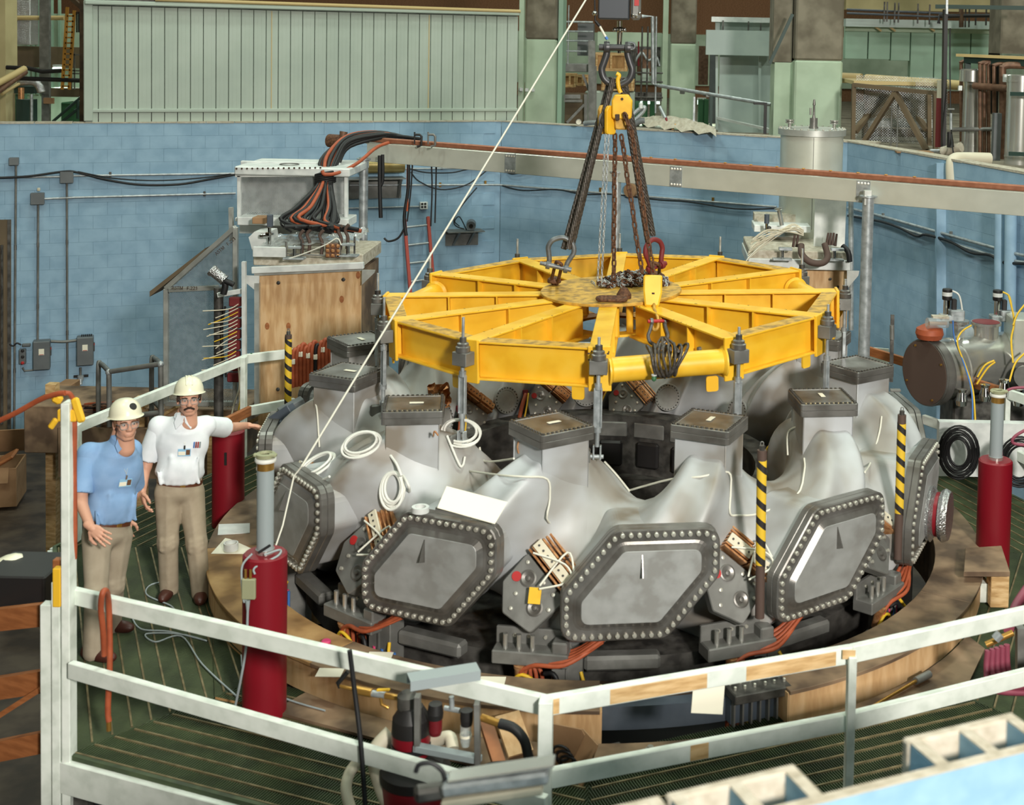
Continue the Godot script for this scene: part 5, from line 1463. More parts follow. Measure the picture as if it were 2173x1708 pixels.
	scatter(withmat(link_mesh(0.024, 0.045, 0.007, 10, 5), M.rust), l2, "rusty_links", o)
	# lower block and hook
	o = thing("lower_chain_block", "yellow lower block and hook of the chain hoist", "chain block")
	var lb := V(0.011, 2.272, -10.45)
	part(mb().prism(rpoly([Vector2(-0.06, -0.13), Vector2(0.05, -0.13), Vector2(0.075, -0.02), Vector2(0.075, 0.12), Vector2(-0.075, 0.12), Vector2(-0.075, 0.0)], 0.02, 3), 0.09, Transform3D(Basis(Vector3.RIGHT, -0.3), lb + V(0, 0, -0.045)), 0.012), "body", M.yellow_paint, o)
	part(mb().bx(lb + V(0.005, 0.0, 0.047), V(0.022, 0.014, 0.01)), "slot", M.chip_dark, o)
	part(mb().tube(curve([V(0.024, 2.188, -10.38), V(0.029, 2.17, -10.25), V(0.055, 2.143, -10.1), V(0.056, 2.081, -10.05), V(0.028, 2.058, -10.05), V(0.009, 2.094, -10.05)], 5), 0.013, 10), "hook", M.worn_yellow, o)
	o = thing("small_shackle", "small grey shackle with a red pin under the lower hook", "shackle")
	shackle(o, Transform3D(Basis(Vector3.UP, 0.3) * Basis(Vector3.BACK, PI), V(0.059, 2.126, -10.06)), 0.11, 0.18, 0.014, M.shackle_grey, M.red_part)
	o = thing("wrapped_rope", "dark wire rope wrapped around the yellow rim tube", "wire rope")
	for k in 8:
		var c: Vector3 = V(0.023, 2.061, -9.06).lerp(V(0.212, 2.07, -9.08), k / 7.0)
		var p := []
		for q in 17:
			var a := TAU * q / 16.0
			p.append(c + V(0.012 * sin(a * 2 + k) + cos(a) * 0.012 * (k - 3.5), cos(a) * (0.105 + 0.006 * (k % 3)), sin(a) * 0.105))
		part(mb().tube(p, 0.010, 8, false), "turn", M.oiled_rope, o)
	for e in [[V(0.086, 2.024, -9.95), V(0.034, 2.145, -9)], [V(0.093, 2.024, -9.95), V(0.082, 2.167, -8.98)], [V(0.107, 2.024, -9.95), V(0.144, 2.162, -8.98)], [V(0.115, 2.024, -9.95), V(0.196, 2.148, -9)]]:
		part(mb().tube([e[0], (e[0] + e[1]) / 2 + V(0, 0.02, 0.03), e[1]], 0.010, 8), "turn", M.oiled_rope, o)
	part(mb().ball(V(0.031, 1.96, -8.98), V(0.018, 0.022, 0.018)), "green_end", M.green_box, o)
	part(mb().lathe([[0, 0], [0.019, 0], [0.019, 0.008], [0, 0.008]], 12, Transform3D(Basis(), V(0.031, 1.979, -8.98))), "pale_ferrule", M.white_metal, o)
	# long white cord across the view
	solo(mb().tube([V(-0.542, 4.675, -10.9), V(-2.288, 1.421, -8.6)], 0.0075, 6), "tag_line", M.white_cord, "long white tag line slanting from the crane to the left port", "cord")
	solo(mb().tube([V(-2.288, 1.421, -8.6), V(-2.343, 1.35, -8.62), V(-2.368, 1.079, -8.45), V(-2.394, 0.952, -8.35)], 0.006, 6), "tag_line", M.white_cord, "lower end of the white tag line falling past the left port", "cord")
	solo(mb().tube([V(-0.509, 4.595, -10.8), V(-0.502, 4.423, -10.8)], 0.008, 6), "pendant_line", M.black_rubber, "thin dark pendant cord left of the crane block", "cord")
	o = thing("pendant_switch", "white toggle hanging beside the crane block", "toggle")
	part(mb().tube([V(-0.498, 4.423, -10.8), V(-0.463, 4.382, -10.8)], 0.012, 8), "dark_end", M.black_rubber, o)
	part(mb().tube([V(-0.463, 4.382, -10.8), V(-0.411, 4.291, -10.8)], 0.010, 8), "white_sleeve", M.white_cord, o)
	part(mb().tube([V(-0.415, 4.298, -10.8), V(-0.399, 4.276, -10.8)], 0.012, 8), "tip", M.blue_wire, o)
	part(mb().ball(V(-0.507, 4.488, -10.8), Vector3.ONE * 0.022), "ball", M.chrome, o)

func padeye(p: Vector3, lean: float, label: String, top: Vector3) -> void:
	var o := thing("swivel_eye", label, "lifting eye", p)
	part(mb().lathe([[0, 0], [0.055, 0], [0.06, 0.012], [0.055, 0.035], [0.035, 0.05], [0, 0.055]], 12), "base", M.rust, o)
	var d := (top - p)
	part(withmat(link_mesh(0.06, d.length() + 0.05, 0.015, 18, 8), M.rust), "ring", M.rust, o).transform = frame(d, V(0.8, 0, 0.6), d * 0.5)

# perforated sheet: thin diamonds of wire laid on a plane from corner a along u and v
func mesh_sheet(o: Node3D, a: Vector3, u: Vector3, v: Vector3, pitch: float, inside: Callable, m: Material) -> void:
	var cell := mb()
	var du := u.normalized(); var dv := v.normalized()
	for d in [du * pitch * 0.5 + dv * pitch * 0.3, du * pitch * 0.5 - dv * pitch * 0.3]: cell.bar(-d, d, 0.0035, 0.002, 0.0, du.cross(dv).normalized())
	var at := []
	var nu := int(u.length() / pitch); var nv := int(v.length() / (pitch * 0.6))
	for i in nu:
		for j in nv:
			var fu := (i + 0.5) / nu; var fv := (j + 0.5) / nv
			if inside.call(fu, fv): at.append(Transform3D(Basis(), a + u * fu + v * fv))
	scatter(withmat(cell, m), at, "expanded_mesh", o)

func tower() -> void:
	# plywood fronted cabinet with white frame
	var o := thing("plywood_cabinet", "tall cabinet with a plywood front and white metal top at the back left", "cabinet")
	var z := 14.0
	var a := V(-4.184, 0.324, -14); var b := V(-3.093, 1.753, -14)
	part(mb().prism(PackedVector2Array([Vector2(a.x, -2.1), Vector2(b.x, -2.1), Vector2(b.x, b.y), Vector2(a.x, b.y)]), 0.03, Transform3D(Basis(), V(0, 0, -14.0))), "front_sheet", M.plywood, o)
	part(slab(V(a.x + 0.02, -2.1, -14.05), V(b.x - 0.02, b.y - 0.02, -14.05), 0.9), "carcass", M.old_plywood, o)
	for p in [V(-3.972, 1.611, -13.96), V(-3.28, 1.66, -13.96), V(-3.971, 0.462, -13.96)]: part(mb().lathe([[0.02, 0], [0.02, 0.006], [0.01, 0.012], [0, 0.012]], 12, Transform3D(Basis(Vector3.RIGHT, PI / 2), p)), "bolt", M.dark_steel, o)
	for p in [V(-4.093, 1.14, -13.968), V(-3.866, 1.145, -13.968), V(-3.3, 1.446, -13.968), V(-3.126, 1.708, -13.968)]: part(mb().lathe([[0.0, 0], [0.024, 0.0], [0.022, 0.0015], [0, 0.0015]], 14, Transform3D(Basis(V(1, 0, 0), V(0, 0, 1), V(0, -1.6, 0)), p)), "wood_plug", M.brown_wood, o)
	part(mb().bar(V(-4.245, 1.747, -13.93), V(-3.058, 1.822, -13.93), 0.06, 0.07, 0.006), "top_channel", M.white_metal, o)
	part(mb().bar(V(-4.225, 1.698, -13.95), V(-3.083, 1.777, -13.95), 0.03, 0.03), "lower_lip", M.aluminium, o)
	part(slab(V(-4.241, 1.794, -13.95), V(-3.074, 1.934, -13.95), 0.95, 0.01), "dusty_top", M.raw_block, o)
	part(mb().prism(PackedVector2Array([Vector2(0, 0), Vector2(0.16, 0), Vector2(0.16, -0.19), Vector2(0, -0.06)]), 0.02, Transform3D(Basis(), V(-4.315, 1.696, -13.9))), "gusset", M.white_metal, o)
	part(mb().prism(PackedVector2Array([Vector2(0, 0), Vector2(0, -0.16), Vector2(0.13, -0.03), Vector2(0.14, 0.0)]), 0.02, Transform3D(Basis(), V(-3.066, 1.782, -13.9))), "gusset", M.aluminium, o)
	part(mb().bar(V(-4.173, 0.199, -13.9), V(-4.18, 1.618, -13.9), 0.05, 0.05), "corner_post", M.aluminium, o)
	part(mb().bar(V(-4.279, 0.529, -13.8), V(-4.29, 1.859, -13.8), 0.05, 0.04), "corner_post", M.white_metal, o)
	# upper stage
	var s := thing("screened_hood", "white screened hood with a row of holes on top of the back left cabinet", "hood")
	part(slab(V(-4.781, 1.94, -15.2), V(-3.542, 2.618, -15.2), 0.03), "back_sheet", M.white_metal, s)
	part(slab(V(-4.885, 2.076, -15.6), V(-3.89, 2.209, -15.6), 0.1), "pink_rag_shape", M.white_metal, s)
	mesh_sheet(s, V(-4.603, 2.193, -14.7), V(-3.427, 2.217, -14.7) - V(-4.603, 2.193, -14.7), V(-4.605, 2.659, -14.7) - V(-4.603, 2.193, -14.7), 0.026, func(_u, _v): return true, M.galvanised)
	for e in [[V(-4.618, 2.164, -14.68), V(-4.62, 2.672, -14.68)], [V(-3.422, 2.188, -14.68), V(-3.427, 2.696, -14.68)], [V(-4.66, 2.179, -14.68), V(-3.386, 2.205, -14.68)], [V(-4.662, 2.671, -14.68), V(-3.39, 2.707, -14.68)], [V(-4.909, 2.57, -15.6), V(-4.907, 2.03, -15.6)]]: part(mb().bar(e[0], e[1], 0.05, 0.04, 0.004), "frame_bar", M.white_metal, s)
	part(slab(V(-4.652, 2.685, -14.6), V(-3.372, 2.779, -14.6), 1.0, 0.012), "slotted_lid", M.white_metal, s)
	part(slab(V(-4.716, 2.747, -14.75), V(-3.584, 2.799, -15.3), 0.06, 0.005), "rear_lip", M.white_metal, s)
	for k in 17: part(mb().lathe([[0.011, 0], [0.011, 0.003], [0, 0.003]], 10, Transform3D(Basis(Vector3.RIGHT, PI / 2), V(-4.623, 2.755, -14.59).lerp(V(-3.693, 2.784, -14.59), k / 16.0))), "hole", M.chip_dark, s)
	part(mb().lathe([[0.1, 0], [0.11, 0], [0.11, 0.012], [0.1, 0.012]], 24, Transform3D(Basis(), V(-4.124, 2.777, -14.9))), "lid_ring", M.grey_steel, s)
	part(slab(V(-4.587, 2.137, -14.5), V(-3.355, 2.231, -14.5), 0.4, 0.008), "ribbed_shelf", M.white_metal, s)
	part(mb().bar(V(-4.676, 1.953, -14.6), V(-4.687, 2.321, -14.6), 0.06, 0.04), "side_bar", M.aluminium, s)
	# gear on top
	var g := thing("clutter_board", "rack of clamps, valves and square brown boards on the cabinet top", "apparatus")
	part(slab(V(-4.17, 1.928, -13.7), V(-3.826, 2.034, -13.7), 0.04, 0.004), "plate", M.white_metal, g)
	for p in [V(-3.746, 1.914, -13.75), V(-3.188, 1.955, -13.75)]:
		part(mb().bx(p + V(0, 0.0, 0), V(0.22, 0.02, 0.12), 0.004), "foot_plate", M.galvanised, g)
		part(mb().tube([p, p + V(0, 0.14, 0)], 0.02, 10), "pillar", M.chrome, g)
		part(mb().bx(p + V(0.01, 0.12, 0.02), V(0.13, 0.025, 0.08), 0.004), "cross_bar", M.galvanised, g)
		part(mb().tube([p + V(0.07, 0.02, 0), p + V(0.07, 0.2, 0)], 0.01, 8), "screw", M.dark_steel, g)
		part(mb().tube([p + V(-0.08, 0.02, 0.03), p + V(-0.08, 0.18, 0.03)], 0.012, 8), "screw", M.grey_steel, g)
	for p in [V(-3.712, 1.929, -13.9), V(-3.637, 1.941, -13.9), V(-3.502, 1.934, -13.9), V(-3.303, 1.988, -13.9), V(-3.233, 2, -13.9)]: part(mb().tube(curve([p, p + V(0.01, 0.12, 0), p + V(-0.02, 0.2, 0.0), p + V(0.02, 0.26, 0)], 4), 0.018, 8), "hose_tail", M.rust_brown, g)
	var br := slab(V(-3.417, 1.93, -13.72), V(-3.261, 2.082, -13.72), 0.05, 0.004)
	part(br, "brown_board", M.copper_pipe, g)
	for i in 3:
		for j in 3: part(mb().bx(V(-3.388, 1.959, -13.7) + V(i * 0.055, j * 0.05, 0), V(0.038, 0.034, 0.02), 0.008), "board_boss", M.copper, g)
	part(mb().tube(curve([V(-3.855, 1.9, -13.7), V(-3.659, 1.963, -13.7), V(-3.401, 2.076, -13.65), V(-3.279, 2.147, -13.65), V(-3.234, 2.079, -13.65)], 6), 0.007), "white_cord", M.white_cord, g)
	part(mb().tube([V(-4.067, 1.967, -13.75), V(-3.119, 1.941, -13.75)], 0.008, 6), "rod", M.grey_steel, g)
	var mo := thing("black_actuator", "black square valve actuator standing on the back left cabinet", "actuator")
	part(mb().bx(V(-4.048, 2.284, -13.9), V(0.055, 0.13, 0.055), 0.006), "head", M.slate, mo)
	part(mb().tube([V(-4.053, 2.209, -13.9), V(-4.052, 1.983, -13.9)], 0.018, 12), "stem", M.chrome, mo)
	part(mb().lathe([[0, 0], [0.045, 0], [0.045, 0.02], [0, 0.02]], 14, Transform3D(Basis(), V(-4.053, 2.134, -13.9))), "flange", M.chrome, mo)
	part(mb().tube([V(-4.152, 2.121, -13.9), V(-4.053, 2.123, -13.9)], 0.022, 10), "side_port", M.chrome, mo)
	var pl := thing("plastic_sheet", "crumpled clear plastic sheet over the cabinet top", "plastic sheet")
	var rings := []
	for i in 8:
		var ring := PackedVector3Array()
		for j in 22: ring.append(V(-4.141, 1.935, -13.75).lerp(V(-3.115, 2.014, -13.95), j / 21.0) + V(0, 0, -0.5) * (i / 7.0) + V(0, 0.05 + 0.09 * absf(sin(j * 0.9 + i * 1.3)) * (0.4 + i / 9.0), 0))
		rings.append(ring)
	part(mb().loft(rings, false), "film", M.plastic_film, pl)
	solo(slab(V(-4.329, 2.201, -14.2), V(-4.192, 2.27, -14.2), 0.2, 0.004), "cardboard_box", M.cardboard, "small open cardboard box on the ribbed shelf", "box")
	var wb := thing("white_casing", "white sheet metal casing under the black actuator", "casing")
	part(mb().prism(PackedVector2Array([Vector2(0, 0), Vector2(0.22, 0.0), Vector2(0.18, 0.2), Vector2(0.02, 0.2), Vector2(-0.04, 0.14)]), 0.3, Transform3D(Basis(), V(-4.266, 1.945, -14.3))), "shell", M.white_metal, wb)
	# mesh cage at the left
	var c := thing("mesh_cage", "expanded metal cage with a sloping top left of the plywood cabinet", "cage")
	var p0 := V(-5.403, 0.1, -14.6); var p1 := V(-5.404, 1.398, -14.6); var p2 := V(-4.571, 2.131, -14.4); var p3 := V(-4.563, 0.173, -14.4)
	mesh_sheet(c, p0, V(p3.x - p0.x, 0, p3.z - p0.z), V(0, p2.y - p0.y, 0), 0.028, func(u, v): return v < 0.63 + 0.37 * u, M.galvanised)
	for e in [[p0, p1], [p1, p2], [p0, p3], [p3, p2], [V(-5.349, 1.393, -14.55), V(-4.765, 1.46, -14.4)]]: part(mb().bar(e[0], e[1], 0.06, 0.05, 0.004), "frame_bar", M.aluminium, c)
	part(mb().prism(PackedVector2Array([Vector2(0, 0), Vector2(0.62, 0.52), Vector2(0.62, 0.56), Vector2(0.0, 0.06)]), 0.55, Transform3D(Basis(), V(-5.61, 1.29, -15.2))), "sloping_lid", M.brown_panel, c)
	part(mb().tube([V(-4.618, 0.032, -14), V(-4.623, 1.539, -14)], 0.05, 12), "inner_pipe", M.dark_steel, c)
	var wt := TextMesh.new()
	wt.text = "ASTM   F.221"; wt.font_size = 12; wt.pixel_size = 0.004; wt.depth = 0.002
	part(wt, "stencil", M.chip_dark, c).position = V(-5.135, 1.443, -14.42)
	wt = TextMesh.new()
	wt.text = "ASTM   F.221"; wt.font_size = 12; wt.pixel_size = 0.004; wt.depth = 0.002
	part(wt, "stencil", M.chip_dark, c).transform = Transform3D(Basis(Vector3.BACK, 0.72), V(-4.664, 1.931, -14.34))
	# terminal strip with white and orange tails
	var t := thing("terminal_strip", "maroon terminal strip with cut white and orange wire tails", "terminal strip")
	part(mb().bar(V(-4.33, 0.385, -13.95), V(-4.336, 1.807, -13.95), 0.03, 0.04), "mount_bar", M.aluminium, t)
	part(mb().bar(V(-4.599, 1.478, -13.9), V(-4.335, 1.529, -13.9), 0.05, 0.05, 0.004), "shelf_bar", M.white_metal, t)
	for k in 8: part(mb().bx(V(-4.425, 1.401, -13.95).lerp(V(-4.442, 0.587, -13.95), k / 7.0), V(0.13, 0.1, 0.06), 0.01), "module", M.maroon, t)
	for k in 16:
		var q: Vector3 = V(-4.363, 1.397, -13.85).lerp(V(-4.391, 0.766, -13.85), k / 15.0)
		var l := rng.randf_range(0.18, 0.36)
		part(mb().tube(curve([q, q + V(-0.1, -0.05, 0.04), q + V(-l, -0.07 - 0.03 * (k % 3), 0.06)], 5), 0.006, 6), "wire_tail", M.yellow_wire if k % 5 == 2 else M.cream_hose, t)
	part(mb().tube(curve([V(-4.519, 1.358, -13.9), V(-4.558, 1.105, -13.9), V(-4.537, 0.801, -13.9), V(-4.506, 0.599, -13.9)], 6), 0.012), "black_cable", M.black_rubber, t)
	part(mb().tube(curve([V(-4.35, 0.779, -13.8), V(-4.334, 0.527, -13.8), V(-4.393, 0.324, -13.8), V(-4.432, 0.121, -13.8)], 6), 0.009), "white_tail", M.cream_hose, t)
	part(mb().tube(curve([V(-4.315, 0.78, -13.8), V(-4.299, 0.528, -13.8), V(-4.343, 0.275, -13.8)], 6), 0.008), "orange_tail", M.yellow_wire, t)
	var cy := thing("steel_canister", "crumpled bright steel canister lying above the terminal strip", "canister")
	part(mb().lathe([[0, 0], [0.06, 0], [0.065, 0.02], [0.055, 0.05], [0.055, 0.16], [0.062, 0.18], [0, 0.19]], 14, along(V(0.7, -0.55, 0), V(-4.603, 1.785, -13.7))), "drum", M.foil, cy)
	part(mb().tube(curve([V(-4.494, 1.698, -13.7), V(-4.455, 1.63, -13.7), V(-4.474, 1.53, -13.7)], 4), 0.035, 8), "black_fitting", M.black_rubber, cy)
	part(mb().tube([V(-4.448, 1.673, -13.68), V(-4.36, 1.635, -13.68)], 0.03, 8), "black_fitting", M.black_rubber, cy)
	# cable bundle over the end of the beam
	var cb := thing("cable_bundle", "thick bundle of black and orange cables draped from the beam end to the cabinet", "cables")
	for k in 26:
		var f := rng.randf_range(-1, 1); var f2 := rng.randf_range(-1, 1)
		var p := [V(-2.89, 3.002, -15.9) + V(0.1 * f - 0.4 * rng.randf(), 0.02, 0.05 * f2), V(-3.282, 3.029, -15.6) + V(0.1 * f, 0.06 + 0.03 * f2, 0.03 * f), V(-3.574, 3.024, -15.3) + V(0.05 * f, 0.06 * f2, 0.05 * f), V(-3.701, 2.83, -15) + V(0.1 * f, 0.05 * f2, 0.06 * f2), V(-3.643, 2.632, -14.6) + V(0.06 * f, 0, 0.05 * f2), V(-3.678, 2.381, -14.3) + V(0.22 * f, 0.02 * f2, 0.04 * f2), V(-3.717, 2.253, -14.1) + V(0.3 * f, 0.03 * f2, 0.08 * f2), V(-3.477, 2.188, -13.95) + V(0.42 * f2, 0.04 * f, 0.08 * f)]
		part(mb().tube(curve(p, 5), 0.022 if k % 4 else 0.012, 7), "cable", M.orange_hose if k % 11 == 3 else M.black_rubber, cb)
	for k in 6:
		var p: Vector3 = V(-3.655, 2.663, -14.65) + V(0, k * 0.022 - 0.05, 0)
		part(mb().tube(coil(p, V(0.11, 0.02, 0), V(0, 0.012, 0.1), 1.0, 0.0, 16), 0.014, 6, false), "wrap", M.black_rubber, cb)
	solo(mb().tube(curve([V(-3.077, 3.014, -15.55), V(-3.218, 2.965, -15.3), V(-3.346, 2.819, -14.9), V(-3.487, 2.735, -14.6), V(-3.618, 2.721, -14.5), V(-3.65, 2.762, -14.5)], 6), 0.02), "orange_cable", M.orange_hose, "single orange cable swinging from the beam to the black bundle", "cable")
	solo(mb().tube(curve([V(-3.197, 2.861, -15.36), V(-3.193, 2.475, -15.36), V(-3.179, 2.132, -15.36)], 5), 0.024), "hanging_cable", M.black_rubber, "thick cut black cable hanging under the beam", "cable")
	solo(mb().tube(curve([V(-3.164, 2.873, -15.36), V(-3.161, 2.586, -15.36), V(-3.188, 2.503, -15.36)], 5), 0.02), "hanging_cable", M.black_rubber, "shorter black cable doubled beside the cut one", "cable")
	solo(mb().tube(curve([V(-2.862, 2.868, -15.36), V(-2.863, 2.482, -15.36), V(-2.904, 2.149, -15.36), V(-2.879, 1.928, -15.36)], 6), 0.02), "hanging_cable", M.black_rubber, "black cable hanging down to the top of the red ladder", "cable")
	solo(mb().tube([V(-2.867, 2.857, -15.36), V(-2.871, 2.216, -15.36)], 0.014), "hanging_cable", M.orange_hose, "orange cable hanging beside the black one above the ladder", "cable")
	for k in 3: solo(mb().tube(curve([[V(-2.812, 2.858, -15.36), V(-2.598, 2.841, -15.36), V(-2.537, 2.831, -15.36)][k], [V(-2.83, 2.482, -15.36), V(-2.583, 2.487, -15.36), V(-2.539, 2.488, -15.36)][k], [V(-2.87, 2.094, -15.36), V(-2.594, 2.044, -15.36), V(-2.545, 2.084, -15.36)][k]], 5), 0.009), "thin_wire", M.black_rubber, ["thin wire hanging beside the orange cable", "thin wire hanging over the red ladder, left of two", "thin wire hanging over the red ladder, right of two"][k], "wire")
	solo(mb().tube(curve([V(-3.138, 1.894, -15.36), V(-3.083, 1.857, -15.36), V(-2.973, 1.898, -15.36), V(-2.902, 2.01, -15.36)], 6), 0.012), "cable_tail", M.black_rubber, "curled cable tail beside the red ladder", "cable")

func hose_racks() -> void:
	var o := thing("hose_hanks", "rust orange hose hanks with white tags hung behind the striped post at the back left", "hose")
	for k in 12:
		var c: Vector3 = V(-3.585, 0.944, -13.2).lerp(V(-3.224, 0.99, -13.4), k / 11.0)
		part(mb().tube(curve([c + V(-0.02, -0.25, 0), c + V(-0.015, 0.08, 0.02), c + V(0.01, 0.14 + 0.02 * (k % 3), 0), c + V(0.04, 0.06, -0.05), c + V(0.05, -0.25, -0.05)], 5), 0.021, 8), "hose", M.orange_hose if k != 6 else M.black_rubber, o)
		if k % 2 == 0 and k < 9: part(mb().bx(c + V(-0.012, 0.02 + 0.03 * (k % 3), 0.03), V(0.04, 0.055, 0.02), 0.004), "tag", M.paper, o)

func tank_stand() -> void:
	var o := thing("steel_tank", "tall grey steel tank with a bolted lid at the back right", "tank", V(0, 0, 0))
	var c := V(1.815, 2.168, -15.2)
	var top := V(1.787, 3.25, -15.2)
	var r := 0.36
	var h := top.y - c.y
	part(mb().lathe([[0, -0.4], [r, -0.4], [r, h], [0, h]], 48, Transform3D(Basis(), c)), "shell", M.duct_steel, o)
	part(mb().lathe([[r, h - 0.03], [r + 0.03, h - 0.03], [r + 0.03, h + 0.0], [r + 0.03, h + 0.005], [r + 0.03, h + 0.04], [r - 0.02, h + 0.045], [0, h + 0.045]], 48, Transform3D(Basis(), c)), "lid", M.aluminium, o)
	part(mb().bar(c + V(-0.02, 0, r), c + V(-0.02, h - 0.04, r), 0.008, 0.004), "seam", M.dark_steel, o)
	for k in 28: part(mb().lathe([[0.012, 0], [0.012, 0.012], [0, 0.013]], 8, Transform3D(Basis(), c + V(cos(TAU * k / 28) * (r + 0.012), h + 0.042, sin(TAU * k / 28) * (r + 0.012)))), "bolt", M.bolt_steel, o)
	part(mb().lathe([[0.055, 0], [0.055, 0.02], [0.045, 0.02], [0.045, 0.12], [0.02, 0.12], [0.015, 0.15], [0.012, 0.26], [0.018, 0.27], [0.01, 0.33], [0, 0.34]], 18, Transform3D(Basis(), c + V(0.01, h + 0.045, 0.05))), "centre_valve", M.flange_steel, o)
	part(mb().tube([c + V(-0.03, h + 0.2, 0.05), c + V(-0.03, h + 0.28, 0.05)], 0.012), "side_stub", M.bright_steel, o)
	for x in [-0.27, 0.24]: part(mb().lathe([[0.04, 0], [0.02, 0.01], [0.02, 0.05], [0.05, 0.06], [0.05, 0.075], [0.03, 0.08], [0.05, 0.085], [0.05, 0.1], [0, 0.1]], 16, Transform3D(Basis(), c + V(x, h + 0.045, 0.1))), "flanged_stub", M.bright_steel, o)
	# cabinet under it
	var k := thing("tank_cabinet", "plywood cabinet with a white edged top under the silver tank", "cabinet")
	part(slab(V(V(1.125, 1.504, -14).x, -2.1, -14.0), V(2.097, 1.859, -14), 1.0), "plywood_body", M.plywood, k)
	part(slab(V(1.023, 1.875, -13.9), V(2.104, 1.983, -13.9), 1.1, 0.006), "white_edge", M.white_metal, k)
	part(slab(V(1.035, 1.953, -13.95), V(2.109, 2.065, -13.95), 1.0, 0.01), "dusty_top", M.raw_block, k)
	part(slab(V(1.128, 2.166, -14.6), V(1.755, 2.242, -14.6), 0.4, 0.006), "rear_shelf", M.white_metal, k)
	part(slab(V(1.15, 2.176, -14.9), V(1.787, 2.329, -14.9), 0.2), "rear_board", M.raw_block, k)
	part(mb().prism(PackedVector2Array([Vector2(0, 0), Vector2(0, -0.2), Vector2(0.12, -0.05), Vector2(0.13, 0.0)]), 0.02, Transform3D(Basis(), V(2.067, 1.877, -13.9))), "gusset", M.aluminium, k)
	for p in [V(1.905, 1.77, -13.97), V(1.987, 1.69, -13.97)]: part(mb().lathe([[0.014, 0], [0.014, 0.008], [0, 0.01]], 10, Transform3D(Basis(Vector3.RIGHT, PI / 2), p)), "bolt", M.dark_steel, k)
	solo(mb().prism(rpoly([Vector2(-0.17, -0.3), Vector2(0.17, -0.3), Vector2(0.17, 0.3), Vector2(-0.17, 0.3)], 0.01, 2), 0.02, Transform3D(Basis(Vector3.RIGHT, 0.06), V(1.927, 2.356, -14.3)), 0.003), "white_board", M.white_metal, "upright white board leaning on the silver tank", "board")
	var g := thing("hose_fittings", "cluster of brown hoses, clamps and sockets on the right cabinet top", "apparatus")
	part(mb().tube(curve([V(1.565, 2.154, -13.8), V(1.566, 2.07, -13.7), V(1.65, 2.001, -13.65), V(1.773, 1.994, -13.65), V(1.832, 2.051, -13.7), V(1.812, 2.169, -13.8)], 6), 0.035, 10), "thick_hose", M.rust_brown, g)
	part(mb().tube(curve([V(2.015, 2.137, -13.9), V(2.069, 2.081, -13.85), V(2.087, 1.981, -13.85)], 5), 0.03, 10), "black_hose", M.black_rubber, g)
	for p in [V(1.839, 2.151, -13.85), V(1.868, 2.152, -13.85), V(1.898, 2.153, -13.85), V(1.928, 2.143, -13.85), V(1.492, 2.116, -13.9), V(1.527, 2.117, -13.9)]: part(mb().tube([p, p + V(0.015, 0.13, 0)], 0.016, 8, true, 0.7), "hose_tail", M.rust_brown, g)
	for p in [V(1.37, 2, -13.8), V(1.915, 2.006, -13.8)]:
		part(mb().bx(p, V(0.2, 0.02, 0.1), 0.004), "foot_plate", M.galvanised, g)
		part(mb().tube([p, p + V(0, 0.12, 0)], 0.018, 10), "pillar", M.chrome, g)
		part(mb().bx(p + V(0.03, 0.11, 0.0), V(0.14, 0.03, 0.07), 0.004), "cross_bar", M.galvanised, g)
	var wr := thing("white_tubes", "fan of thin cream plastic tubes sweeping over the right cabinet", "tubes")
	for q in 14:
		var f := q / 13.0
		part(mb().tube(curve([V(1.598, 2.239, -13.9) + V(0, f * 0.06, 0), V(1.473, 2.277, -13.9) + V(0, f * 0.07 + 0.02 * sin(q * 2.3), 0.05 * cos(q * 1.9)), V(1.221, 2.214, -13.85) + V(0, 0.07 - f * 0.11 + 0.02 * cos(q * 3.1), 0.06 * sin(q * 2.7)), V(1.05, 2.143, -13.8) + V(-0.05 * f, 0.07 - f * 0.22, 0.05 * cos(q))], 5), 0.006, 6), "tube", M.cream_hose, wr)
	part(mb().tube(curve([V(1.192, 2.186, -13.8), V(1.019, 2.026, -13.75), V(0.945, 1.909, -13.7)], 5), 0.006, 6), "tube", M.white_cord, wr)
	var mo := thing("black_actuator", "black valve actuator on the right cabinet left of the tank", "actuator")
	part(mb().lathe([[0, 0], [0.028, 0], [0.028, 0.1], [0, 0.105]], 14, Transform3D(Basis(), V(1.25, 2.292, -14.4))), "head", M.slate, mo)
	part(mb().tube([V(1.25, 2.292, -14.4), V(1.252, 2.177, -14.4)], 0.018, 10), "stem", M.chrome, mo)
	part(mb().ball(V(1.275, 2.243, -14.38), Vector3.ONE * 0.025), "knob", M.dark_steel, mo)
	var pb := thing("flared_pipe", "bright flared pipe stub left of the tank", "pipe")
	part(mb().tube([V(1.425, 2.26, -14.5), V(1.39, 2.432, -14.5)], 0.025, 12), "tube", M.bright_steel, pb)
	part(mb().lathe([[0.03, 0], [0.05, 0.015], [0.05, 0.025], [0, 0.025]], 16, along(V(1.39, 2.432, -14.5) - V(1.425, 2.26, -14.5), V(1.39, 2.427, -14.5))), "flare", M.bright_steel, pb)

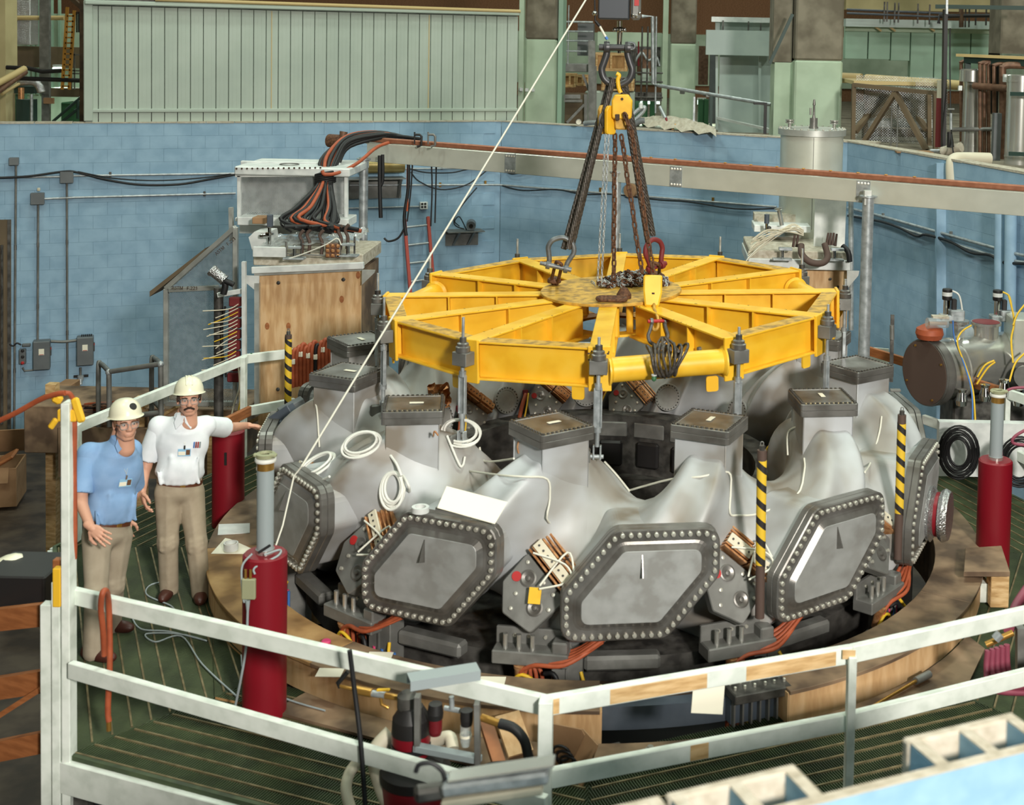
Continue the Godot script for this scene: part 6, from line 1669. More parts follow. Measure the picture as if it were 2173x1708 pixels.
func beam() -> void:
	var o := thing("cable_beam", "long aluminium channel beam crossing behind the slings with a copper strip on top", "beam")
	var a0 := V(-3.764, 2.985, -15.75); var a := V(-3.393, 2.993, -15.6)
	var top_l := V(-3.393, 2.993, -15.6); var top_r := V(3.992, 2.905, -12.2)
	var low_l := V(-3.392, 2.836, -15.6); var low_r := V(3.998, 2.764, -12.2)
	var d := (top_r - top_l).normalized()
	var hh := 0.225
	var dn := V(0, -hh / 2, 0)
	for k in 4:
		var s := top_l.lerp(top_r, k / 4.0); var e := top_l.lerp(top_r, (k + 1) / 4.0)
		part(mb().bar(s + dn, e + dn - d * 0.004, 0.03, hh, 0.004), "channel", M.duct_steel, o)
		part(mb().bar(s + dn + V(0, hh / 2 - 0.008, -0.06), e + V(0, -0.008, -0.06) - d * 0.004, 0.13, 0.014), "flange", M.duct_steel, o)
		if k > 0:
			part(mb().bar(s + dn - d * 0.14 + V(0, 0, 0.02), s + dn + V(0, 0, 0.02), 0.006, hh * 0.96), "splice_plate", M.galvanised, o)
			for q in 8: part(mb().lathe([[0.012, 0], [0.012, 0.008], [0, 0.009]], 8, Transform3D(Basis(Vector3.RIGHT, PI / 2), s - d * (0.12 - 0.033 * (q % 4)) + V(0, -0.03 if q < 4 else -hh + 0.03, 0.022))), "bolt", M.bolt_steel, o)
	part(mb().bar(top_l + V(0, 0.035, -0.03), top_r + V(0, 0.035, -0.03), 0.05, 0.06, 0.012), "copper_strip", M.copper_strip, o)
	part(mb().lathe([[0, -0.15], [0.08, -0.15], [0.08, 0.05], [0, 0.05]], 14, along(d, a0)), "rusty_end", M.rust, o)
	part(mb().tube([a0 + V(0.06, 0.12, 0.03), a0 + V(0.03, -0.1, 0.06)], 0.05, 6, true, 0.5), "rusty_end", M.copper_pipe, o)
	for k in 12: part(mb().bx(top_l.lerp(top_r, 0.42 + k * 0.035) + V(0, 0.07, -0.02), V(0.03, 0.008, 0.02)), "clip", M.brass, o)
	for g in 2:
		var p: Vector3 = [V(-2.735, 3.016, -15.2), V(-2.544, 3.036, -15)][g]
		var cl := thing("c_clamp", ["dark iron c clamp on the beam, left of the pair", "grey iron c clamp on the beam, right of the pair"][g], "clamp")
		part(mb().tube([p + V(-0.03, 0.11, 0), p + V(0.03, 0.11, 0), p + V(0.05, 0.09, 0), p + V(0.05, -0.01, 0), p + V(0.0, -0.03, 0)], 0.014, 8), "bow", M.black_paint if g == 0 else M.grey_steel, cl)
		part(mb().tube([p + V(-0.03, 0.14, 0), p + V(-0.03, 0.0, 0)], 0.009, 8), "screw", M.black_paint if g == 0 else M.grey_steel, cl)
	pole(V(-3.414, 2.817, -15.5), -2.15, 0.052, "grey steel post under the left end of the beam")
	pole(V(-0.399, 2.854, -14.25), -2.15, 0.05, "pale steel post behind the load chains")
	pole(V(2.118, 2.794, -12.95), -2.15, 0.058, "grey steel post under the right part of the beam")
	solo(slab(V(2.067, 2.697, -12.9), V(2.146, 2.847, -12.9), 0.06, 0.006), "post_cap_plate", M.aluminium, "small bright plate joining the right post to the beam", "bracket")

func pole(top: Vector3, y: float, r: float, label: String) -> void:
	var o := thing("steel_post", label, "post")
	part(mb().tube([V(top.x, y, top.z), top], r, 20), "tube", M.galvanised, o)
	part(mb().lathe([[r + 0.03, 0], [r + 0.03, 0.015], [0, 0.015]], 16, Transform3D(Basis(), V(top.x, top.y - 0.02, top.z))), "cap", M.galvanised, o)
	part(mb().bx(V(top.x, y + 0.01, top.z), V(0.2, 0.02, 0.2), 0.004), "base_plate", M.galvanised, o)

func strap(p: Vector3, nn: Vector3, m: Material, o: Node3D) -> void:
	part(mb().box(frame(V(nn.z, 0, -nn.x), Vector3.UP, p), V(0.035, 0.075, 0.03), 0.003), "strap", m, o)

func wall_things() -> void:
	var nl := V(0.357, 0, 0.934); var nm := V(-0.477, 0, 0.879)
	var o := thing("wall_conduit", "upper bright conduit along the left block wall", "conduit")
	part(mb().tube([V(-9.887, 2.012, -19.624), V(-8.987, 2.009, -19.967), V(-8.803, 2.019, -20.037), V(-6.627, 2.014, -20.868)], 0.018, 8), "pipe", M.galvanised, o)
	for p in [V(-8.345, 2.032, -20.213)]: strap(p, nl, M.dark_steel, o)
	o = thing("wall_conduit", "lower bright conduit from the small box along the left wall", "conduit")
	part(mb().tube([V(-9.219, 1.677, -19.879), V(-8.804, 1.688, -20.037), V(-8.055, 1.69, -20.323), V(-6.626, 1.699, -20.869)], 0.018, 8), "pipe", M.galvanised, o)
	strap(V(-7.063, 1.702, -20.702), nl, M.dark_steel, o)
	for e in [["vertical conduit nearest the doorway on the left wall", V(-9.566, 2.198, -19.746), V(-9.607, -1.959, -19.731)], ["vertical conduit above the first switch box", V(-9.286, 1.607, -19.853), V(-9.299, -0.479, -19.848)], ["tall vertical conduit between the two switch boxes", V(-8.914, 1.935, -19.995), V(-8.916, -1.162, -19.995)]]:
		o = thing("wall_conduit", e[0], "conduit")
		part(mb().tube([e[1], e[2]], 0.017, 8), "pipe", M.grey_steel, o)
		for f in [0.3, 0.75]: strap(e[1].lerp(e[2], f), nl, M.dark_steel, o)
	for e in [["small grey junction box at the top of the doorway conduit", V(-9.577, 2.258, -19.71), 0.13, 0.11], ["dark grey junction box on the upper conduit", V(-8.902, 2.003, -19.968), 0.18, 0.165], ["dark grey junction box with a cream knob on the lower conduit", V(-9.279, 1.69, -19.824), 0.185, 0.17]]:
		o = thing("junction_box", e[0], "junction box")
		part(mb().box(frame(V(0.934, 0, -0.357), Vector3.UP, e[1]), V(e[2], e[3], 0.1), 0.006), "case", M.box_grey, o)
		part(mb().box(frame(V(0.934, 0, -0.357), Vector3.UP, e[1] + nl * 0.052), V(e[2] * 1.03, e[3] * 1.03, 0.008), 0.003), "cover", M.box_grey, o)
	part(mb().bx(V(-9.262, 1.826, -19.82), V(0.04, 0.05, 0.04), 0.008), "cream_knob", M.cream_hose, o)
	var bs := Basis(V(0.934, 0, -0.357), Vector3.UP, nl)
	for e in [["left grey switch box with a white label on the block wall", V(-9.216, -0.684, -19.805), 0], ["right grey switch box with cable stubs on its top", V(-8.651, -0.659, -20.021), 1]]:
		o = thing("switch_box", e[0], "switch box")
		var t := Transform3D(bs, e[1])
		part(mb().box(t, V(0.235, 0.435, 0.18), 0.008), "case", M.box_grey, o)
		part(mb().box(t * Transform3D(Basis(), V(0, 0, 0.095)), V(0.225, 0.42, 0.012), 0.004), "door", M.box_grey, o)
		part(mb().box(t * Transform3D(Basis(), V(0.0, 0.06, 0.103)), V(0.075, 0.095, 0.002)), "label_plate", M.paper, o)
		part(mb().box(t * Transform3D(Basis(), V(0.0, 0.02, 0.105)), V(0.06, 0.008, 0.002)), "label_mark", M.red_part, o)
		part(mb().box(t * Transform3D(Basis(), V(0.125, 0.06, 0.06)), V(0.02, 0.14, 0.03), 0.004), "lever", M.dark_steel, o)
		part(mb().box(t * Transform3D(Basis(), V(0.128, 0.1, 0.06)), V(0.016, 0.03, 0.03)), "red_mark", M.red_part, o)
		if e[2] == 1:
			for k in 6: part(mb().tube([t * V(-0.05 + k * 0.026, 0.21, 0.02), t * V(-0.045 + k * 0.027, 0.25, 0.02)], 0.009, 6), "cable_stub", M.black_rubber, o)
	solo(mb().tube(curve([V(-9.108, -0.494, -19.868), V(-8.943, -0.512, -19.931), V(-8.77, -0.502, -19.997)], 5), 0.022, 10), "link_conduit", M.grey_steel, "flexible conduit linking the two switch boxes", "conduit")
	o = thing("push_button_station", "three button station with a red stop button on the left wall", "switch")
	part(mb().box(Transform3D(bs, V(-9.481, -0.704, -19.747)), V(0.095, 0.22, 0.09), 0.006), "case", M.box_grey, o)
	for k in 3: part(mb().lathe([[0.024, 0], [0.024, 0.012], [0.014, 0.02], [0, 0.02]], 12, Transform3D(bs * Basis(Vector3.RIGHT, PI / 2), [V(-9.461, -0.607, -19.706), V(-9.461, -0.701, -19.706), V(-9.462, -0.794, -19.706)][k])), "button", M.red_part if k == 2 else M.black_paint, o)
	part(mb().tube([V(-9.481, -0.877, -19.747), V(-9.458, -0.929, -19.756), V(-9.337, -0.924, -19.802)], 0.014, 8), "elbow_pipe", M.grey_steel, o)
	o = thing("conduit_fitting", "small cast conduit fitting left of the first switch box", "fitting")
	part(mb().box(Transform3D(bs, V(-9.436, -0.537, -19.775)), V(0.12, 0.05, 0.05), 0.01), "body", M.box_grey, o)
	part(mb().tube(curve([V(-9.502, -0.532, -19.749), V(-9.556, -0.5, -19.729), V(-9.605, -0.539, -19.71), V(-9.652, -0.507, -19.692)], 5), 0.012), "coiled_cord", M.black_rubber, o)
	o = thing("wall_receptacle", "cast receptacle under the right switch box", "socket")
	part(mb().tube([V(-8.734, -0.936, -20.043), V(-8.734, -1.068, -20.043)], 0.018, 8), "pipe", M.grey_steel, o)
	part(mb().box(Transform3D(bs, V(-8.74, -1.076, -20.072)), V(0.21, 0.04, 0.01)), "strap", M.black_paint, o)
	part(mb().box(Transform3D(bs, V(-8.73, -1.095, -20.033)), V(0.09, 0.09, 0.08), 0.015), "body", M.galvanised, o)
	part(mb().tube([V(-8.722, -1.112, -20.015), V(-8.714, -1.187, -19.997)], 0.03, 12), "spout", M.galvanised, o)
	o = thing("wall_cable", "sagging black cables along the upper conduit of the left wall", "cable")
	part(mb().tube(curve([V(-9.874, 2.009, -19.597), V(-9.398, 2.027, -19.778), V(-8.944, 2.09, -19.952), V(-8.761, 2.072, -20.022), V(-8.358, 1.949, -20.175), V(-7.918, 1.866, -20.343), V(-7.405, 1.862, -20.539), V(-7.014, 1.928, -20.688), V(-6.618, 2.002, -20.84)], 5), 0.018, 7), "cable", M.black_rubber, o)
	part(mb().tube(curve([V(-8.756, 2.088, -20.013), V(-8.292, 1.978, -20.19), V(-7.723, 1.929, -20.407), V(-7.142, 1.954, -20.629), V(-6.681, 2.012, -20.805)], 5), 0.01, 6), "cable", M.black_rubber, o)
	# runs right of the cabinet and on the back wall
	o = thing("wall_conduit", "upper conduit running into the corner behind the ladder", "conduit")
	part(mb().tube([V(-4.119, 2.045, -21.826), V(-2.638, 2.036, -22.38), V(-2.538, 2.033, -22.352), V(1.815, 2.046, -19.999)], 0.016, 8), "pipe", M.galvanised, o)
	strap(V(-3.552, 2.059, -22.042), nl, M.dark_steel, o); strap(V(-1.851, 2.059, -21.99), nm, M.dark_steel, o)
	o = thing("wall_conduit", "lower conduit running round the corner behind the slings", "conduit")
	part(mb().tube([V(-4.978, 1.79, -21.498), V(-2.634, 1.746, -22.382), V(-2.534, 1.744, -22.349), V(1.877, 1.77, -19.965)], 0.018, 8), "pipe", M.galvanised, o)
	strap(V(-3.571, 1.766, -22.035), nl, M.brass, o); strap(V(-2.849, 1.782, -22.31), nl, M.brass, o); strap(V(-0.864, 1.801, -21.454), nm, M.brass, o); strap(V(0.932, 1.796, -20.479), nm, M.brass, o)
	o = thing("wall_cable", "thin black cables strung under the two corner conduits", "cable")
	for e in [[V(-4.04, 2.047, -21.823), V(-3.783, 1.979, -21.922), V(-3.375, 1.972, -22.077), V(-3.076, 2.03, -22.192), V(-2.62, 2.03, -22.366), V(-2.365, 2.024, -22.235), V(-2.064, 2.047, -22.071)], [V(-4.025, 1.992, -21.829), V(-3.892, 1.832, -21.88), V(-3.558, 1.69, -22.007), V(-3.148, 1.76, -22.164), V(-2.81, 2.009, -22.293)], [V(-2.565, 1.736, -22.344), V(-2.192, 1.687, -22.141), V(-1.614, 1.751, -21.827), V(-1.129, 1.713, -21.564), V(-0.658, 1.753, -21.308), V(0.105, 1.728, -20.893), V(0.548, 1.737, -20.653), V(1.266, 1.69, -20.263), V(1.874, 1.753, -19.933)], [V(-2.535, 2.027, -22.327), V(-2.407, 1.949, -22.258), V(-2.155, 2.008, -22.121), V(-2.031, 2.065, -22.053)]]:
		part(mb().tube(curve(e, 5), 0.011, 6), "cable", M.black_rubber, o)
	o = thing("quad_outlet", "four socket outlet box on the wall above the red ladder", "socket")
	part(mb().tube([V(-5.011, 1.411, -21.485), V(-3.893, 1.41, -21.912)], 0.014, 8), "pipe", M.galvanised, o)
	part(mb().box(Transform3D(bs, V(-3.823, 1.427, -21.917)), V(0.13, 0.12, 0.08), 0.006), "case", M.white_metal, o)
	for q in [[-0.025, 0.025], [0.025, 0.025], [-0.025, -0.025], [0.025, -0.025]]: part(mb().lathe([[0.02, 0], [0.02, 0.004], [0, 0.004]], 10, Transform3D(bs, V(-3.816, 1.432, -21.877)) * Transform3D(Basis(Vector3.RIGHT, PI / 2), V(q[0], q[1], 0))), "socket", M.black_paint, o)
	o = thing("wall_bracket", "grey steel shelf bracket on the wall with a motor on it", "bracket")
	var p := V(-3.218, 0.869, -22.18)
	part(mb().box(Transform3D(bs, p), V(0.56, 0.28, 0.015)), "plate", M.grey_steel, o)
	part(mb().box(Transform3D(bs, p + V(0.01, 0.13, 0) + nl * 0.16), V(0.62, 0.015, 0.33)), "shelf", M.grey_steel, o)
	for s in [-0.12, 0.13]: part(mb().bar(p + bs * V(s - 0.03, -0.13, 0.01), p + bs * V(s + 0.03, 0.12, 0.26), 0.04, 0.015), "arm", M.grey_steel, o)
	o = thing("camera_motor", "small grey motor with a round glass end on the wall shelf", "motor")
	var e := along(V(0.12, -0.1, 1), V(-3.053, 1.114, -22.115))
	part(mb().lathe([[0, 0], [0.075, 0], [0.08, 0.02], [0.08, 0.1], [0.08, 0.18], [0.065, 0.18], [0.06, 0.17], [0.0, 0.16]], 20, e), "barrel", M.box_grey, o)
	part(mb().lathe([[0.04, 0.165], [0.035, 0.19], [0, 0.19]], 16, e), "lens", M.chrome, o)
	part(mb().bx(V(-3.036, 1.019, -22.057), V(0.06, 0.06, 0.08), 0.01), "stand", M.grey_steel, o)
	part(mb().tube(curve([V(-3.156, 1.031, -22.011), V(-3.306, 1.092, -22.007), V(-3.323, 1.229, -22.054), V(-3.179, 1.46, -22.131), V(-2.982, 1.707, -22.238)], 6), 0.011), "lead", M.black_rubber, o)
	part(mb().tube(curve([V(-3.118, 1.014, -22.025), V(-3.233, 1.24, -21.982), V(-3.307, 1.163, -21.954), V(-3.231, 1.082, -21.982)], 6), 0.009), "lead", M.black_rubber, o)
	o = thing("wall_bracket", "large grey bracket on the wall carrying a horizontal drum", "bracket")
	p = V(-4.624, 1.726, -21.644)
	part(mb().box(Transform3D(bs, p), V(0.95, 0.33, 0.015)), "plate", M.grey_steel, o)
	part(mb().box(Transform3D(bs, p + V(0, 0.19, 0) + nl * 0.18), V(0.98, 0.015, 0.36)), "shelf", M.grey_steel, o)
	for s in [-0.42, 0.42]: part(mb().bar(p + bs * V(s, -0.15, 0.01), p + bs * V(s, 0.17, 0.3), 0.04, 0.015), "arm", M.grey_steel, o)
	o = thing("horizontal_drum", "tarnished steel drum lying on the large wall bracket", "drum")
	part(mb().lathe([[0, -0.36], [0.13, -0.36], [0.135, -0.34], [0.135, -0.02], [0.14, -0.02], [0.14, 0.0], [0.135, 0.0], [0.135, 0.36], [0, 0.37]], 28, along(V(0.934, 0, -0.357), V(-4.446, 2.131, -21.519))), "shell", M.cover_brass, o)
	o = thing("red_ladder", "red side railed ladder leaning against the left wall", "ladder")
	var la := V(-4.102, 1.221, -21.703); var lb := V(-3.738, 1.249, -21.843); var lc := V(-3.904, -0.068, -21.297); var ld := V(-3.562, 0.224, -21.428)
	part(mb().bar(la, la + (lc - la) * 1.3, 0.05, 0.08, 0.004, nl), "side_rail", M.ladder_red, o)
	part(mb().bar(lb, lb + (lc - la) * 1.3, 0.05, 0.08, 0.004, nl), "side_rail", M.ladder_red, o)
	for k in 6:
		var f := 0.1 + k * 0.22
		part(mb().tube([la + (lc - la) * f, lb + (lc - la) * f], 0.018, 8), "rung", M.galvanised, o)
	solo(mb().lathe([[0, -0.05], [0.11, -0.05], [0.12, 0], [0.11, 0.05], [0, 0.05]], 20, along(nm, V(-0.358, 1.842, -21.122))), "wall_speaker", M.cardboard, "round tan horn on the back wall behind the chains", "speaker")
	# right wall
	o = thing("wall_conduit", "upper bright conduit sloping down the right wall", "conduit")
	part(mb().tube([V(2.863, 1.864, -19.287), V(3.192, 1.88, -18.299), V(4.044, 1.881, -15.741), V(4.156, 1.885, -15.311), V(4.332, 1.906, -14.781)], 0.02, 8), "pipe", M.galvanised, o)
	for q in [V(3.204, 1.887, -18.295), V(3.77, 1.895, -16.595)]: strap(q, V(-0.949, 0, 0.316), M.grey_steel, o)
	o = thing("wall_conduit", "lower conduit with black cable sloping down the right wall", "conduit")
	part(mb().tube([V(2.865, 1.767, -19.281), V(3.194, 1.795, -18.294), V(4.04, 1.782, -15.755), V(4.157, 1.792, -15.306), V(4.333, 1.842, -14.777)], 0.018, 8), "pipe", M.galvanised, o)
	part(mb().tube(curve([V(2.856, 1.755, -19.214), V(3.166, 1.809, -18.285), V(3.343, 1.797, -17.751), V(3.484, 1.755, -17.328), V(3.56, 1.809, -17.099), V(3.744, 1.812, -16.546), V(3.902, 1.749, -16.074), V(4.032, 1.788, -15.682), V(4.118, 1.754, -15.361), V(4.324, 1.848, -14.744)], 5), 0.018), "cable", M.black_rubber, o)
	for k in 2: solo(mb().tube([[V(4.084, 2.422, -15.464), V(4.151, 2.449, -15.263)][k], [V(4.115, 0.619, -15.37), V(4.176, 0.665, -15.188)][k]], 0.07, 14), "painted_pipe", M.blue_wall, ["left of two pale blue pipes down the right wall", "right of two pale blue pipes down the right wall"][k], "pipe")
	solo(slab(V(4.191, 2.367, -15.141), V(4.223, 2.445, -15.047), 0.05), "small_box", M.black_paint, "small black box under the right end of the beam", "box")
	solo(slab(V(2.203, 2.502, -15), V(2.319, 2.575, -15), 0.1), "small_block", M.slate, "small grey block under the beam right of the tank", "box")
	solo(mb().tube([V(2.256, 2.503, -15), V(2.299, 1, -15)], 0.03, 10), "thin_post", M.galvanised, "thin pipe post just right of the tank cabinet", "post")

func pumps() -> void:
	var o := thing("vacuum_chamber", "long polished steel chamber with a dark round end plate at the right", "vacuum chamber")
	var a := V(2.749, 1.029, -13)
	var d := V(0.93, 0.0, -0.15).normalized()
	d = V(0.8, 0, 0.6).normalized()
	d = V(0.86, 0.0, -0.5).normalized()
	var t := along(d, a)
	part(mb().lathe([[0.33, 0.1], [0.30, 0.1], [0.30, 0.32], [0.31, 0.33], [0.31, 0.36], [0.30, 0.37], [0.30, 1.9], [0, 1.9]], 40, t), "shell", M.bright_steel, o)
	part(mb().lathe([[0, -0.02], [0.33, -0.02], [0.33, 0.0], [0.335, 0.0], [0.335, 0.09], [0.3, 0.1]], 44, t), "end_plate", M.flange_steel, o)
	part(mb().lathe([[0, -0.026], [0.318, -0.026], [0.318, -0.02]], 44, t), "end_face", M.rust_brown, o)
	for k in 4: part(mb().lathe([[0.012, 0], [0.012, 0.012], [0, 0.012]], 8, along(-d, t * V(cos(k * 1.57 + 0.5) * 0.28, -0.026, sin(k * 1.57 + 0.5) * 0.28))), "bolt", M.brass, o)
	var q := V(3.431, 1.429, -13.4)
	part(mb().lathe([[0.13, -0.28], [0.13, 0.0], [0.155, 0.01], [0.155, 0.035], [0, 0.035]], 24, Transform3D(Basis(), q)), "top_neck", M.bright_steel, o)
	part(mb().lathe([[0, 0.037], [0.14, 0.037], [0, 0.038]], 24, Transform3D(Basis(), q)), "red_blank", M.maroon, o)
	q = V(3.134, 1.396, -13.3)
	part(mb().lathe([[0.06, -0.28], [0.06, 0.06], [0.1, 0.07], [0.1, 0.1], [0, 0.1]], 20, Transform3D(Basis(), q)), "top_neck", M.bright_steel, o)
	var bx := thing("square_manifold", "bright square manifold box at the right edge behind the chamber", "manifold")
	part(slab(V(3.669, 1.093, -13.2), V(4.034, 1.533, -13.2), 0.4, 0.01), "box", M.duct_steel, bx)
	part(mb().lathe([[0, 0], [0.11, 0], [0.11, 0.05], [0, 0.05]], 20, along(V(-0.3, 0, 1), V(3.711, 1.037, -12.9))), "grey_flange", M.grey_steel, bx)
	for k in 2:
		var c: Vector3 = [V(2.981, 1.464, -13.2), V(3.595, 1.388, -13.6)][k]
		var v := thing("gate_valve", ["gate valve with a black topped actuator on the near chamber neck", "gate valve with a black topped actuator farther right"][k], "valve")
		part(mb().bx(c + V(0.05, 0.08, 0), V(0.24, 0.06, 0.14), 0.01), "gate_body", M.galvanised, v)
		part(mb().tube([c + V(-0.0, 0.1, 0), c + V(0, 0.26, 0)], 0.035, 14), "stem", M.chrome, v)
		part(mb().lathe([[0, 0.26], [0.048, 0.26], [0.05, 0.28], [0.05, 0.36], [0.045, 0.37], [0, 0.37]], 18, Transform3D(Basis(), c)), "actuator", M.black_paint, v)
		part(mb().lathe([[0.051, 0.3], [0.051, 0.34], [0.05, 0.34]], 18, Transform3D(Basis(), c)), "label_band", M.white_metal, v)
		part(mb().bx(c + V(0.07, 0.2, 0), V(0.05, 0.14, 0.06), 0.008), "side_box", M.black_paint, v)
		part(mb().tube(curve([c + V(0.05, 0.35, 0), c + V(0.12, 0.3, 0.02), c + V(0.16, 0.1, 0.02)], 5), 0.009), "air_line", M.white_hose if k == 0 else M.yellow_wire, v)
		part(mb().bx(c + V(0.1, 0.13, 0.03), V(0.14, 0.07, 0.08), 0.01), "clamp", M.galvanised, v)
	var gl := thing("glass_tubes", "glass gauge tubes and wires in front of the near valve", "gauge")
	for k in 2: part(mb().tube([[V(2.727, 1.543, -12.9), V(3.064, 1.456, -12.9)][k], [V(2.933, 1.546, -12.95), V(3.169, 1.456, -12.95)][k]], 0.055, 16), "glass_tube", M.clear_bowl, gl)
	part(mb().tube([V(2.746, 1.543, -12.9), V(2.924, 1.536, -12.95)], 0.02, 8), "filament_stem", M.copper, gl)
	part(mb().bx(V(2.861, 1.601, -12.95), V(0.16, 0.02, 0.1)), "cover_plate", M.raw_block, gl)
	part(mb().tube(curve([V(3.139, 1.555, -12.8), V(3.04, 1.483, -12.8), V(2.995, 1.377, -12.75), V(3.074, 1.159, -12.7), V(3.125, 0.955, -12.6), V(3.133, 0.662, -12.5)], 6), 0.009), "yellow_line", M.yellow_wire, gl)
	part(mb().tube(curve([V(2.954, 1.597, -12.8), V(2.978, 1.412, -12.8), V(3.049, 1.205, -12.7), V(3.111, 0.955, -12.6), V(3.105, 0.684, -12.5)], 6), 0.008), "blue_line", M.blue_wire, gl)
	solo(mb().lathe([[0, 0], [0.12, 0.0], [0.14, 0.05], [0.13, 0.1], [0.06, 0.14], [0, 0.15]], 20, Transform3D(Basis(), V(2.772, 1.371, -13))), "orange_tank", M.orange_hose, "rounded orange tank behind the round end plate", "tank")
	var yl := thing("yellow_lines", "loose yellow lines falling at the right edge behind the rail", "hose")
	for e in [[V(3.597, 1.788, -13.2), V(3.636, 1.547, -13.1), V(3.586, 1.378, -13), V(3.585, 1.166, -12.9)], [V(3.79, 1.72, -13.2), V(3.671, 1.619, -13.1), V(3.6, 1.52, -13)], [V(3.749, 1.263, -13), V(3.609, 1.167, -12.9), V(3.527, 1.003, -12.8)], [V(3.212, 1.043, -12.8), V(3.282, 1.161, -12.8), V(3.372, 1.21, -12.8)], [V(3.209, 0.973, -12.8), V(3.306, 1.129, -12.8), V(3.382, 1.196, -12.8)]]: part(mb().tube(curve(e, 5), 0.01), "line", M.yellow_wire, yl)
	var s := thing("pump_stand", "dark clutter of pump stands and black cables under the chamber", "pump")
	part(slab(V(3.008, 0.304, -12.9), V(3.831, 0.794, -12.9), 0.6, 0.02), "pump_body", M.dark_steel, s)
	for p in [V(3.04, 0.787, -12.7), V(3.267, 0.838, -12.7), V(3.422, 0.915, -12.6), V(3.562, 0.826, -12.6)]: part(mb().lathe([[0, 0], [0.05, 0], [0.06, 0.05], [0.04, 0.13], [0.05, 0.16], [0, 0.17]], 14, Transform3D(Basis(), p)), "fitting", M.chrome, s)
	for k in 7: part(mb().tube(coil(V(2.841, 0.572, -11.9), V(0.17 - k * 0.016, 0.01 * sin(k * 2.0), 0.05), V(0, 0.25 - k * 0.02, 0.02), 1.0, 0.03, 24), 0.01, 6, false), "cable_coil", M.black_rubber, s)
	for k in 5: part(mb().tube(coil(V(3.318, 0.592, -11.6), V(0.17 - k * 0.018, 0.01 * sin(k * 2.0), 0.05), V(0, 0.23 - k * 0.02, 0.02), 1.0, 0.03, 24), 0.01, 6, false), "cable_coil", M.black_rubber, s)
	part(slab(V(2.721, 0.249, -12.2), V(3.631, 0.761, -12.2), 0.1), "white_screen", M.white_metal, s)

func rail(o: Node3D, a: Vector3, b: Vector3, m: Material, called := "rail") -> void:
	part(mb().bar(a + V(0, -0.045, 0), b + V(0, -0.045, 0), 0.045, 0.095, 0.004), called, m, o)

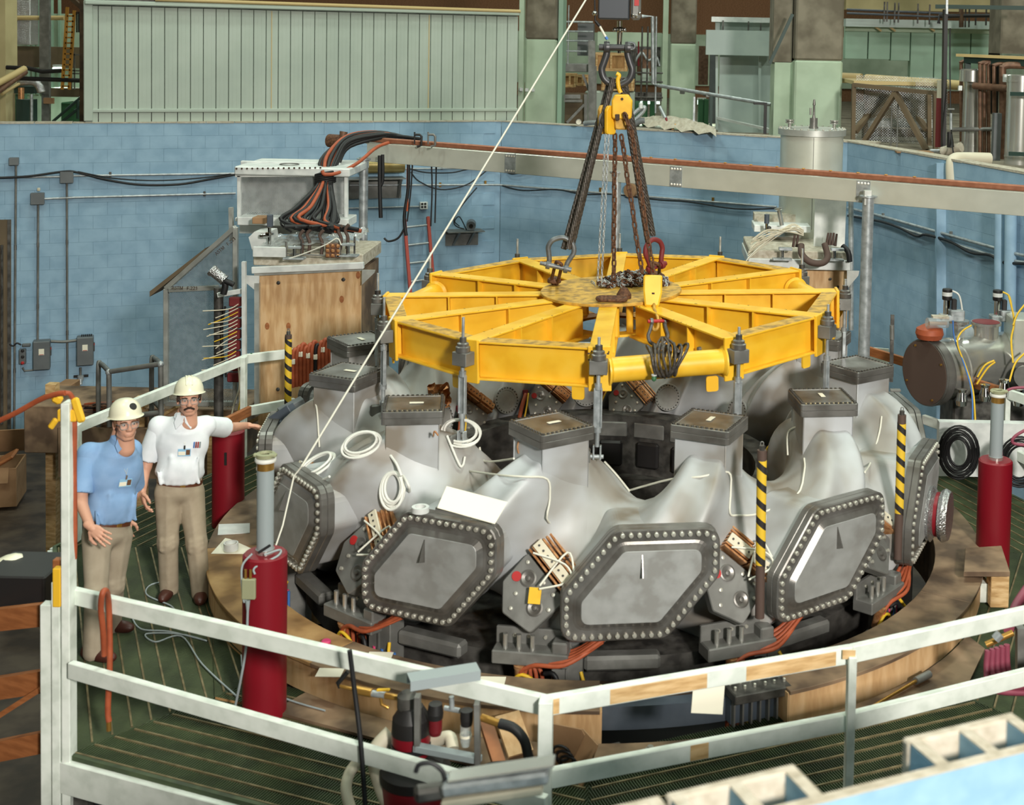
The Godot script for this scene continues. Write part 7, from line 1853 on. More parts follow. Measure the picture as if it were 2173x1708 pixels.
func fences() -> void:
	var o := thing("wooden_railing", "white painted wooden railing along the lower left with a tall taped corner post", "railing")
	rail(o, V(-3.402, 0.98, -7.666), V(-0.485, 0.98, -6.484), M.white_paint, "top_rail")
	rail(o, V(-3.339, 0.6, -7.52), V(-0.459, 0.6, -6.252), M.white_paint, "lower_rail")
	var p0 := V(-3.404, 0, -7.602)
	part(mb().bar(p0 + V(0.02, -0.6, 0), V(p0.x + 0.02, V(-3.397, 2.113, -7.6).y, p0.z), 0.1, 0.05, 0.004), "corner_post", M.white_paint, o)
	part(mb().bar(p0 + V(-0.035, -2.1, -0.03), V(p0.x - 0.035, V(-3.4, 1.166, -7.6).y, p0.z - 0.03), 0.05, 0.09, 0.004), "post_board", M.brown_wood, o)
	part(mb().bar(p0 + V(-0.1, -2.1, -0.02), V(p0.x - 0.1, V(-3.401, 0.903, -7.6).y, p0.z - 0.02), 0.07, 0.09, 0.004), "outer_post", M.white_paint, o)
	part(mb().bar(p0 + V(-0.04, -2.1, 0.02), V(p0.x - 0.04, V(-3.4, 1.053, -7.6).y, p0.z + 0.02), 0.05, 0.05, 0.004), "outer_board", M.white_paint, o)
	part(mb().bx(V(p0.x + 0.02, V(-3.398, 2.035, -7.6).y, p0.z), V(0.108, 0.07, 0.06), 0.006), "yellow_tape", M.yellow_tape, o)
	part(mb().box(Transform3D(Basis(Vector3.BACK, 0.3), V(p0.x + 0.085, V(-3.37, 2.069, -7.6).y, p0.z + 0.02)), V(0.05, 0.15, 0.03), 0.012), "loose_tape", M.yellow_tape, o)
	part(mb().box(Transform3D(Basis(Vector3.BACK, -0.5), V(p0.x - 0.04, V(-3.452, 2.131, -7.6).y, p0.z + 0.01)), V(0.06, 0.06, 0.04), 0.015), "loose_tape", M.yellow_tape, o)
	part(mb().box(Transform3D(Basis(Vector3.BACK, -0.6), V(p0.x - 0.06, V(-3.475, 1.986, -7.6).y, p0.z + 0.02)), V(0.035, 0.07, 0.02), 0.008), "loose_tape", M.yellow_tape, o)
	part(mb().bx(V(p0.x - 0.03, V(-3.434, 1.024, -7.6).y, p0.z + 0.03), V(0.045, 0.23, 0.05), 0.004), "yellow_strip", M.yellow_tape, o)
	var p1 := V(-0.485, 0.98, -6.484)
	o = thing("wooden_railing", "white painted wooden railing across the lower right with bare wood patches", "railing")
	var p2 := V(1.139, 0.98, -7.113)
	var p3 := V(2.297, 0.98, -7.682)
	rail(o, p1, p2, M.white_paint, "top_rail")
	rail(o, p2, p3 + (p3 - p2) * 0.5, M.white_paint, "top_rail")
	var l1 := V(p1.x, 0.6, p1.z); var l2 := V(p2.x, 0.6, p2.z); var l3 := V(p3.x, 0.6, p3.z)
	rail(o, l1, l2, M.white_paint, "lower_rail")
	rail(o, l2, l3 + (l3 - l2) * 0.5, M.white_paint, "lower_rail")
	part(mb().bar(V(p1.x, -0.6, p1.z + 0.03), p1 + V(0, 0.005, 0.03), 0.095, 0.07, 0.004), "post", M.white_paint, o)
	part(mb().bar(V(p2.x, -0.6, p2.z + 0.04), p2 + V(0, -0.03, 0.04), 0.085, 0.045, 0.004), "post", M.white_paint, o)
	var u := (p2 - p1).normalized()
	var nn := Vector3(-u.z, 0, u.x)
	if nn.z < 0: nn = -nn
	for e in [[0.19, 0.5, 0.0], [0.63, 0.94, 0.01], [0.01, 0.035, -0.01]]:
		part(mb().bar(p1.lerp(p2, e[0]) + nn * 0.0225 + V(0, -0.047, 0), p1.lerp(p2, e[1]) + nn * 0.0225 + V(0, -0.047, 0), 0.003, 0.078, 0.001), "bare_patch", M.bare_wood, o)
	part(mb().bar(l1.lerp(l2, 0.45) + nn * 0.0225 + V(0, -0.045, 0), l1.lerp(l2, 0.51) + nn * 0.0225 + V(0, -0.045, 0), 0.003, 0.085, 0.001), "bare_patch", M.bare_wood, o)
	part(mb().bx(p2 + V(-0.02, -0.02, 0.065), V(0.07, 0.05, 0.004)), "masking_patch", M.bare_wood, o)
	o = thing("wooden_railing", "white and brown wooden railing behind the two men", "railing")
	rail(o, V(-4.822, 0.98, -10.873), V(-4.122, 0.98, -13.365), M.white_paint, "top_rail")
	rail(o, V(-4.122, 0.98, -13.365), V(-3.712, 0.98, -13.646), M.white_paint, "top_rail")
	rail(o, V(-4.234, 0.55, -11.994), V(-3.977, 0.55, -12.995), M.brown_wood, "lower_rail")
	rail(o, V(-3.977, 0.55, -12.995), V(-3.618, 0.55, -13.315), M.white_paint, "lower_rail")
	var q := V(-4.122, 0.98, -13.304)
	part(mb().bar(V(q.x, -0.3, q.z + 0.04), q + V(0, 0, 0.04), 0.085, 0.05, 0.004), "post", M.white_paint, o)
	q = V(-4.772, 0.98, -10.877)
	part(mb().bar(V(q.x, -0.3, q.z), q, 0.085, 0.05, 0.004), "post", M.white_paint, o)
	part(mb().bx(V(-4.082, 0.97, -13.409) + V(0, -0.03, 0.027), V(0.02, 0.1, 0.004)), "green_tape", M.green_box, o)
	o = thing("wooden_railing", "brown topped wooden railing in front of the steel chamber on the right", "railing")
	rail(o, V(2.307, 0.98, -14.386), V(3.429, 0.98, -12.668), M.brown_wood, "top_rail")
	rail(o, V(3.429, 0.98, -12.668), V(3.734, 0.98, -12.128), M.white_paint, "top_rail")
	rail(o, V(2.814, 0.5, -13.355), V(3.387, 0.5, -12.448), M.white_paint, "lower_rail")
	rail(o, V(3.387, 0.5, -12.448), V(3.644, 0.5, -11.769), M.white_paint, "lower_rail")
	q = V(3.466, 0.98, -12.636)
	part(mb().bar(V(q.x, -0.2, q.z), q, 0.085, 0.05, 0.004), "post", M.white_paint, o)
	part(mb().bar(V(2.334, 0.98, -14.389) + V(0, -0.2, -0.1), V(2.63, 0.98, -14.303) + V(0, -0.2, -0.1), 0.02, 0.3), "white_board", M.white_paint, o)

func red_cylinder(p: Vector3, h: float, top: float, label: String, piped: bool) -> Node3D:
	var o := thing("red_cylinder", label, "cylinder", p)
	part(mb().lathe([[0, 0], [0.136, 0], [0.136, h - 0.012], [0.124, h], [0, h]], 32), "drum", M.red_paint, o)
	if piped:
		part(mb().lathe([[0.058, h], [0.058, h + 0.025], [0.05, h + 0.025]], 20), "foot_ring", M.bright_steel, o)
		part(mb().lathe([[0.052, h + 0.01], [0.052, top - 0.1], [0, top - 0.1]], 24), "grey_tube", M.grey_pvc, o)
		part(mb().lathe([[0.053, top - 0.1], [0.053, top - 0.055], [0, top - 0.055]], 24), "brass_band", M.brass, o)
		part(mb().lathe([[0.045, top - 0.055], [0.064, top - 0.05], [0.066, top - 0.04], [0.064, top - 0.028], [0.045, top - 0.025]], 24), "white_ring", M.white_hose, o)
		part(mb().lathe([[0.034, top - 0.025], [0.058, top - 0.022], [0.06, top], [0.04, top + 0.004], [0.034, top - 0.01]], 20), "olive_ring", M.olive, o)
		part(mb().bx(V(0.05, top - 0.005, 0.02), V(0.05, 0.022, 0.04), 0.006), "olive_lug", M.olive, o)
		part(mb().bx(V(-0.05, top - 0.005, 0.02), V(0.04, 0.022, 0.03), 0.006), "olive_lug", M.olive, o)
	return o

func posts() -> void:
	var p := V(-2.386, 0, -8.123)
	var o := red_cylinder(p, 1.03, 1.66, "red cylinder with a grey tube standing by the lower left railing", true)
	part(mb().tube(curve([V(-0.05, 1.06, 0.1), V(-0.1, 1.0, 0.13), V(-0.1, 0.9, 0.145), V(-0.085, 0.78, 0.15), V(-0.07, 0.8, 0.15)], 6), 0.007), "grey_lead", M.grey_pvc, o)
	part(mb().tube(curve([V(0.02, 1.05, 0.09), V(0.1, 1.06, 0.03), V(0.1, 1.04, 0.08), V(-0.02, 0.99, 0.135), V(-0.02, 0.95, 0.145)], 6), 0.007), "grey_lead", M.grey_pvc, o)
	part(mb().bx(V(-0.055, 0.86, 0.15), V(0.085, 0.13, 0.03), 0.006), "olive_box", M.olive, o)
	for x in [-0.075, -0.045]: part(mb().tube([V(x, 0.92, 0.15), V(x, 0.98, 0.15)], 0.009), "connector", M.brass, o)
	part(mb().tube([V(-0.06, 0.79, 0.155), V(-0.06, 0.72, 0.155)], 0.016, 10, true, 0.5), "boot", M.grey_pvc, o)
	part(mb().tube(curve([V(-0.06, 0.72, 0.155), V(-0.07, 0.5, 0.15), V(-0.1, 0.3, 0.15), V(-0.16, 0.05, 0.1)], 6), 0.008), "flex", M.grey_pvc, o)
	part(mb().tube([V(0.05, 1.1, 0.06), V(-0.02, 1.055, 0.07)], 0.008), "black_lead", M.black_rubber, o)
	red_cylinder(V(2.831, 0, -10.598), 0.93, 1.5, "red cylinder with a grey tube standing at the right edge", true)
	o = red_cylinder(V(-3.639, 0, -11.289), 0.83, 0, "dark red cylinder without a tube behind the man in white", false)
	part(mb().bx(V(0.02, 0.62, 0.135), V(0.02, 0.11, 0.012)), "black_mark", M.black_paint, o)
	# striped warning posts
	for e in [[V(0.751, 0.532, -8.45), V(0.739, 1.642, -8.45), "yellow and black striped post between the two right front ports"], [V(1.845, 0.526, -9.5), V(1.844, 1.594, -9.5), "yellow and black striped post left of the red sealed port"], [V(-3.377, 0.796, -12.2), V(-3.376, 1.464, -12.2), "yellow and black striped post in front of the plywood cabinet"]]:
		o = thing("striped_post", e[2], "post")
		var a: Vector3 = e[0]; var b: Vector3 = e[1]
		var d := b - a
		part(mb().tube([a, b], 0.031, 14), "pole", M.rust_brown, o)
		part(mb().tube([b, b + d.normalized() * 0.03], 0.018, 10), "tip", M.dark_steel, o)
		part(withmat(link_mesh(0.02, 0.03, 0.004, 10, 5), M.grey_steel), "tip_ring", M.grey_steel, o).transform = Transform3D(Basis(Vector3.BACK, PI / 2), b + d.normalized() * 0.04)
		var t0 := 0.32
		if e[2].contains("cabinet"): t0 = 0.0
		part(mb().tube([a + d * t0, b - d * 0.06], 0.0325, 16), "yellow_sleeve", M.stripe_yellow, o)
		var n := 6
		for k in n:
			var f := lerpf(t0 + 0.03, 0.9, k / float(n - 1))
			var c := a + d * f
			var r0 := PackedVector3Array(); var r1 := PackedVector3Array()
			for q in 16:
				var w := TAU * q / 16.0
				var sl := 0.028 * cos(w)
				r0.append(c + V(cos(w) * 0.0332, sl * -1.0 - 0.024, -sin(w) * 0.0332)); r1.append(c + V(cos(w) * 0.0332, sl * -1.0 + 0.024, -sin(w) * 0.0332))
			part(mb().loft([r0, r1]), "black_stripe", M.stripe_black, o)
	o = thing("clamp_stand", "thin dark steel rod clamped upright at the right rear of the vessel", "rod")
	part(mb().bar(V(2.109, 1.342, -11.4), V(2.104, 1.932, -11.4), 0.022, 0.03), "rod", M.dark_steel, o)
	part(mb().tube([V(2.103, 1.721, -11.38), V(2.099, 1.845, -11.38)], 0.02), "sleeve", M.grey_steel, o)
	part(mb().bx(V(2.13, 1.295, -11.3), V(0.09, 0.02, 0.05), 0.004), "foot", M.grey_steel, o)
	# red taped seal on the right hand port
	o = thing("taped_seal", "foil wrapped pipe end with red tape on the far right port", "pipe end")
	var az := 67.8
	var c := P(az, 2.75, 0.72)
	part(mb().lathe([[0, 0], [0.2, 0.0], [0.21, 0.03], [0.16, 0.06], [0.15, 0.09]], 24, along(out(az), c)), "foil_collar", M.foil, o)
	part(mb().lathe([[0.155, 0.055], [0.165, 0.055], [0.165, 0.085], [0.155, 0.085]], 24, along(out(az), c)), "red_tape", M.red_paint, o)
	part(mb().lathe([[0.14, 0.085], [0.18, 0.09], [0.2, 0.12], [0.18, 0.16], [0, 0.165]], 24, along(out(az), c)), "foil_end", M.foil, o)

func hank(label: String, c: Vector3, x: Vector3, y: Vector3, r: float, turns: int, m: Material, tails: Array, called := "hose_coil") -> void:
	var o := thing(called, label, "hose")
	for k in turns:
		var f := 1.0 - 0.06 * k
		part(mb().tube(coil(c + V(0.012 * sin(k * 2.0), 0.006 * k, 0.012 * cos(k * 1.7)), x * f, y * f, 1.02, 0.05, 26), r, 6), "turn", m, o)
	for t in tails: part(mb().tube(curve(t, 6), r, 6), "tail", m, o)

func clutter() -> void:
	hank("white hose coil lying on the left ridge by the tag line", V(-2.375, 1.178, -9.324), V(0.12, 0.05, 0.03), V(0.04, 0.06, -0.09), 0.009, 4, M.white_hose, [[V(-2.204, 1.216, -9.016), V(-2.414, 1.056, -9.261), V(-2.605, 0.949, -9.437)], [V(-2.665, 0.987, -10.015), V(-2.754, 0.864, -10.12)]])
	hank("white hose coil on the ridge left of the small chimney", V(-2.003, 1.411, -9.107), V(0.13, 0.02, 0.02), V(0.02, 0.07, -0.06), 0.009, 4, M.white_hose, [[V(-2.165, 1.317, -9.334), V(-2.152, 1.33, -9.199)]])
	hank("large white hose coil with copper wires against the small chimney", V(-1.733, 1.439, -9.22), V(0.125, 0.0, 0.02), V(0.0, 0.11, -0.04), 0.011, 5, M.white_hose, [[V(-1.849, 1.419, -9.2), V(-1.812, 1.367, -9.1), V(-1.736, 1.317, -9), V(-1.693, 1.252, -8.95)]])
	hank("white hose coil hanging on the flank below the small chimney", V(-1.764, 1.129, -9.002), V(0.08, 0.0, 0.03), V(0.0, 0.11, -0.05), 0.011, 5, M.white_hose, [[V(-1.696, 1.227, -9.028), V(-1.644, 1.134, -8.996), V(-1.892, 0.654, -10.056), V(-2.035, 0.534, -10.173)]])
	hank("white hose coil at the foot of the second hanger rod", V(-1.339, 1.442, -9.321), V(0.14, 0.0, 0.03), V(0.0, 0.07, -0.08), 0.009, 4, M.white_hose, [[V(-1.428, 1.452, -9.238), V(-1.33, 1.279, -9.16), V(-1.304, 1.261, -9.172), V(-1.297, 1.305, -9.224)]])
	var o := thing("copper_wires", "tangle of thin copper wires inside the large white coil", "wire")
	for k in 8: part(mb().tube(coil(V(-1.719, 1.444, -9.18) + V(rng.randf_range(-0.07, 0.05), rng.randf_range(-0.06, 0.08), 0), V(0.03, 0.01, 0), V(0.0, 0.03, 0.0), 1.0, 0.1, 12), 0.0035, 5), "wire", M.copper, o)
	for k in 3: part(mb().tube(curve([[V(-1.484, 1.521, -9), V(-1.474, 1.56, -8.98), V(-1.448, 1.531, -8.98)], [V(-0.882, 1.54, -8.85), V(-0.888, 1.498, -8.85), V(-0.878, 1.459, -8.85)], [V(-0.797, 1.532, -8.8), V(-0.79, 1.49, -8.8), V(-0.786, 1.451, -8.8)]][k], 5), 0.006, 6), "wire_tail", M.copper, o)
	o = thing("paper_sheet", "large cream sheet of stiff paper propped between port and front chimney", "paper")
	var a := V(-1.29, 1.391, -8.36); var b := V(-0.897, 1.295, -8.36); var c := V(-0.963, 1.196, -8.24); var d := V(-1.329, 1.292, -8.24)
	var sh := mb(); sh.quad(d, c, b, a)
	var off := V(0, 0.004, 0.004)
	sh.quad(d + off, c + off, b + off, a + off)
	part(sh, "sheet", M.paper, o)
	part(mb().bar(V(-1.348, 1.267, -8.3), V(-1.114, 1.232, -8.25), 0.02, 0.02), "support_strip", M.grey_steel, o)
	o = thing("tape_roll", "roll of white tape on top of the left front port", "tape")
	part(mb().lathe([[0.036, 0], [0.056, 0], [0.056, 0.035], [0.036, 0.035], [0.036, 0]], 24, Transform3D(Basis(), V(-1.464, 1.207, -8.4))), "roll", M.white_metal, o)
	o = thing("lead_bricks", "stack of three grey lead bricks behind the outstretched hand", "brick")
	for e in [[V(-3.006, 1.098, -10.6), 0.5, 0.3], [V(-2.992, 1.059, -10.5), 0.9, 0.1], [V(-2.927, 1.204, -10.7), 0.4, 0.5], [V(-2.962, 1.191, -10.55), 0.6, -0.2]]: part(mb().box(Transform3D(Basis(Vector3.UP, e[2]) * Basis(Vector3.BACK, e[1]), e[0]), V(0.21, 0.09, 0.1), 0.006), "brick", M.slate if e[1] > 0.45 else M.box_grey, o)
	o = thing("copper_foil", "crumpled copper foil glinting behind the second hanger rod under the frame", "foil")
	var rings := []
	for i in 9:
		var ring := PackedVector3Array()
		for q in 9: ring.append(V(-1.978, 0.959, -11.6).lerp(V(-1.781, 0.963, -11.6), q / 8.0) + V(rng.randf() * 0.03, i * 0.028 + rng.randf() * 0.02, rng.randf_range(-0.05, 0.05)))
		rings.append(ring)
	part(mb().loft(rings, false, false), "sheet", M.copper, o)
	# on the plywood
	o = thing("tape_roll", "roll of brown lined tape standing on white paper on the golden plywood", "tape")
	part(mb().lathe([[0.045, 0], [0.056, 0], [0.056, 0.055], [0.045, 0.055], [0.045, 0]], 24, Transform3D(Basis(), V(-3.246, 0.235, -10.141))), "roll", M.white_metal, o)
	part(mb().lathe([[0.044, 0.0], [0.0452, 0.0], [0.0452, 0.056], [0.044, 0.056]], 24, Transform3D(Basis(), V(-3.246, 0.235, -10.141))), "core", M.brown_wood, o)
	solo(flat(PackedVector2Array([xz(V(-3.38, 0.22, -10.077)), xz(V(-3.102, 0.22, -10.092)), xz(V(-3.104, 0.22, -10.196)), xz(V(-3.33, 0.22, -10.379)), xz(V(-3.374, 0.22, -10.397))]), 0.222, 0.004), "white_paper", M.paper, "creased white paper under the roll of tape on the curb", "paper")
	solo(flat(PackedVector2Array([xz(V(-3.456, 0.22, -10.463)), xz(V(-3.214, 0.22, -10.516)), xz(V(-3.277, 0.22, -10.721)), xz(V(-3.522, 0.22, -10.686))]), 0.222, 0.006), "magazine", M.white_metal, "white printed booklet lying on the curb behind the tape", "book")
	for e in [[V(-1.995, 0.225, -8.208), "cream paper hanging over the outer edge of the curb"], [V(-1.727, 0.225, -8.445), "small white card on the curb behind the rail"], [V(-0.952, 0.225, -8.141), "pale cream card on the curb near the middle post"]]: solo(mb().bx(e[0], V(0.16, 0.004, 0.11)), "paper_card", M.paper, e[1], "paper")
	o = thing("pipe_plug", "small red ribbed cap on the curb behind the top rail", "cap")
	part(mb().lathe([[0, 0], [0.03, 0], [0.032, 0.02], [0.026, 0.026], [0, 0.026]], 14, Transform3D(Basis(), V(-2.117, 0.225, -8.602))), "cap", M.pink_wire, o)
	solo(mb().bar(V(-3.273, 0.026, -10.136), V(-3.046, 0.026, -9.856), 0.09, 0.004), "dark_strip", M.brown_dirt, "dark strip lying on the golden plywood", "strip")
	o = thing("socket_wrench", "long socket wrench lying on the brown plywood at the right", "wrench")
	part(mb().tube([V(1.469, 0.04, -8.271), V(1.819, 0.06, -8.594)], 0.011, 8), "bar", M.brass, o)
	part(mb().tube([V(1.812, 0.06, -8.588), V(1.924, 0.06, -8.69)], 0.026, 12), "socket", M.grey_steel, o)
	o = thing("timber_blocks", "dark wooden plank resting on pale blocks beside the right red cylinder", "timber")
	part(flat(PackedVector2Array([xz(V(2.53, 0.3, -10.289)), xz(V(2.835, 0.3, -10.353)), xz(V(2.765, 0.3, -9.838)), xz(V(2.41, 0.3, -9.82))]), 0.27, 0.04, 0.004), "plank", M.old_plywood, o)
	part(mb().bx(V(2.707, 0, -9.894) + V(0.0, 0.13, -0.06), V(0.14, 0.25, 0.14), 0.005), "block", M.bare_wood, o)
	part(mb().bx(V(2.579, 0, -9.888) + V(0.0, 0.08, -0.15), V(0.14, 0.15, 0.14), 0.005), "block", M.white_paint, o)
	# cables on the grating
	o = thing("floor_cable", "thin grey cable looping over the grating between men and red cylinder", "cable")
	part(mb().tube(curve([V(-3.634, 0.02, -10.042), V(-3.798, 0.02, -9.963), V(-3.762, 0.02, -9.775), V(-3.518, 0.02, -9.596), V(-3.44, 0.02, -9.479)], 6), 0.006, 6), "loop", M.grey_pvc, o)
	part(mb().tube(curve([V(-3.722, 0.02, -9.387), V(-3.581, 0.02, -9.202), V(-3.37, 0.02, -9.174), V(-3.057, 0.02, -9.041), V(-3.291, 0.02, -9.141), V(-3.52, 0.02, -9.13), V(-3.408, 0.02, -9.011), V(-3.261, 0.02, -9.105), V(-2.965, 0.03, -8.677), V(-2.591, 0.03, -8.247)], 6), 0.006, 6), "loop", M.grey_pvc, o)
	part(mb().tube(curve([V(-2.751, 0.03, -8.822), V(-2.608, 0.03, -8.495), V(-2.308, 0.03, -8.258), V(-1.998, 0.03, -8.105)], 6), 0.006, 6), "loop", M.grey_pvc, o)
	# hoses on the corner post and rail
	solo(mb().tube(curve([V(-3.916, 1.924, -7.7), V(-3.724, 2.019, -7.65), V(-3.548, 2.121, -7.6), V(-3.434, 2.167, -7.56), V(-3.38, 2.177, -7.55)], 6), 0.016, 10), "orange_hose", M.orange_hose, "orange hose coming in from the left to the taped post", "hose")
	solo(mb().tube(curve([V(-3.385, 2.174, -7.56), V(-3.361, 2.158, -7.58), V(-3.348, 2.064, -7.6), V(-3.358, 1.694, -7.62), V(-3.356, 1.356, -7.62), V(-3.368, 1.165, -7.64)], 6), 0.014, 10), "orange_hose", M.orange_hose, "orange hose running down behind the taped post", "hose")
	solo(mb().tube(curve([V(-3.114, 0.678, -7.45), V(-3.099, 0.84, -7.4), V(-3.095, 0.995, -7.36), V(-3.076, 1.092, -7.34), V(-3.079, 1.072, -7.4), V(-3.107, 0.934, -7.5), V(-3.102, 0.626, -7.5), V(-3.114, 0.345, -7.5), V(-3.108, 0.26, -7.5)], 6), 0.017, 10), "orange_hose", M.orange_hose, "orange hose looped over the top rail near the left man", "hose")
	o = thing("hose_end", "brass hose end with coupling hanging below the lower left rail", "hose end")
	part(mb().tube([V(-3.111, 0.303, -7.5), V(-3.108, 0.204, -7.5)], 0.015, 8), "coupling", M.brass, o)
	# at the far left
	var bs := Basis(Vector3.UP, 0.25)
	o = thing("cardboard_box", "open brown cardboard box full of packing at the foot of the blue wall", "box")
	var q := V(-8.807, -2.1, -18.781)
	q = V(q.x, -2.1, q.z + 1.3)
	for e in [[V(0, 0.26, 0.3), V(0.72, 0.52, 0.02)], [V(0, 0.26, -0.3), V(0.72, 0.52, 0.02)], [V(-0.35, 0.26, 0), V(0.02, 0.52, 0.6)], [V(0.35, 0.26, 0), V(0.02, 0.52, 0.6)]]: part(mb().box(Transform3D(bs, q + bs * e[0]), e[1], 0.004), "side", M.cardboard, o)
	part(mb().box(Transform3D(bs * Basis(Vector3.RIGHT, 0.5), q + V(0, 0.7, -0.38)), V(0.7, 0.4, 0.012)), "flap", M.cardboard, o)
	part(mb().box(Transform3D(bs * Basis(Vector3.RIGHT, -0.35), q + V(0, 0.44, 0.36)), V(0.72, 0.2, 0.012)), "flap", M.cardboard, o)
	part(mb().box(Transform3D(bs * Basis(Vector3.BACK, -0.6), q + V(-0.45, 0.4, 0.1)), V(0.02, 0.5, 0.5)), "flap", M.cardboard, o)
	part(mb().box(Transform3D(bs * Basis(Vector3.BACK, -0.4), q + V(-0.1, 0.55, 0.1)), V(0.4, 0.05, 0.3), 0.02), "packing", M.paper, o)
	part(mb().box(Transform3D(bs * Basis(Vector3.BACK, 0.5), q + V(0.25, 0.62, 0.1)), V(0.25, 0.05, 0.35), 0.02), "packing", M.brown_wood, o)
	solo(slab(V(-7.603, -0.714, -16.5), V(-7.411, -0.293, -16.5), 0.5, 0.01), "cardboard_box", M.cardboard, "smaller closed cardboard box behind the taped post", "box")
	o = thing("work_bench", "wooden work bench piled with offcuts behind the left man", "bench")
	part(slab(V(-7.264, -0.675, -15.8), V(-4.699, -0.118, -14.5), 0.9, 0.01), "top", M.old_plywood, o)
	for x in [V(-7.18, -1.075, -15.7), V(-5.916, -0.883, -15.2), V(-4.829, -0.627, -14.5)]: part(mb().bar(V(x.x, -2.1, x.z), V(x.x, 0.0, x.z), 0.12, 0.12), "leg", M.bare_wood, o)
	part(slab(V(-6.819, -0.916, -15.5), V(-4.784, -0.337, -14.6), 0.1), "apron", M.old_plywood, o)
	o = thing("cable_heap", "heap of coiled brown and orange cables on the bench", "cables")
	for k in 16:
		var cc: Vector3 = V(-6.692, -0.298, -15.6).lerp(V(-6.01, -0.187, -15.3), rng.randf()) + V(0, rng.randf() * 0.12, rng.randf() * 0.3)
		part(mb().tube(coil(cc, V(rng.randf_range(0.15, 0.3), 0.02, 0.05), V(0.02, rng.randf_range(0.04, 0.12), 0.15), 1.0, 0.1, 18), 0.014, 6), "coil", [M.rust, M.orange_hose, M.black_rubber, M.rust_brown][k % 4], o)
	for k in 9: part(mb().bar(V(-6.746, -0.4, -15.4) + V(0.28 * k, 0.02 * (k % 3), 0), V(-6.465, -0.224, -15.2) + V(0.3 * k + rng.randf_range(-0.2, 0.2), 0.06 * (k % 4), 0.2), 0.08, 0.03), "offcut", M.bare_wood if k % 2 else M.cardboard, o)
	o = thing("pipe_barrier", "grey tubular barrier standing behind the two men", "barrier")
	for e in [[V(-6.247, -0.24, -14.8), V(-6.246, 0.427, -14.8), V(-6.219, 0.481, -14.8), V(-5.797, 0.608, -14)], [V(-5.793, 0.008, -14), V(-5.797, 0.608, -14)], [V(-5.797, 0.603, -14), V(-5.167, 0.752, -13.8)], [V(-5.566, -0.166, -14.6), V(-5.566, 0.545, -14.6), V(-5.54, 0.609, -14.6), V(-5.167, 0.752, -13.8)], [V(-5.161, 0.081, -13.8), V(-5.167, 0.752, -13.8)], [V(-5.798, 0.095, -14), V(-5.146, 0.233, -13.8)], [V(-6.247, -0.104, -14.8), V(-5.793, 0.06, -14)], [V(-5.587, 0.171, -14.6), V(-5.156, 0.268, -13.8)]]: part(mb().tube(curve(e, 5) if e.size() > 2 else e, 0.027, 10), "tube", M.grey_steel, o)
	for p in [V(-5.797, 0.598, -14), V(-5.167, 0.747, -13.8), V(-5.587, 0.171, -14.6)]: part(mb().ball(p, Vector3.ONE * 0.036), "joint", M.galvanised, o)
	# dark corner below the deck
	o = thing("tool_table", "dark table with papers and a white helmet at the lower left edge", "table")
	part(slab(V(-4.054, 0.708, -7.9), V(-3.664, 0.937, -7.9), 0.4, 0.01), "body", M.black_paint, o)
	part(flat(PackedVector2Array([xz(V(-4.355, 0.62, -8.551)), xz(V(-4.029, 0.62, -8.454)), xz(V(-3.996, 0.62, -8.684)), xz(V(-4.334, 0.62, -8.825))]), 0.6, 0.02), "paper_stack", M.paper, o)
	part(flat(PackedVector2Array([xz(V(-4.176, 0.66, -8.317)), xz(V(-3.994, 0.66, -8.254)), xz(V(-4.022, 0.66, -8.464)), xz(V(-4.235, 0.66, -8.56))]), 0.62, 0.03), "dark_book", M.dark_red, o)
	part(mb().ball(V(-4.057, 0.865, -8.2), V(0.14, 0.07, 0.1), Basis(Vector3.BACK, 0.5)), "helmet", M.hat_white, o)
	for k in 4: solo(mb().bar([V(-4.054, 0.655, -7.9), V(-4.057, 0.221, -7.9), V(-4.059, -0.18, -7.9), V(-3.949, 0.084, -7.8)][k], [V(-3.502, 0.809, -7.7), V(-3.503, 0.406, -7.7), V(-3.533, 0.03, -7.7), V(-3.588, 0.347, -7.7)][k], 0.05, [0.13, 0.13, 0.12, 0.03][k]), "brown_plank", M.brown_wood, ["uppermost brown plank at the lower left, outside the corner post", "middle brown plank at the lower left, outside the corner post", "lowest brown plank at the lower left, outside the corner post", "thin slanting lath behind the planks at the lower left"][k], "plank")
	solo(slab(V(-3.522, -0.646, -7.9), V(-3.278, -0.378, -7.9), 0.03), "grey_sheet", M.slate, "blue grey sheet seen under the edge of the grating", "sheet")

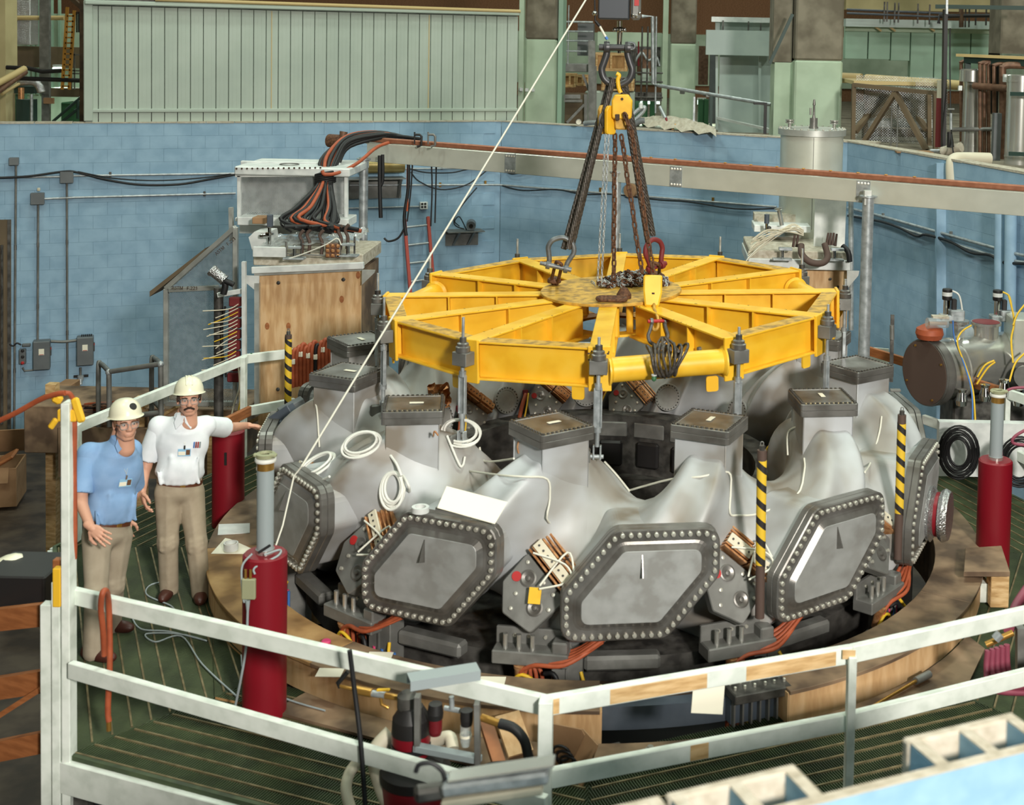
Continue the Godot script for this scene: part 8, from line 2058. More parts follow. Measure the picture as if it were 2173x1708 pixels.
func foreground() -> void:
	# channel offcut lying on the rail
	solo(mb().prism(PackedVector2Array([Vector2(-0.05, 0), Vector2(0.05, 0), Vector2(0.05, 0.05), Vector2(0.042, 0.05), Vector2(0.042, 0.01), Vector2(-0.042, 0.01), Vector2(-0.042, 0.05), Vector2(-0.05, 0.05)]), 0.36, Transform3D(Basis(V(0.36, 0, 0.93), Vector3.UP, V(-0.93, 0, 0.36)) * Basis(Vector3.BACK, PI), V(-0.852, 1, -6.654) + V(0, 0.045, 0))), "channel_offcut", M.grey_pvc, "grey channel offcut lying on the lower left rail", "channel")
	var o := thing("air_filter_set", "air filter set with brass valves hung on two grey uprights behind the rail", "filter")
	for e in [[V(-1.198, 0.786, -6.85), V(-1.195, 0.49, -6.85)], [V(-0.869, 0.806, -6.75), V(-0.86, 0.481, -6.75)]]: part(mb().bar(e[0], e[1], 0.055, 0.03, 0.003), "upright", M.grey_steel, o)
	part(mb().bar(V(-1.21, 0.503, -6.85), V(-0.846, 0.497, -6.75), 0.05, 0.035, 0.003), "cross_piece", M.grey_pvc, o)
	part(mb().tube([V(-1.678, 0.702, -7.1), V(-1.586, 0.693, -7.08)], 0.01), "nipple", M.brass, o)
	part(mb().tube([V(-1.627, 0.783, -7.1), V(-1.681, 0.715, -7.1), V(-1.668, 0.694, -7.1)], 0.013), "hose", M.black_rubber, o)
	part(mb().tube([V(-1.586, 0.693, -7.08), V(-1.481, 0.691, -7.05)], 0.024, 12), "union", M.brass, o)
	part(mb().tube([V(-1.481, 0.689, -7.05), V(-1.403, 0.695, -7.02)], 0.018, 12), "ball_valve", M.galvanised, o)
	part(mb().bar(V(-1.449, 0.723, -7.02), V(-1.376, 0.737, -7), 0.02, 0.012, 0.003), "yellow_lever", M.yellow_tape, o)
	part(mb().tube([V(-1.402, 0.693, -7.02), V(-1.282, 0.697, -6.98)], 0.017, 12), "elbow", M.brass, o)
	part(mb().tube([V(-1.428, 0.681, -7.02), V(-1.423, 0.645, -7.02), V(-1.386, 0.624, -7.02)], 0.01), "drain_cock", M.brass, o)
	part(mb().lathe([[0, 0], [0.05, 0], [0.055, 0.02], [0.055, 0.08], [0.03, 0.1], [0, 0.1]], 16, Transform3D(Basis(), V(-1.271, 0.653, -6.95))), "regulator", M.dark_steel, o)
	part(mb().lathe([[0, 0], [0.1, 0], [0.1, 0.07], [0.105, 0.07], [0.105, 0.13], [0.1, 0.13], [0.1, 0.2], [0.06, 0.26], [0, 0.27]], 20, Transform3D(Basis(), V(-1.248, 0.413, -6.95))), "red_bowl", M.red_paint, o)
	part(mb().lathe([[0.101, 0.03], [0.108, 0.03], [0.108, 0.06], [0.101, 0.06]], 20, Transform3D(Basis(), V(-1.248, 0.413, -6.95))), "black_band", M.black_paint, o)
	part(mb().lathe([[0.102, 0.12], [0.106, 0.12], [0.101, 0.2], [0.062, 0.262], [0, 0.273]], 20, Transform3D(Basis(), V(-1.248, 0.413, -6.95))), "black_shoulder", M.black_paint, o)
	part(mb().lathe([[0, 0], [0.03, 0.01], [0.036, 0.03], [0.036, 0.11], [0, 0.11]], 16, Transform3D(Basis(), V(-1.109, 0.537, -6.9))), "red_filter", M.dark_red, o)
	part(mb().lathe([[0, 0], [0.04, 0], [0.044, 0.03], [0.036, 0.08], [0, 0.085]], 12, Transform3D(Basis(), V(-1.11, 0.636, -6.9))), "black_head", M.black_paint, o)
	part(mb().tube([V(-1.057, 0.704, -6.88), V(-0.972, 0.706, -6.85)], 0.014, 10), "tee", M.galvanised, o)
	part(mb().tube([V(-1.016, 0.71, -6.86), V(-1.019, 0.777, -6.86)], 0.014, 10), "tee_stub", M.galvanised, o)
	part(mb().lathe([[0, 0], [0.022, 0.01], [0.03, 0.04], [0.03, 0.12], [0, 0.12]], 16, Transform3D(Basis(), V(-0.935, 0.522, -6.82))), "clear_bowl", M.clear_bowl, o)
	part(mb().lathe([[0, 0], [0.03, 0], [0.034, 0.03], [0.034, 0.08], [0, 0.085]], 12, Transform3D(Basis(), V(-0.932, 0.646, -6.82))), "black_head", M.black_paint, o)
	part(mb().lathe([[0.031, 0.06], [0.032, 0.06], [0.032, 0.075], [0.031, 0.075]], 16, Transform3D(Basis(), V(-0.935, 0.522, -6.82))), "white_label", M.paper, o)
	part(mb().tube([V(-0.847, 0.709, -6.78), V(-0.743, 0.697, -6.74)], 0.02, 12), "brass_union", M.brass, o)
	part(mb().tube(curve([V(-0.748, 0.7, -6.74), V(-0.672, 0.687, -6.72), V(-0.615, 0.636, -6.7), V(-0.594, 0.56, -6.7), V(-0.573, 0.485, -6.7)], 6), 0.026, 12), "black_hose", M.black_rubber, o)
	part(mb().tube(curve([V(-0.574, 0.51, -6.7), V(-0.672, 0.475, -6.75), V(-0.801, 0.434, -6.8), V(-0.857, 0.368, -6.85)], 6), 0.02, 10), "black_hose", M.black_rubber, o)
	solo(mb().tube(curve([V(-1.527, 1.094, -6.7), V(-1.501, 0.894, -6.7), V(-1.458, 0.64, -6.66), V(-1.415, 0.3, -6.6)], 6), 0.013, 8), "black_rod", M.black_rubber, "thin black rod leaning across the lower left rails", "rod")
	o = thing("cream_hose", "thick cream vacuum hoses looping under the lower left rail", "hose")
	part(mb().tube(curve([V(-1.531, 0.348, -7), V(-1.578, 0.296, -6.95), V(-1.584, 0.22, -6.9), V(-1.528, 0.095, -6.85)], 6), 0.03, 14), "hose", M.cream_hose, o)
	part(mb().tube(curve([V(-1.375, 0.469, -7.05), V(-1.442, 0.402, -7), V(-1.43, 0.325, -6.95), V(-1.368, 0.199, -6.9), V(-1.281, 0.1, -6.85)], 6), 0.045, 14), "hose", M.cream_hose, o)
	part(mb().tube(curve([V(-1.173, 0.434, -7), V(-1.093, 0.478, -6.98), V(-1.038, 0.501, -6.95), V(-1.017, 0.466, -6.9)], 6), 0.035, 14), "hose", M.cream_hose, o)
	o = thing("red_drum", "red drum vacuum cleaner standing on the grating under the rails", "vacuum cleaner")
	part(mb().lathe([[0, 0], [0.17, 0], [0.18, 0.02], [0.18, 0.26], [0.19, 0.27], [0.17, 0.29], [0, 0.3]], 28, Transform3D(Basis(), V(-1.223, 0.014, -6.95))), "drum", M.red_paint, o)
	part(mb().lathe([[0.19, 0.27], [0.19, 0.32], [0.15, 0.36], [0, 0.37]], 28, Transform3D(Basis(), V(-1.223, 0.014, -6.95))), "black_lid", M.black_paint, o)
	o = thing("cardboard_box", "torn open cardboard box with black tubing right of the middle post", "box")
	part(mb().prism(PackedVector2Array([Vector2(-0.1, -0.15), Vector2(0.02, -0.15), Vector2(0.14, 0.12), Vector2(0.12, 0.15), Vector2(-0.1, 0.14)]), 0.01, Transform3D(Basis(Vector3.UP, -0.4), V(-0.459, 0.15, -7.493))), "side", M.cardboard, o)
	part(mb().box(Transform3D(Basis(Vector3.UP, 0.5) * Basis(Vector3.BACK, -0.4), V(-0.348, 0.1, -7.486)), V(0.012, 0.26, 0.2)), "flap", M.cardboard, o)
	part(mb().box(Transform3D(Basis(Vector3.UP, 0.3), V(-0.428, 0.02, -7.475)), V(0.22, 0.03, 0.16)), "bottom", M.cardboard, o)
	for k in 3: part(mb().tube(coil(V(-0.461, 0.15, -7.519) + V(0.02 * k, -0.03 * k, 0.06), V(0.045, 0.0, 0.02), V(0.0, 0.05, 0.02), 1.0, 0.2, 16), 0.008, 6), "black_tubing", M.black_rubber, o)
	o = thing("brown_board", "narrow dark brown board leaning inside the railing beside the middle post", "board")
	part(mb().bar(V(-0.879, 0.466, -7.2), V(-0.749, 0.342, -6.9), 0.07, 0.03), "board", M.brown_wood, o)
	solo(mb().bar(V(-0.717, 0.05, -7.613), V(-0.822, 0.2, -7.786), 0.16, 0.02), "plywood_offcut", M.plywood, "plywood offcut leaning beside the brown board", "plywood")
	# pale sheet hanging on the right hand rail
	solo(mb().bar(V(0.36, 0.783, -7.05), V(0.348, 0.639, -7), 0.185, 0.004, 0.0, V(0.3, 0.0, 0.95)), "paper_sheet", M.paper, "cream paper hanging from the top rail at the lower right", "paper")
	# pink hoses at the right edge
	o = thing("pink_hoses", "dusty pink hoses with a brass manifold at the lower right edge", "hose")
	for k in 5: part(mb().tube(curve([V(2.181, 0.46, -8.2) + V(0.03 * k, 0.01 * k, 0), V(2.173, 0.337, -8.2) + V(0.035 * k, 0, 0.02), V(2.189, 0.265, -8.1) + V(0.045 * k, 0.02 * k, 0.02), V(2.411, 0.29, -8) + V(0, 0.05 * k, 0)], 6), 0.02, 8), "hose", M.pink_hose, o)
	part(mb().tube([V(2.155, 0.52, -8.15), V(2.324, 0.602, -8.15)], 0.02, 10), "manifold", M.brass, o)
	part(mb().tube([V(2.199, 0.58, -8.1), V(2.228, 0.614, -8.1)], 0.03, 10), "valve", M.galvanised, o)
	part(mb().tube(curve([V(2.336, 0.555, -8.3), V(2.462, 0.565, -8.6), V(2.595, 0.61, -8.8)], 5), 0.035, 10), "hose", M.pink_hose, o)
	part(mb().bar(V(2.423, 0.232, -8.3), V(2.411, 0.572, -8.3), 0.06, 0.05), "grey_post", M.grey_steel, o)
	solo(mb().tube(curve([V(2.958, 0.872, -10.9), V(2.945, 1.132, -10.9), V(2.953, 1.352, -10.9), V(3.017, 1.433, -10.9), V(3.194, 1.448, -10.9)], 6), 0.012), "pink_hose", M.pink_hose, "thin pink hose arching over the right hand railing", "hose")
	solo(mb().tube(curve([V(3.205, 1.117, -10.9), V(3.07, 1.035, -10.9), V(3.053, 0.974, -10.9), V(3.172, 0.957, -10.9)], 6), 0.014), "pink_hose", M.pink_hose, "pink hose looped over the lower right hand rail", "hose")
	# near block wall: its front shell runs on where two blocks of the top course are missing
	var a := V(0.516, 2.32, -3.364); var b := V(1.072, 2.32, -3.612)
	var u := V(b.x - a.x, 0, b.z - a.z).normalized()
	var nn := Vector3(-u.z, 0, u.x)
	var bs := Basis(u, Vector3.UP, nn)
	o = struct(mb().box(Transform3D(bs, V(a.x, -0.02, a.z) - nn * 0.1), V(3.6, 4.27, 0.2)), "wall_near", M.blue_block, "pale blue near wall at the lower right corner")
	part(mb().box(Transform3D(bs, V(a.x, 2.216, a.z) - nn * 0.0175), V(3.6, 0.2, 0.035)), "front_shell", M.blue_block, o)
	part(mb().box(Transform3D(bs, V(a.x, 2.318, a.z) - nn * 0.0175), V(3.6, 0.004, 0.034), 0.001), "bare_top", M.raw_block, o)
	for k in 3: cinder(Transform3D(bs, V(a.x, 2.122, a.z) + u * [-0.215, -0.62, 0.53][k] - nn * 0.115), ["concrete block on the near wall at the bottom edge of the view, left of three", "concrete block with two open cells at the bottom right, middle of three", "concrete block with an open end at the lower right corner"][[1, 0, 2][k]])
	# blurred metal instrument in front of the rail
	o = thing("metal_instrument", "out of focus bright metal tray with a dark handle at the bottom of the view", "instrument")
	var m0 := V(-0.71, 1.608, -4.6); var m1 := V(-0.331, 1.665, -4.6)
	part(mb().bar(m0, m1, 0.09, 0.045, 0.01), "body", M.galvanised, o)
	part(mb().bar(m0 + V(0.02, 0.035, 0.0), m1 + V(0.02, 0.045, 0), 0.08, 0.01, 0.004), "upper_strip", M.bright_steel, o)
	part(mb().bar(m0 + V(0.0, -0.05, 0.02), m1 + V(-0.02, -0.045, 0.02), 0.05, 0.03, 0.006), "lower_strip", M.cream_hose, o)
	part(mb().tube(curve([V(-0.808, 1.658, -4.6), V(-0.795, 1.686, -4.6), V(-0.753, 1.691, -4.6), V(-0.714, 1.665, -4.6), V(-0.702, 1.622, -4.6)], 6), 0.009), "wire_handle", M.black_rubber, o)
	part(mb().box(Transform3D(Basis(Vector3.UP, 0.3), V(-0.752, 1.586, -4.6)), V(0.12, 0.05, 0.06), 0.012), "dark_grip", M.dark_steel, o)

func cinder(t: Transform3D, label: String) -> void:
	var o := thing("concrete_block", label, "block")
	o.transform = t
	part(mb().bx(V(0, 0.098, -0.065), V(0.39, 0.196, 0.034), 0.006), "face_shell", M.raw_block, o)
	for x in [-0.17, 0.0, 0.17]: part(mb().bx(V(x, 0.098, 0.015), V(0.04, 0.19, 0.13), 0.004), "web", M.blue_block, o)  # web colour is blue to carry the shade inside the open cells
	for x in [-0.17, 0.0, 0.17]: part(mb().bx(V(x, 0.194, 0.015), V(0.039, 0.004, 0.13)), "bare_top", M.raw_block, o)

# distance field on a grid, meshed as surface nets. Shapes: ["c", a, b, ra, rb] tapered capsule, ["e", centre, radii, basis] ellipsoid,
# ["-", centre, radii, basis] ellipsoid cut away, ["p", point, normal, reach] cut by a plane within reach
func field(m: MB, shapes: Array, cell: float, k: float, t := Transform3D()) -> MB:
	var lo := Vector3.ONE * 1e9
	var hi := -lo
	for s in shapes:
		if s[0] == "c":
			var r := maxf(s[3], s[4]) * Vector3.ONE
			lo = lo.min(s[1] - r).min(s[2] - r); hi = hi.max(s[1] + r).max(s[2] + r)
		elif s[0] == "e":
			var r: float = maxf(s[2].x, maxf(s[2].y, s[2].z))
			lo = lo.min(s[1] - Vector3.ONE * r); hi = hi.max(s[1] + Vector3.ONE * r)
	lo -= Vector3.ONE * cell * 3; hi += Vector3.ONE * cell * 3
	var nx := int((hi.x - lo.x) / cell) + 2
	var ny := int((hi.y - lo.y) / cell) + 2
	var nz := int((hi.z - lo.z) / cell) + 2
	var g := PackedFloat32Array()
	g.resize(nx * ny * nz)
	g.fill(0.1)
	for s in shapes:
		var a: Vector3; var b: Vector3
		var kind: String = s[0]
		if kind == "c":
			var r: float = maxf(s[3], s[4]) + k + cell * 2
			a = s[1].min(s[2]) - Vector3.ONE * r; b = s[1].max(s[2]) + Vector3.ONE * r
		elif kind == "p":
			a = s[1] - Vector3.ONE * s[3]; b = s[1] + Vector3.ONE * s[3]
		else:
			var r: float = maxf(s[2].x, maxf(s[2].y, s[2].z)) + k + cell * 2
			a = s[1] - Vector3.ONE * r; b = s[1] + Vector3.ONE * r
		var i0 := maxi(0, int((a.x - lo.x) / cell)); var i1 := mini(nx - 1, int((b.x - lo.x) / cell) + 1)
		var j0 := maxi(0, int((a.y - lo.y) / cell)); var j1 := mini(ny - 1, int((b.y - lo.y) / cell) + 1)
		var k0 := maxi(0, int((a.z - lo.z) / cell)); var k1 := mini(nz - 1, int((b.z - lo.z) / cell) + 1)
		var A: Vector3 = s[1]
		var ab := Vector3.ZERO; var il := 0.0; var ra := 0.0; var rb := 0.0
		var rad := Vector3.ONE; var rad2 := Vector3.ONE; var inv := Basis()
		if kind == "c":
			ab = s[2] - A; il = 1.0 / maxf(1e-9, ab.length_squared()); ra = s[3]; rb = s[4]
		elif kind != "p":
			rad = Vector3.ONE / s[2]; rad2 = rad * rad
			inv = (s[3] as Basis).transposed() if s.size() > 3 else Basis()
		for z in range(k0, k1 + 1):
			for y in range(j0, j1 + 1):
				var at := (z * ny + y) * nx
				for x in range(i0, i1 + 1):
					var p := lo + Vector3(x, y, z) * cell - A
					var d: float
					if kind == "c":
						var u := clampf(p.dot(ab) * il, 0.0, 1.0)
						d = (p - ab * u).length() - lerpf(ra, rb, u)
					elif kind == "p":
						g[at + x] = maxf(g[at + x], p.dot(s[2]))
						continue
					else:
						var q := inv * p
						var l1 := (q * rad).length()
						d = l1 * (l1 - 1.0) / maxf((q * rad2).length(), 1e-6)
					var o := g[at + x]
					if kind == "-":
						d = -d
						var h := maxf(k - absf(o - d), 0.0) / k
						g[at + x] = maxf(o, d) + h * h * k * 0.25
					else:
						var h := maxf(k - absf(o - d), 0.0) / k
						g[at + x] = minf(o, d) - h * h * k * 0.25
	var id := PackedInt32Array()
	id.resize(nx * ny * nz)
	id.fill(-1)
	var sy := nx; var sz := nx * ny
	var off := [0, 1, sy, sy + 1, sz, sz + 1, sz + sy, sz + sy + 1]
	var base := m.v.size()
	for z in nz - 1:
		for y in ny - 1:
			for x in nx - 1:
				var at := z * sz + y * sy + x
				var neg := 0
				for q in 8: if g[at + off[q]] < 0.0: neg += 1
				if neg == 0 or neg == 8: continue
				var c := Vector3.ZERO
				var n := 0
				for e in [[0, 1], [2, 3], [4, 5], [6, 7], [0, 2], [1, 3], [4, 6], [5, 7], [0, 4], [1, 5], [2, 6], [3, 7]]:
					var va := g[at + off[e[0]]]; var vb := g[at + off[e[1]]]
					if (va < 0.0) != (vb < 0.0):
						var f := va / (va - vb)
						c += Vector3(e[0] & 1, (e[0] >> 1) & 1, e[0] >> 2).lerp(Vector3(e[1] & 1, (e[1] >> 1) & 1, e[1] >> 2), f)
						n += 1
				c /= n
				var gx := 0.0; var gy := 0.0; var gz := 0.0
				for q in 4:
					gx += g[at + off[q * 2 + 1]] - g[at + off[q * 2]]
					var ym: int = [0, 1, 4, 5][q]
					gy += g[at + off[ym + 2]] - g[at + off[ym]]
					gz += g[at + off[q + 4]] - g[at + off[q]]
				id[at] = m.v.size()
				m.v.append(t * (lo + (Vector3(x, y, z) + c) * cell))
				m.n.append((t.basis * Vector3(gx, gy, gz)).normalized())
	for z in range(1, nz - 1):
		for y in range(1, ny - 1):
			for x in range(1, nx - 1):
				var at := z * sz + y * sy + x
				var ins := g[at] < 0.0
				for e in [[1, sy, sz], [sy, sz, 1], [sz, 1, sy]]:
					if (g[at + e[0]] < 0.0) == ins: continue
					var p := [id[at - e[1] - e[2]], id[at - e[2]], id[at], id[at - e[1]]]
					if p.min() < 0: continue
					if ins: m.i.append_array(PackedInt32Array([p[0], p[2], p[1], p[0], p[3], p[2]]))
					else: m.i.append_array(PackedInt32Array([p[0], p[1], p[2], p[0], p[2], p[3]]))
	return m

# a hand from the wrist: d along the fingers, palm faces n; side +1 puts the thumb on d x n
func hand(m: MB, w: Vector3, d: Vector3, n: Vector3, side: float, curl: Array) -> void:
	d = d.normalized()
	var x := d.cross(n).normalized() * side
	n = (n - d * n.dot(d)).normalized()
	var s := [["c", w - d * 0.03, w + d * 0.02, 0.027, 0.026]]
	var pb := Basis(x, d, n)
	s.append(["e", w + d * 0.052, V(0.041, 0.05, 0.017), pb])
	for q in 4:
		var b := w + d * (0.088 - 0.005 * absf(q - 1.0)) + x * (0.031 - 0.0205 * q)
		s.append(["c", w + d * 0.03 + x * (0.02 - 0.013 * q), b, 0.013, 0.0105])
		var dir := (d + x * (0.12 - 0.09 * q)).normalized()
		var ln: float = [0.036, 0.041, 0.038, 0.03][q]
		var r: float = [0.0094, 0.0096, 0.0092, 0.0082][q]
		for j in 3:
			dir = dir.rotated(dir.cross(n).normalized(), curl[q] * [0.7, 1.0, 0.8][j])
			var e: Vector3 = b + dir * ln * [1.0, 0.68, 0.55][j]
			s.append(["c", b, e, r, r * 0.92])
			b = e; r *= 0.92
	var tb := w + d * 0.022 + x * 0.028
	var t1 := tb + (d * 0.6 + x * 0.75 + n * 0.3).normalized() * 0.044
	var t2 := t1 + (d * 0.9 + x * 0.3 + n * 0.35).normalized() * 0.03
	s.append(["c", tb, t1, 0.015, 0.0115]); s.append(["c", t1, t2, 0.0115, 0.0095]); s.append(["c", t2, t2 + (d + n * 0.3).normalized() * 0.02, 0.0095, 0.008])
	field(m, s, 0.0035, 0.006)

func head(o: Node3D, body: MB, c: Vector3, f: Vector3, tilt: float, hair: Material, stache: bool, badge_hat: bool) -> Transform3D:
	f = f.normalized()
	var x := Vector3.UP.cross(f).normalized()
	var t := Transform3D(Basis(x, f.cross(x), f) * Basis(Vector3.BACK, tilt), c)
	field(body, [["e", V(0, 0.035, -0.012), V(0.074, 0.088, 0.095)], ["e", V(0, -0.04, 0.018), V(0.06, 0.075, 0.068)], ["e", V(0, -0.098, 0.052), V(0.03, 0.02, 0.026)], ["c", V(-0.045, -0.075, 0.0), V(-0.02, -0.1, 0.045), 0.02, 0.018], ["c", V(0.045, -0.075, 0.0), V(0.02, -0.1, 0.045), 0.02, 0.018],
		["e", V(0, 0.022, 0.074), V(0.052, 0.014, 0.014)], ["e", V(-0.042, -0.025, 0.056), V(0.022, 0.02, 0.02)], ["e", V(0.042, -0.025, 0.056), V(0.022, 0.02, 0.02)],
		["-", V(-0.032, 0.002, 0.096), V(0.02, 0.011, 0.018)], ["-", V(0.032, 0.002, 0.096), V(0.02, 0.011, 0.018)],
		["c", V(0, 0.014, 0.08), V(0, -0.03, 0.104), 0.009, 0.0125], ["e", V(-0.012, -0.034, 0.092), V(0.009, 0.008, 0.011)], ["e", V(0.012, -0.034, 0.092), V(0.009, 0.008, 0.011)],
		["e", V(0, -0.066, 0.076), V(0.024, 0.007, 0.011)], ["e", V(0, -0.077, 0.074), V(0.02, 0.007, 0.011)],
		["e", V(-0.077, -0.008, -0.008), V(0.011, 0.033, 0.021), Basis(Vector3.UP, -0.3)], ["e", V(0.077, -0.008, -0.008), V(0.011, 0.033, 0.021), Basis(Vector3.UP, 0.3)],
		["c", V(0, -0.06, -0.025), V(0, -0.19, -0.035), 0.056, 0.062]], 0.0042, 0.014, t)
	var hm := mb()
	field(hm, [["e", V(0, 0.022, -0.03), V(0.084, 0.088, 0.09)], ["c", V(-0.077, 0.03, 0.025), V(-0.079, -0.012, 0.022), 0.011, 0.007], ["c", V(0.077, 0.03, 0.025), V(0.079, -0.012, 0.022), 0.011, 0.007], ["e", V(0, -0.04, -0.075), V(0.062, 0.05, 0.035)], ["p", V(0, 0.0, 0.052), V(0, 0, 1), 0.12]], 0.006, 0.012, t)
	part(hm, "hair", hair, o)
	for s in [-1.0, 1.0]:
		part(mb().ball(t * V(s * 0.032, 0.001, 0.0735), V(0.0125, 0.009, 0.0125), t.basis), "eye", M.eye_white, o)
		part(mb().ball(t * V(s * 0.032 + 0.001, 0.001, 0.0818), V(0.0062, 0.0062, 0.0045), t.basis), "iris", M.iris, o)
		part(mb().tube(curve([t * V(s * 0.014, 0.018, 0.088), t * V(s * 0.03, 0.023, 0.087), t * V(s * 0.05, 0.017, 0.074)], 4), 0.0045, 6), "eyebrow", hair, o)
	part(mb().ball(t * V(0, -0.0665, 0.0825), V(0.022, 0.0042, 0.0065), t.basis), "upper_lip", M.lip, o)
	part(mb().ball(t * V(0, -0.0755, 0.0815), V(0.018, 0.0052, 0.0065), t.basis), "lower_lip", M.lip, o)
	if stache: part(mb().tube(curve([t * V(-0.034, -0.066, 0.074), t * V(-0.018, -0.056, 0.089), t * V(0, -0.052, 0.093), t * V(0.018, -0.056, 0.089), t * V(0.034, -0.066, 0.074)], 5), 0.0075, 8), "moustache", hair, o)
	# spectacles
	for s in [-1.0, 1.0]:
		var rp := []
		for q in 17:
			var a := TAU * q / 16.0
			var ex := signf(cos(a)) * pow(absf(cos(a)), 0.6) * 0.026; var ey := signf(sin(a)) * pow(absf(sin(a)), 0.6) * 0.021
			rp.append(t * V(s * 0.034 + ex, -0.004 + ey, 0.103 - absf(s * 0.034 + ex) * 0.12))
		part(mb().tube(rp, 0.0017, 5, false), "spectacle_rim", M.grey_pvc, o)
		var ring := PackedVector3Array()
		for q in 16: ring.append(rp[q])
		var lm := mb(); lm.fan(ring, false)
		part(lm, "spectacle_lens", M.clear_lens, o)
		part(mb().tube([t * V(s * 0.06, 0.004, 0.096), t * V(s * 0.083, 0.006, -0.01)], 0.002, 5), "spectacle_arm", M.grey_pvc, o)
	part(mb().tube([t * V(-0.009, 0.004, 0.102), t * V(0.009, 0.004, 0.102)], 0.0018, 5), "spectacle_bridge", M.grey_pvc, o)
	# hard hat
	var ht := t * Transform3D(Basis(Vector3.RIGHT, -0.08), V(0, 0.048, -0.006))
	var hh := mb()
	var rings := []
	for q in 15:
		var e := q / 14.0
		var ring := PackedVector3Array()
		for b in 32:
			var a := TAU * b / 32.0
			var ca := cos(a); var sa := sin(a)
			var p: Vector3
			if e < 0.2:
				var w := 1.0 - e / 0.2
				p = V(ca * (0.106 + 0.012 * w), -0.004 * w * (1.0 + maxf(0.0, -sa)), -sa * (0.132 + 0.012 * w + 0.024 * w * maxf(0.0, -sa)))
			else:
				var u := (e - 0.2) / 0.8 * PI / 2
				var cu := pow(maxf(cos(u), 0.0), 0.75)
				p = V(ca * 0.106 * cu, 0.118 * sin(u) + (0.006 * exp(-pow(ca * cu / 0.16, 2.0)) if badge_hat == false else 0.0), -sa * 0.132 * cu)
			ring.append(ht * p)
		rings.append(ring)
	hh.loft(rings)
	part(hh, "hard_hat", M.hat_white, o)
	if badge_hat: part(mb().lathe([[0, 0], [0.026, 0.0], [0.024, 0.003], [0, 0.004]], 20, along(ht.basis * V(0.25, 0.55, 1.0), ht * V(0.028, 0.068, 0.106))), "hat_badge", M.black_paint, o)
	else: for s in [-0.02, 0.0, 0.02]: part(mb().tube(curve([ht * V(s, 0.06, 0.117), ht * V(s, 0.1, 0.075), ht * V(s, 0.121, 0.0), ht * V(s, 0.1, -0.075)], 6), 0.006, 6), "hat_ridge", M.hat_white, o)
	return t

func ellring(c: Vector3, bs: Basis, rx: float, rz: float, h: float) -> MB:
	var m := mb()
	var r0 := PackedVector3Array(); var r1 := PackedVector3Array()
	for q in 32:
		var a := TAU * q / 32.0
		r0.append(c + bs * V(cos(a) * rx, -h / 2, -sin(a) * rz)); r1.append(c + bs * V(cos(a) * rx, h / 2, -sin(a) * rz))
	m.loft([r0, r1])
	return m

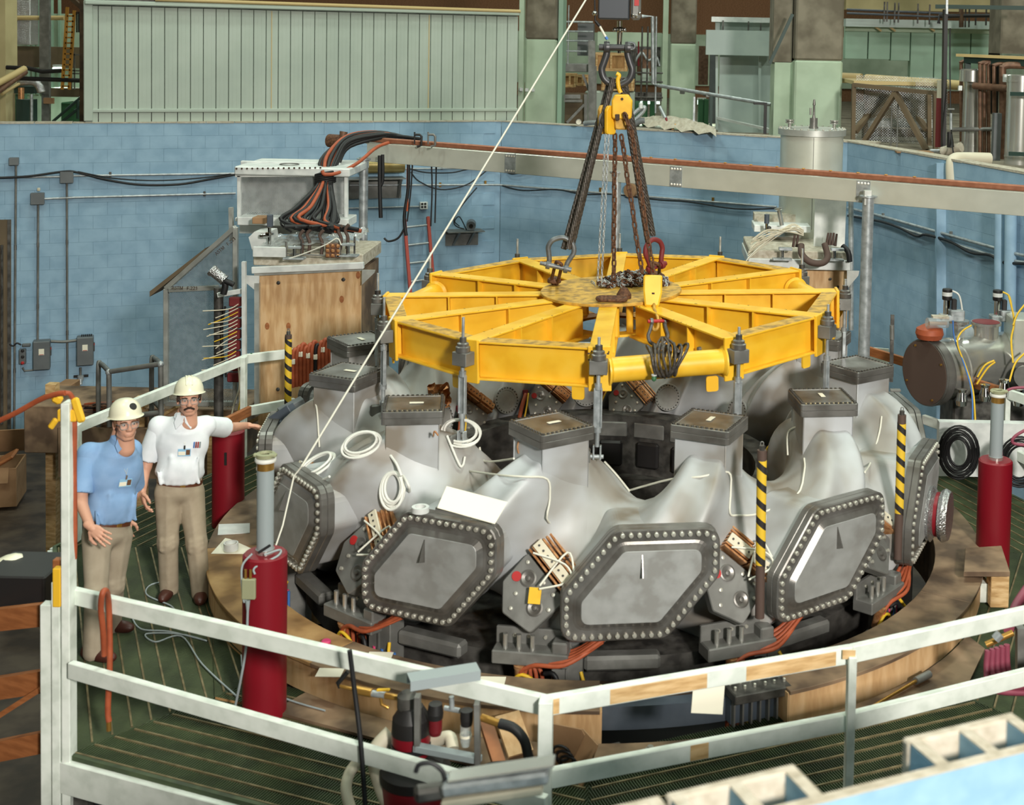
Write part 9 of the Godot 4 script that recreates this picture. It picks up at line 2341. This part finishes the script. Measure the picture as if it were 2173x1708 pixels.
# j: joints. sh and hp are the half axes of shoulders and hips, seen from the person's right to left
func person(label: String, j: Dictionary, face: Vector3, mats: Array, stache: bool, right: Array, left: Array) -> Node3D:
	var o := thing("person", label, "person")
	var body := mb()
	var ax: Vector3 = (j.sl - j.sr).normalized()
	var spine: Vector3 = (j.neck - j.pelvis).normalized()
	var fw: Vector3 = ax.cross(spine).normalized()
	var tb := Basis(ax, spine, fw).orthonormalized()
	var hx: Vector3 = (j.hl - j.hr).normalized()
	var pbs := Basis(hx, Vector3.UP, hx.cross(Vector3.UP)).orthonormalized()
	var chest: Vector3 = j.neck.lerp(j.pelvis, 0.36)
	var belly: Vector3 = j.neck.lerp(j.pelvis, 0.72)
	var limbs := [["e", chest, V(0.15, 0.17, 0.1), tb], ["e", j.pelvis, V(0.14, 0.12, 0.1), pbs], ["c", chest, j.pelvis, 0.1, 0.11], ["c", j.neck + spine * 0.07, j.neck - spine * 0.05, 0.055, 0.07],
		["c", j.sr, j.er, 0.046, 0.042], ["c", j.er, j.wr, 0.042, 0.029], ["c", j.sl, j.el, 0.046, 0.042], ["c", j.el, j.wl, 0.042, 0.029], ["c", j.sr, j.sl, 0.05, 0.05],
		["c", j.hr, j.kr, 0.075, 0.052], ["c", j.kr, j.ar, 0.05, 0.036], ["c", j.hl, j.kl, 0.075, 0.052], ["c", j.kl, j.al, 0.05, 0.036]]
	field(body, limbs, 0.013, 0.03)
	hand(body, j.wr, right[0], right[1], right[2], right[3])
	hand(body, j.wl, left[0], left[1], left[2], left[3])
	head(o, body, j.head, face, j.get("tilt", 0.0), mats[3], stache, not stache)
	part(body, "body", M.skin_tone, o)
	var cr: Vector3 = j.sr.lerp(j.er, 0.84); var cl: Vector3 = j.sl.lerp(j.el, 0.84)
	var dr: Vector3 = (j.er - j.sr).normalized(); var dl: Vector3 = (j.el - j.sl).normalized()
	var waist: Vector3 = j.neck.lerp(j.pelvis, 0.9)
	var s := [["e", chest + fw * 0.005, V(0.19, 0.2, 0.125), tb], ["e", belly + fw * 0.02, V(0.168, 0.16, 0.135), tb], ["e", waist + Vector3.UP * 0.03, V(0.178, 0.075, 0.136), pbs], ["c", j.sr, j.sl, 0.068, 0.068], ["c", j.neck - spine * 0.05 + fw * 0.01, j.neck + spine * 0.02 + fw * 0.018, 0.115, 0.072],
		["c", j.sr, j.sr + dr * 0.12, 0.068, 0.06], ["c", j.sl, j.sl + dl * 0.12, 0.068, 0.06]]
	# folds
	for q in 7:
		var a: Vector3 = belly + ax * (-0.13 + 0.045 * q) + fw * 0.125 - spine * 0.1
		s.insert(4, ["c", a, a + spine * (0.1 + 0.05 * (q % 3)) + ax * 0.03 * ((q % 2) * 2 - 1), 0.012, 0.006])
	for e in [[j.sr, ax, 1.0], [j.sl, -ax, 1.0]]:
		for q in 3:
			var a: Vector3 = e[0] + e[1] * 0.05 - spine * (0.05 + 0.04 * q) + fw * 0.085
			s.insert(4, ["c", a, a + e[1] * 0.09 - spine * (0.03 + 0.02 * q), 0.012, 0.006])
	var shirt := field(mb(), s, 0.011, 0.035)
	for e in [[j.sr, dr, cr], [j.sl, dl, cl]]: field(shirt, [["c", e[0] + e[1] * 0.02, e[2] + e[1] * 0.07, 0.072, 0.08], ["p", e[2], e[1], 0.2]], 0.011, 0.02)
	part(shirt, "shirt", mats[0], o)
	var cc: Vector3 = j.neck + spine * 0.03 + fw * 0.026
	part(ellring(cc, tb * Basis(Vector3.RIGHT, 0.25), 0.073, 0.076, 0.045), "collar_band", mats[0], o)
	for sd in [-1.0, 1.0]:
		var cm := mb().prism(PackedVector2Array([Vector2(0, 0.03), Vector2(0.0, -0.02), Vector2(0.04, -0.075), Vector2(0.068, -0.03), Vector2(0.06, 0.03)]), 0.006, Transform3D(tb * Basis(Vector3.UP, sd * 0.55) * Basis(Vector3.RIGHT, -0.35) * Basis.from_scale(V(sd, 1, 1)), cc + fw * 0.088 + spine * 0.012 + ax * sd * 0.004), 0.002)
		part(cm, "collar", mats[0], o)
	part(ellring(waist - Vector3.UP * 0.035, pbs, 0.166, 0.124, 0.036), "belt", M.belt_brown, o)
	part(mb().box(Transform3D(pbs, waist - Vector3.UP * 0.035 + pbs.z * 0.126), V(0.04, 0.034, 0.006), 0.002), "buckle", M.brass, o)
	var tr := [["e", j.pelvis + Vector3.UP * 0.02, V(0.165, 0.11, 0.122), pbs], ["e", j.pelvis - Vector3.UP * 0.06, V(0.16, 0.1, 0.125), pbs], ["c", j.hr, j.kr, 0.1, 0.074], ["c", j.kr, j.ar, 0.074, 0.068], ["c", j.hl, j.kl, 0.1, 0.074], ["c", j.kl, j.al, 0.074, 0.068]]
	for e in [[j.kr, j.hr, j.ar], [j.kl, j.hl, j.al]]:
		for q in 3:
			var a: Vector3 = e[0] + fw * 0.066 + V(0, 0.03 - 0.035 * q, 0)
			tr.append(["c", a - ax * 0.04 - fw * 0.006, a + ax * 0.04 + V(0, 0.02, 0) - fw * 0.006, 0.01, 0.006])
		tr.append(["c", e[1] + fw * 0.088, e[0] + fw * 0.07, 0.01, 0.008])
		tr.append(["c", e[0] + fw * 0.066, e[2] + fw * 0.062, 0.01, 0.008])
		tr.append(["p", e[2] - V(0, 0.035, 0), Vector3.DOWN, 0.14])
	part(field(mb(), tr, 0.011, 0.03), "trousers", mats[1], o)
	for e in [[j.ar, j.fr], [j.al, j.fl]]:
		var f: Vector3 = e[1].normalized()
		var a: Vector3 = V(e[0].x, 0.0, e[0].z)
		var fb := Basis(Vector3.UP.cross(f).normalized(), Vector3.UP, f)
		part(field(mb(), [["c", a + V(0, 0.052, 0) - f * 0.045, a + V(0, 0.075, 0), 0.046, 0.046], ["e", a + V(0, 0.04, 0) + f * 0.09, V(0.046, 0.04, 0.095), fb], ["e", a + V(0, 0.03, 0) + f * 0.03, V(0.043, 0.032, 0.14), fb], ["p", a + V(0, 0.006, 0), Vector3.DOWN, 0.4]], 0.008, 0.02), "shoe", mats[2], o)
	# badge on a neck cord
	var bp: Vector3 = chest - spine * 0.03 + fw * 0.135 + ax * 0.02
	var bt := Transform3D(tb, bp)
	part(mb().tube([j.neck + fw * 0.07 + ax * 0.05 - spine * 0.01, bp + spine * 0.06, j.neck + fw * 0.07 - ax * 0.05 - spine * 0.01], 0.0025, 5), "neck_cord", M.white_cord, o)
	part(mb().box(bt, V(0.09, 0.055, 0.003)), "badge", M.badge_blue, o)
	part(mb().box(bt * Transform3D(Basis(), V(-0.017, -0.006, 0.002)), V(0.05, 0.028, 0.002)), "badge_text_field", M.paper, o)
	part(mb().box(bt * Transform3D(Basis(), V(0.026, 0.002, 0.002)), V(0.028, 0.038, 0.002)), "badge_photo", M.hair_tan, o)
	part(mb().box(bt * Transform3D(Basis(), V(0.0, 0.04, 0.002)), V(0.012, 0.03, 0.006)), "badge_clip", M.chrome, o)
	for q in mats[4]: part(mb().bar(chest + ax * (0.085 + 0.014 * q) + fw * 0.122 - spine * 0.0, chest + ax * (0.086 + 0.014 * q) + fw * 0.122 + spine * 0.045, 0.009, 0.007), "pen", [M.blue_wire, M.red_paint, M.red_part, M.grey_pvc][q], o)
	return o

func people() -> void:
	person("moustached man in a white shirt and hard hat resting his hand on the port flange", {
		"head": V(-3.435, 1.537, -9.74), "neck": V(-3.492, 1.35, -9.8), "sr": V(-3.675, 1.313, -9.78), "sl": V(-3.356, 1.294, -9.88), "er": V(-3.767, 1.016, -9.76), "wr": V(-3.737, 0.871, -9.62), "el": V(-3.294, 1.181, -10.2), "wl": V(-3.246, 1.106, -10.52),
		"pelvis": V(-3.526, 0.885, -9.8), "hr": V(-3.597, 0.811, -9.76), "hl": V(-3.455, 0.786, -9.84), "kr": V(-3.592, 0.444, -9.74), "kl": V(-3.39, 0.425, -9.78), "ar": V(-3.611, 0.048, -9.82), "al": V(-3.357, 0.041, -9.78), "fr": V(0.05, 0, 1), "fl": V(0.3, 0, 1)},
		V(0.36, 0.08, 0.93), [M.white_shirt, M.khaki, M.shoe_brown, M.hair_brown, 4], true,
		[V(0.25, -1, 0.25), V(0.75, 0.1, -0.5), 1.0, [0.35, 0.4, 0.45, 0.5]], [V(0.85, -0.05, -0.1), V(0.0, -1, 0.25), 1.0, [0.42, 0.36, 0.38, 0.42]])
	person("man in a light blue shirt and hard hat, hand on thigh, beside the taped post", {
		"head": V(-3.602, 1.579, -8.98), "neck": V(-3.679, 1.411, -9.05), "sr": V(-3.859, 1.356, -8.98), "sl": V(-3.654, 1.314, -9.2), "er": V(-3.866, 1.068, -8.86), "wr": V(-3.727, 0.948, -8.7), "el": V(-3.721, 0.931, -9.42), "wl": V(-3.788, 0.727, -9.45),
		"pelvis": V(-3.762, 0.835, -9.05), "hr": V(-3.802, 0.768, -8.98), "hl": V(-3.715, 0.722, -9.12), "kr": V(-3.749, 0.445, -8.84), "kl": V(-3.74, 0.385, -9.1), "ar": V(-3.744, 0.046, -8.78), "al": V(-3.803, 0.031, -9.22), "fr": V(0.95, 0, 0.3), "fl": V(0.95, 0, 0.25), "tilt": 0.02},
		V(0.58, 0.04, 0.8), [M.blue_shirt, M.tan_trousers, M.shoe_brown, M.hair_tan, 0], false,
		[V(0.8, -0.45, 0.25), V(0.2, -0.45, -0.85), -1.0, [0.12, 0.16, 0.2, 0.22]], [V(0, -1, 0), V(0, 0, -1), 1.0, [0.4, 0.4, 0.4, 0.4]])
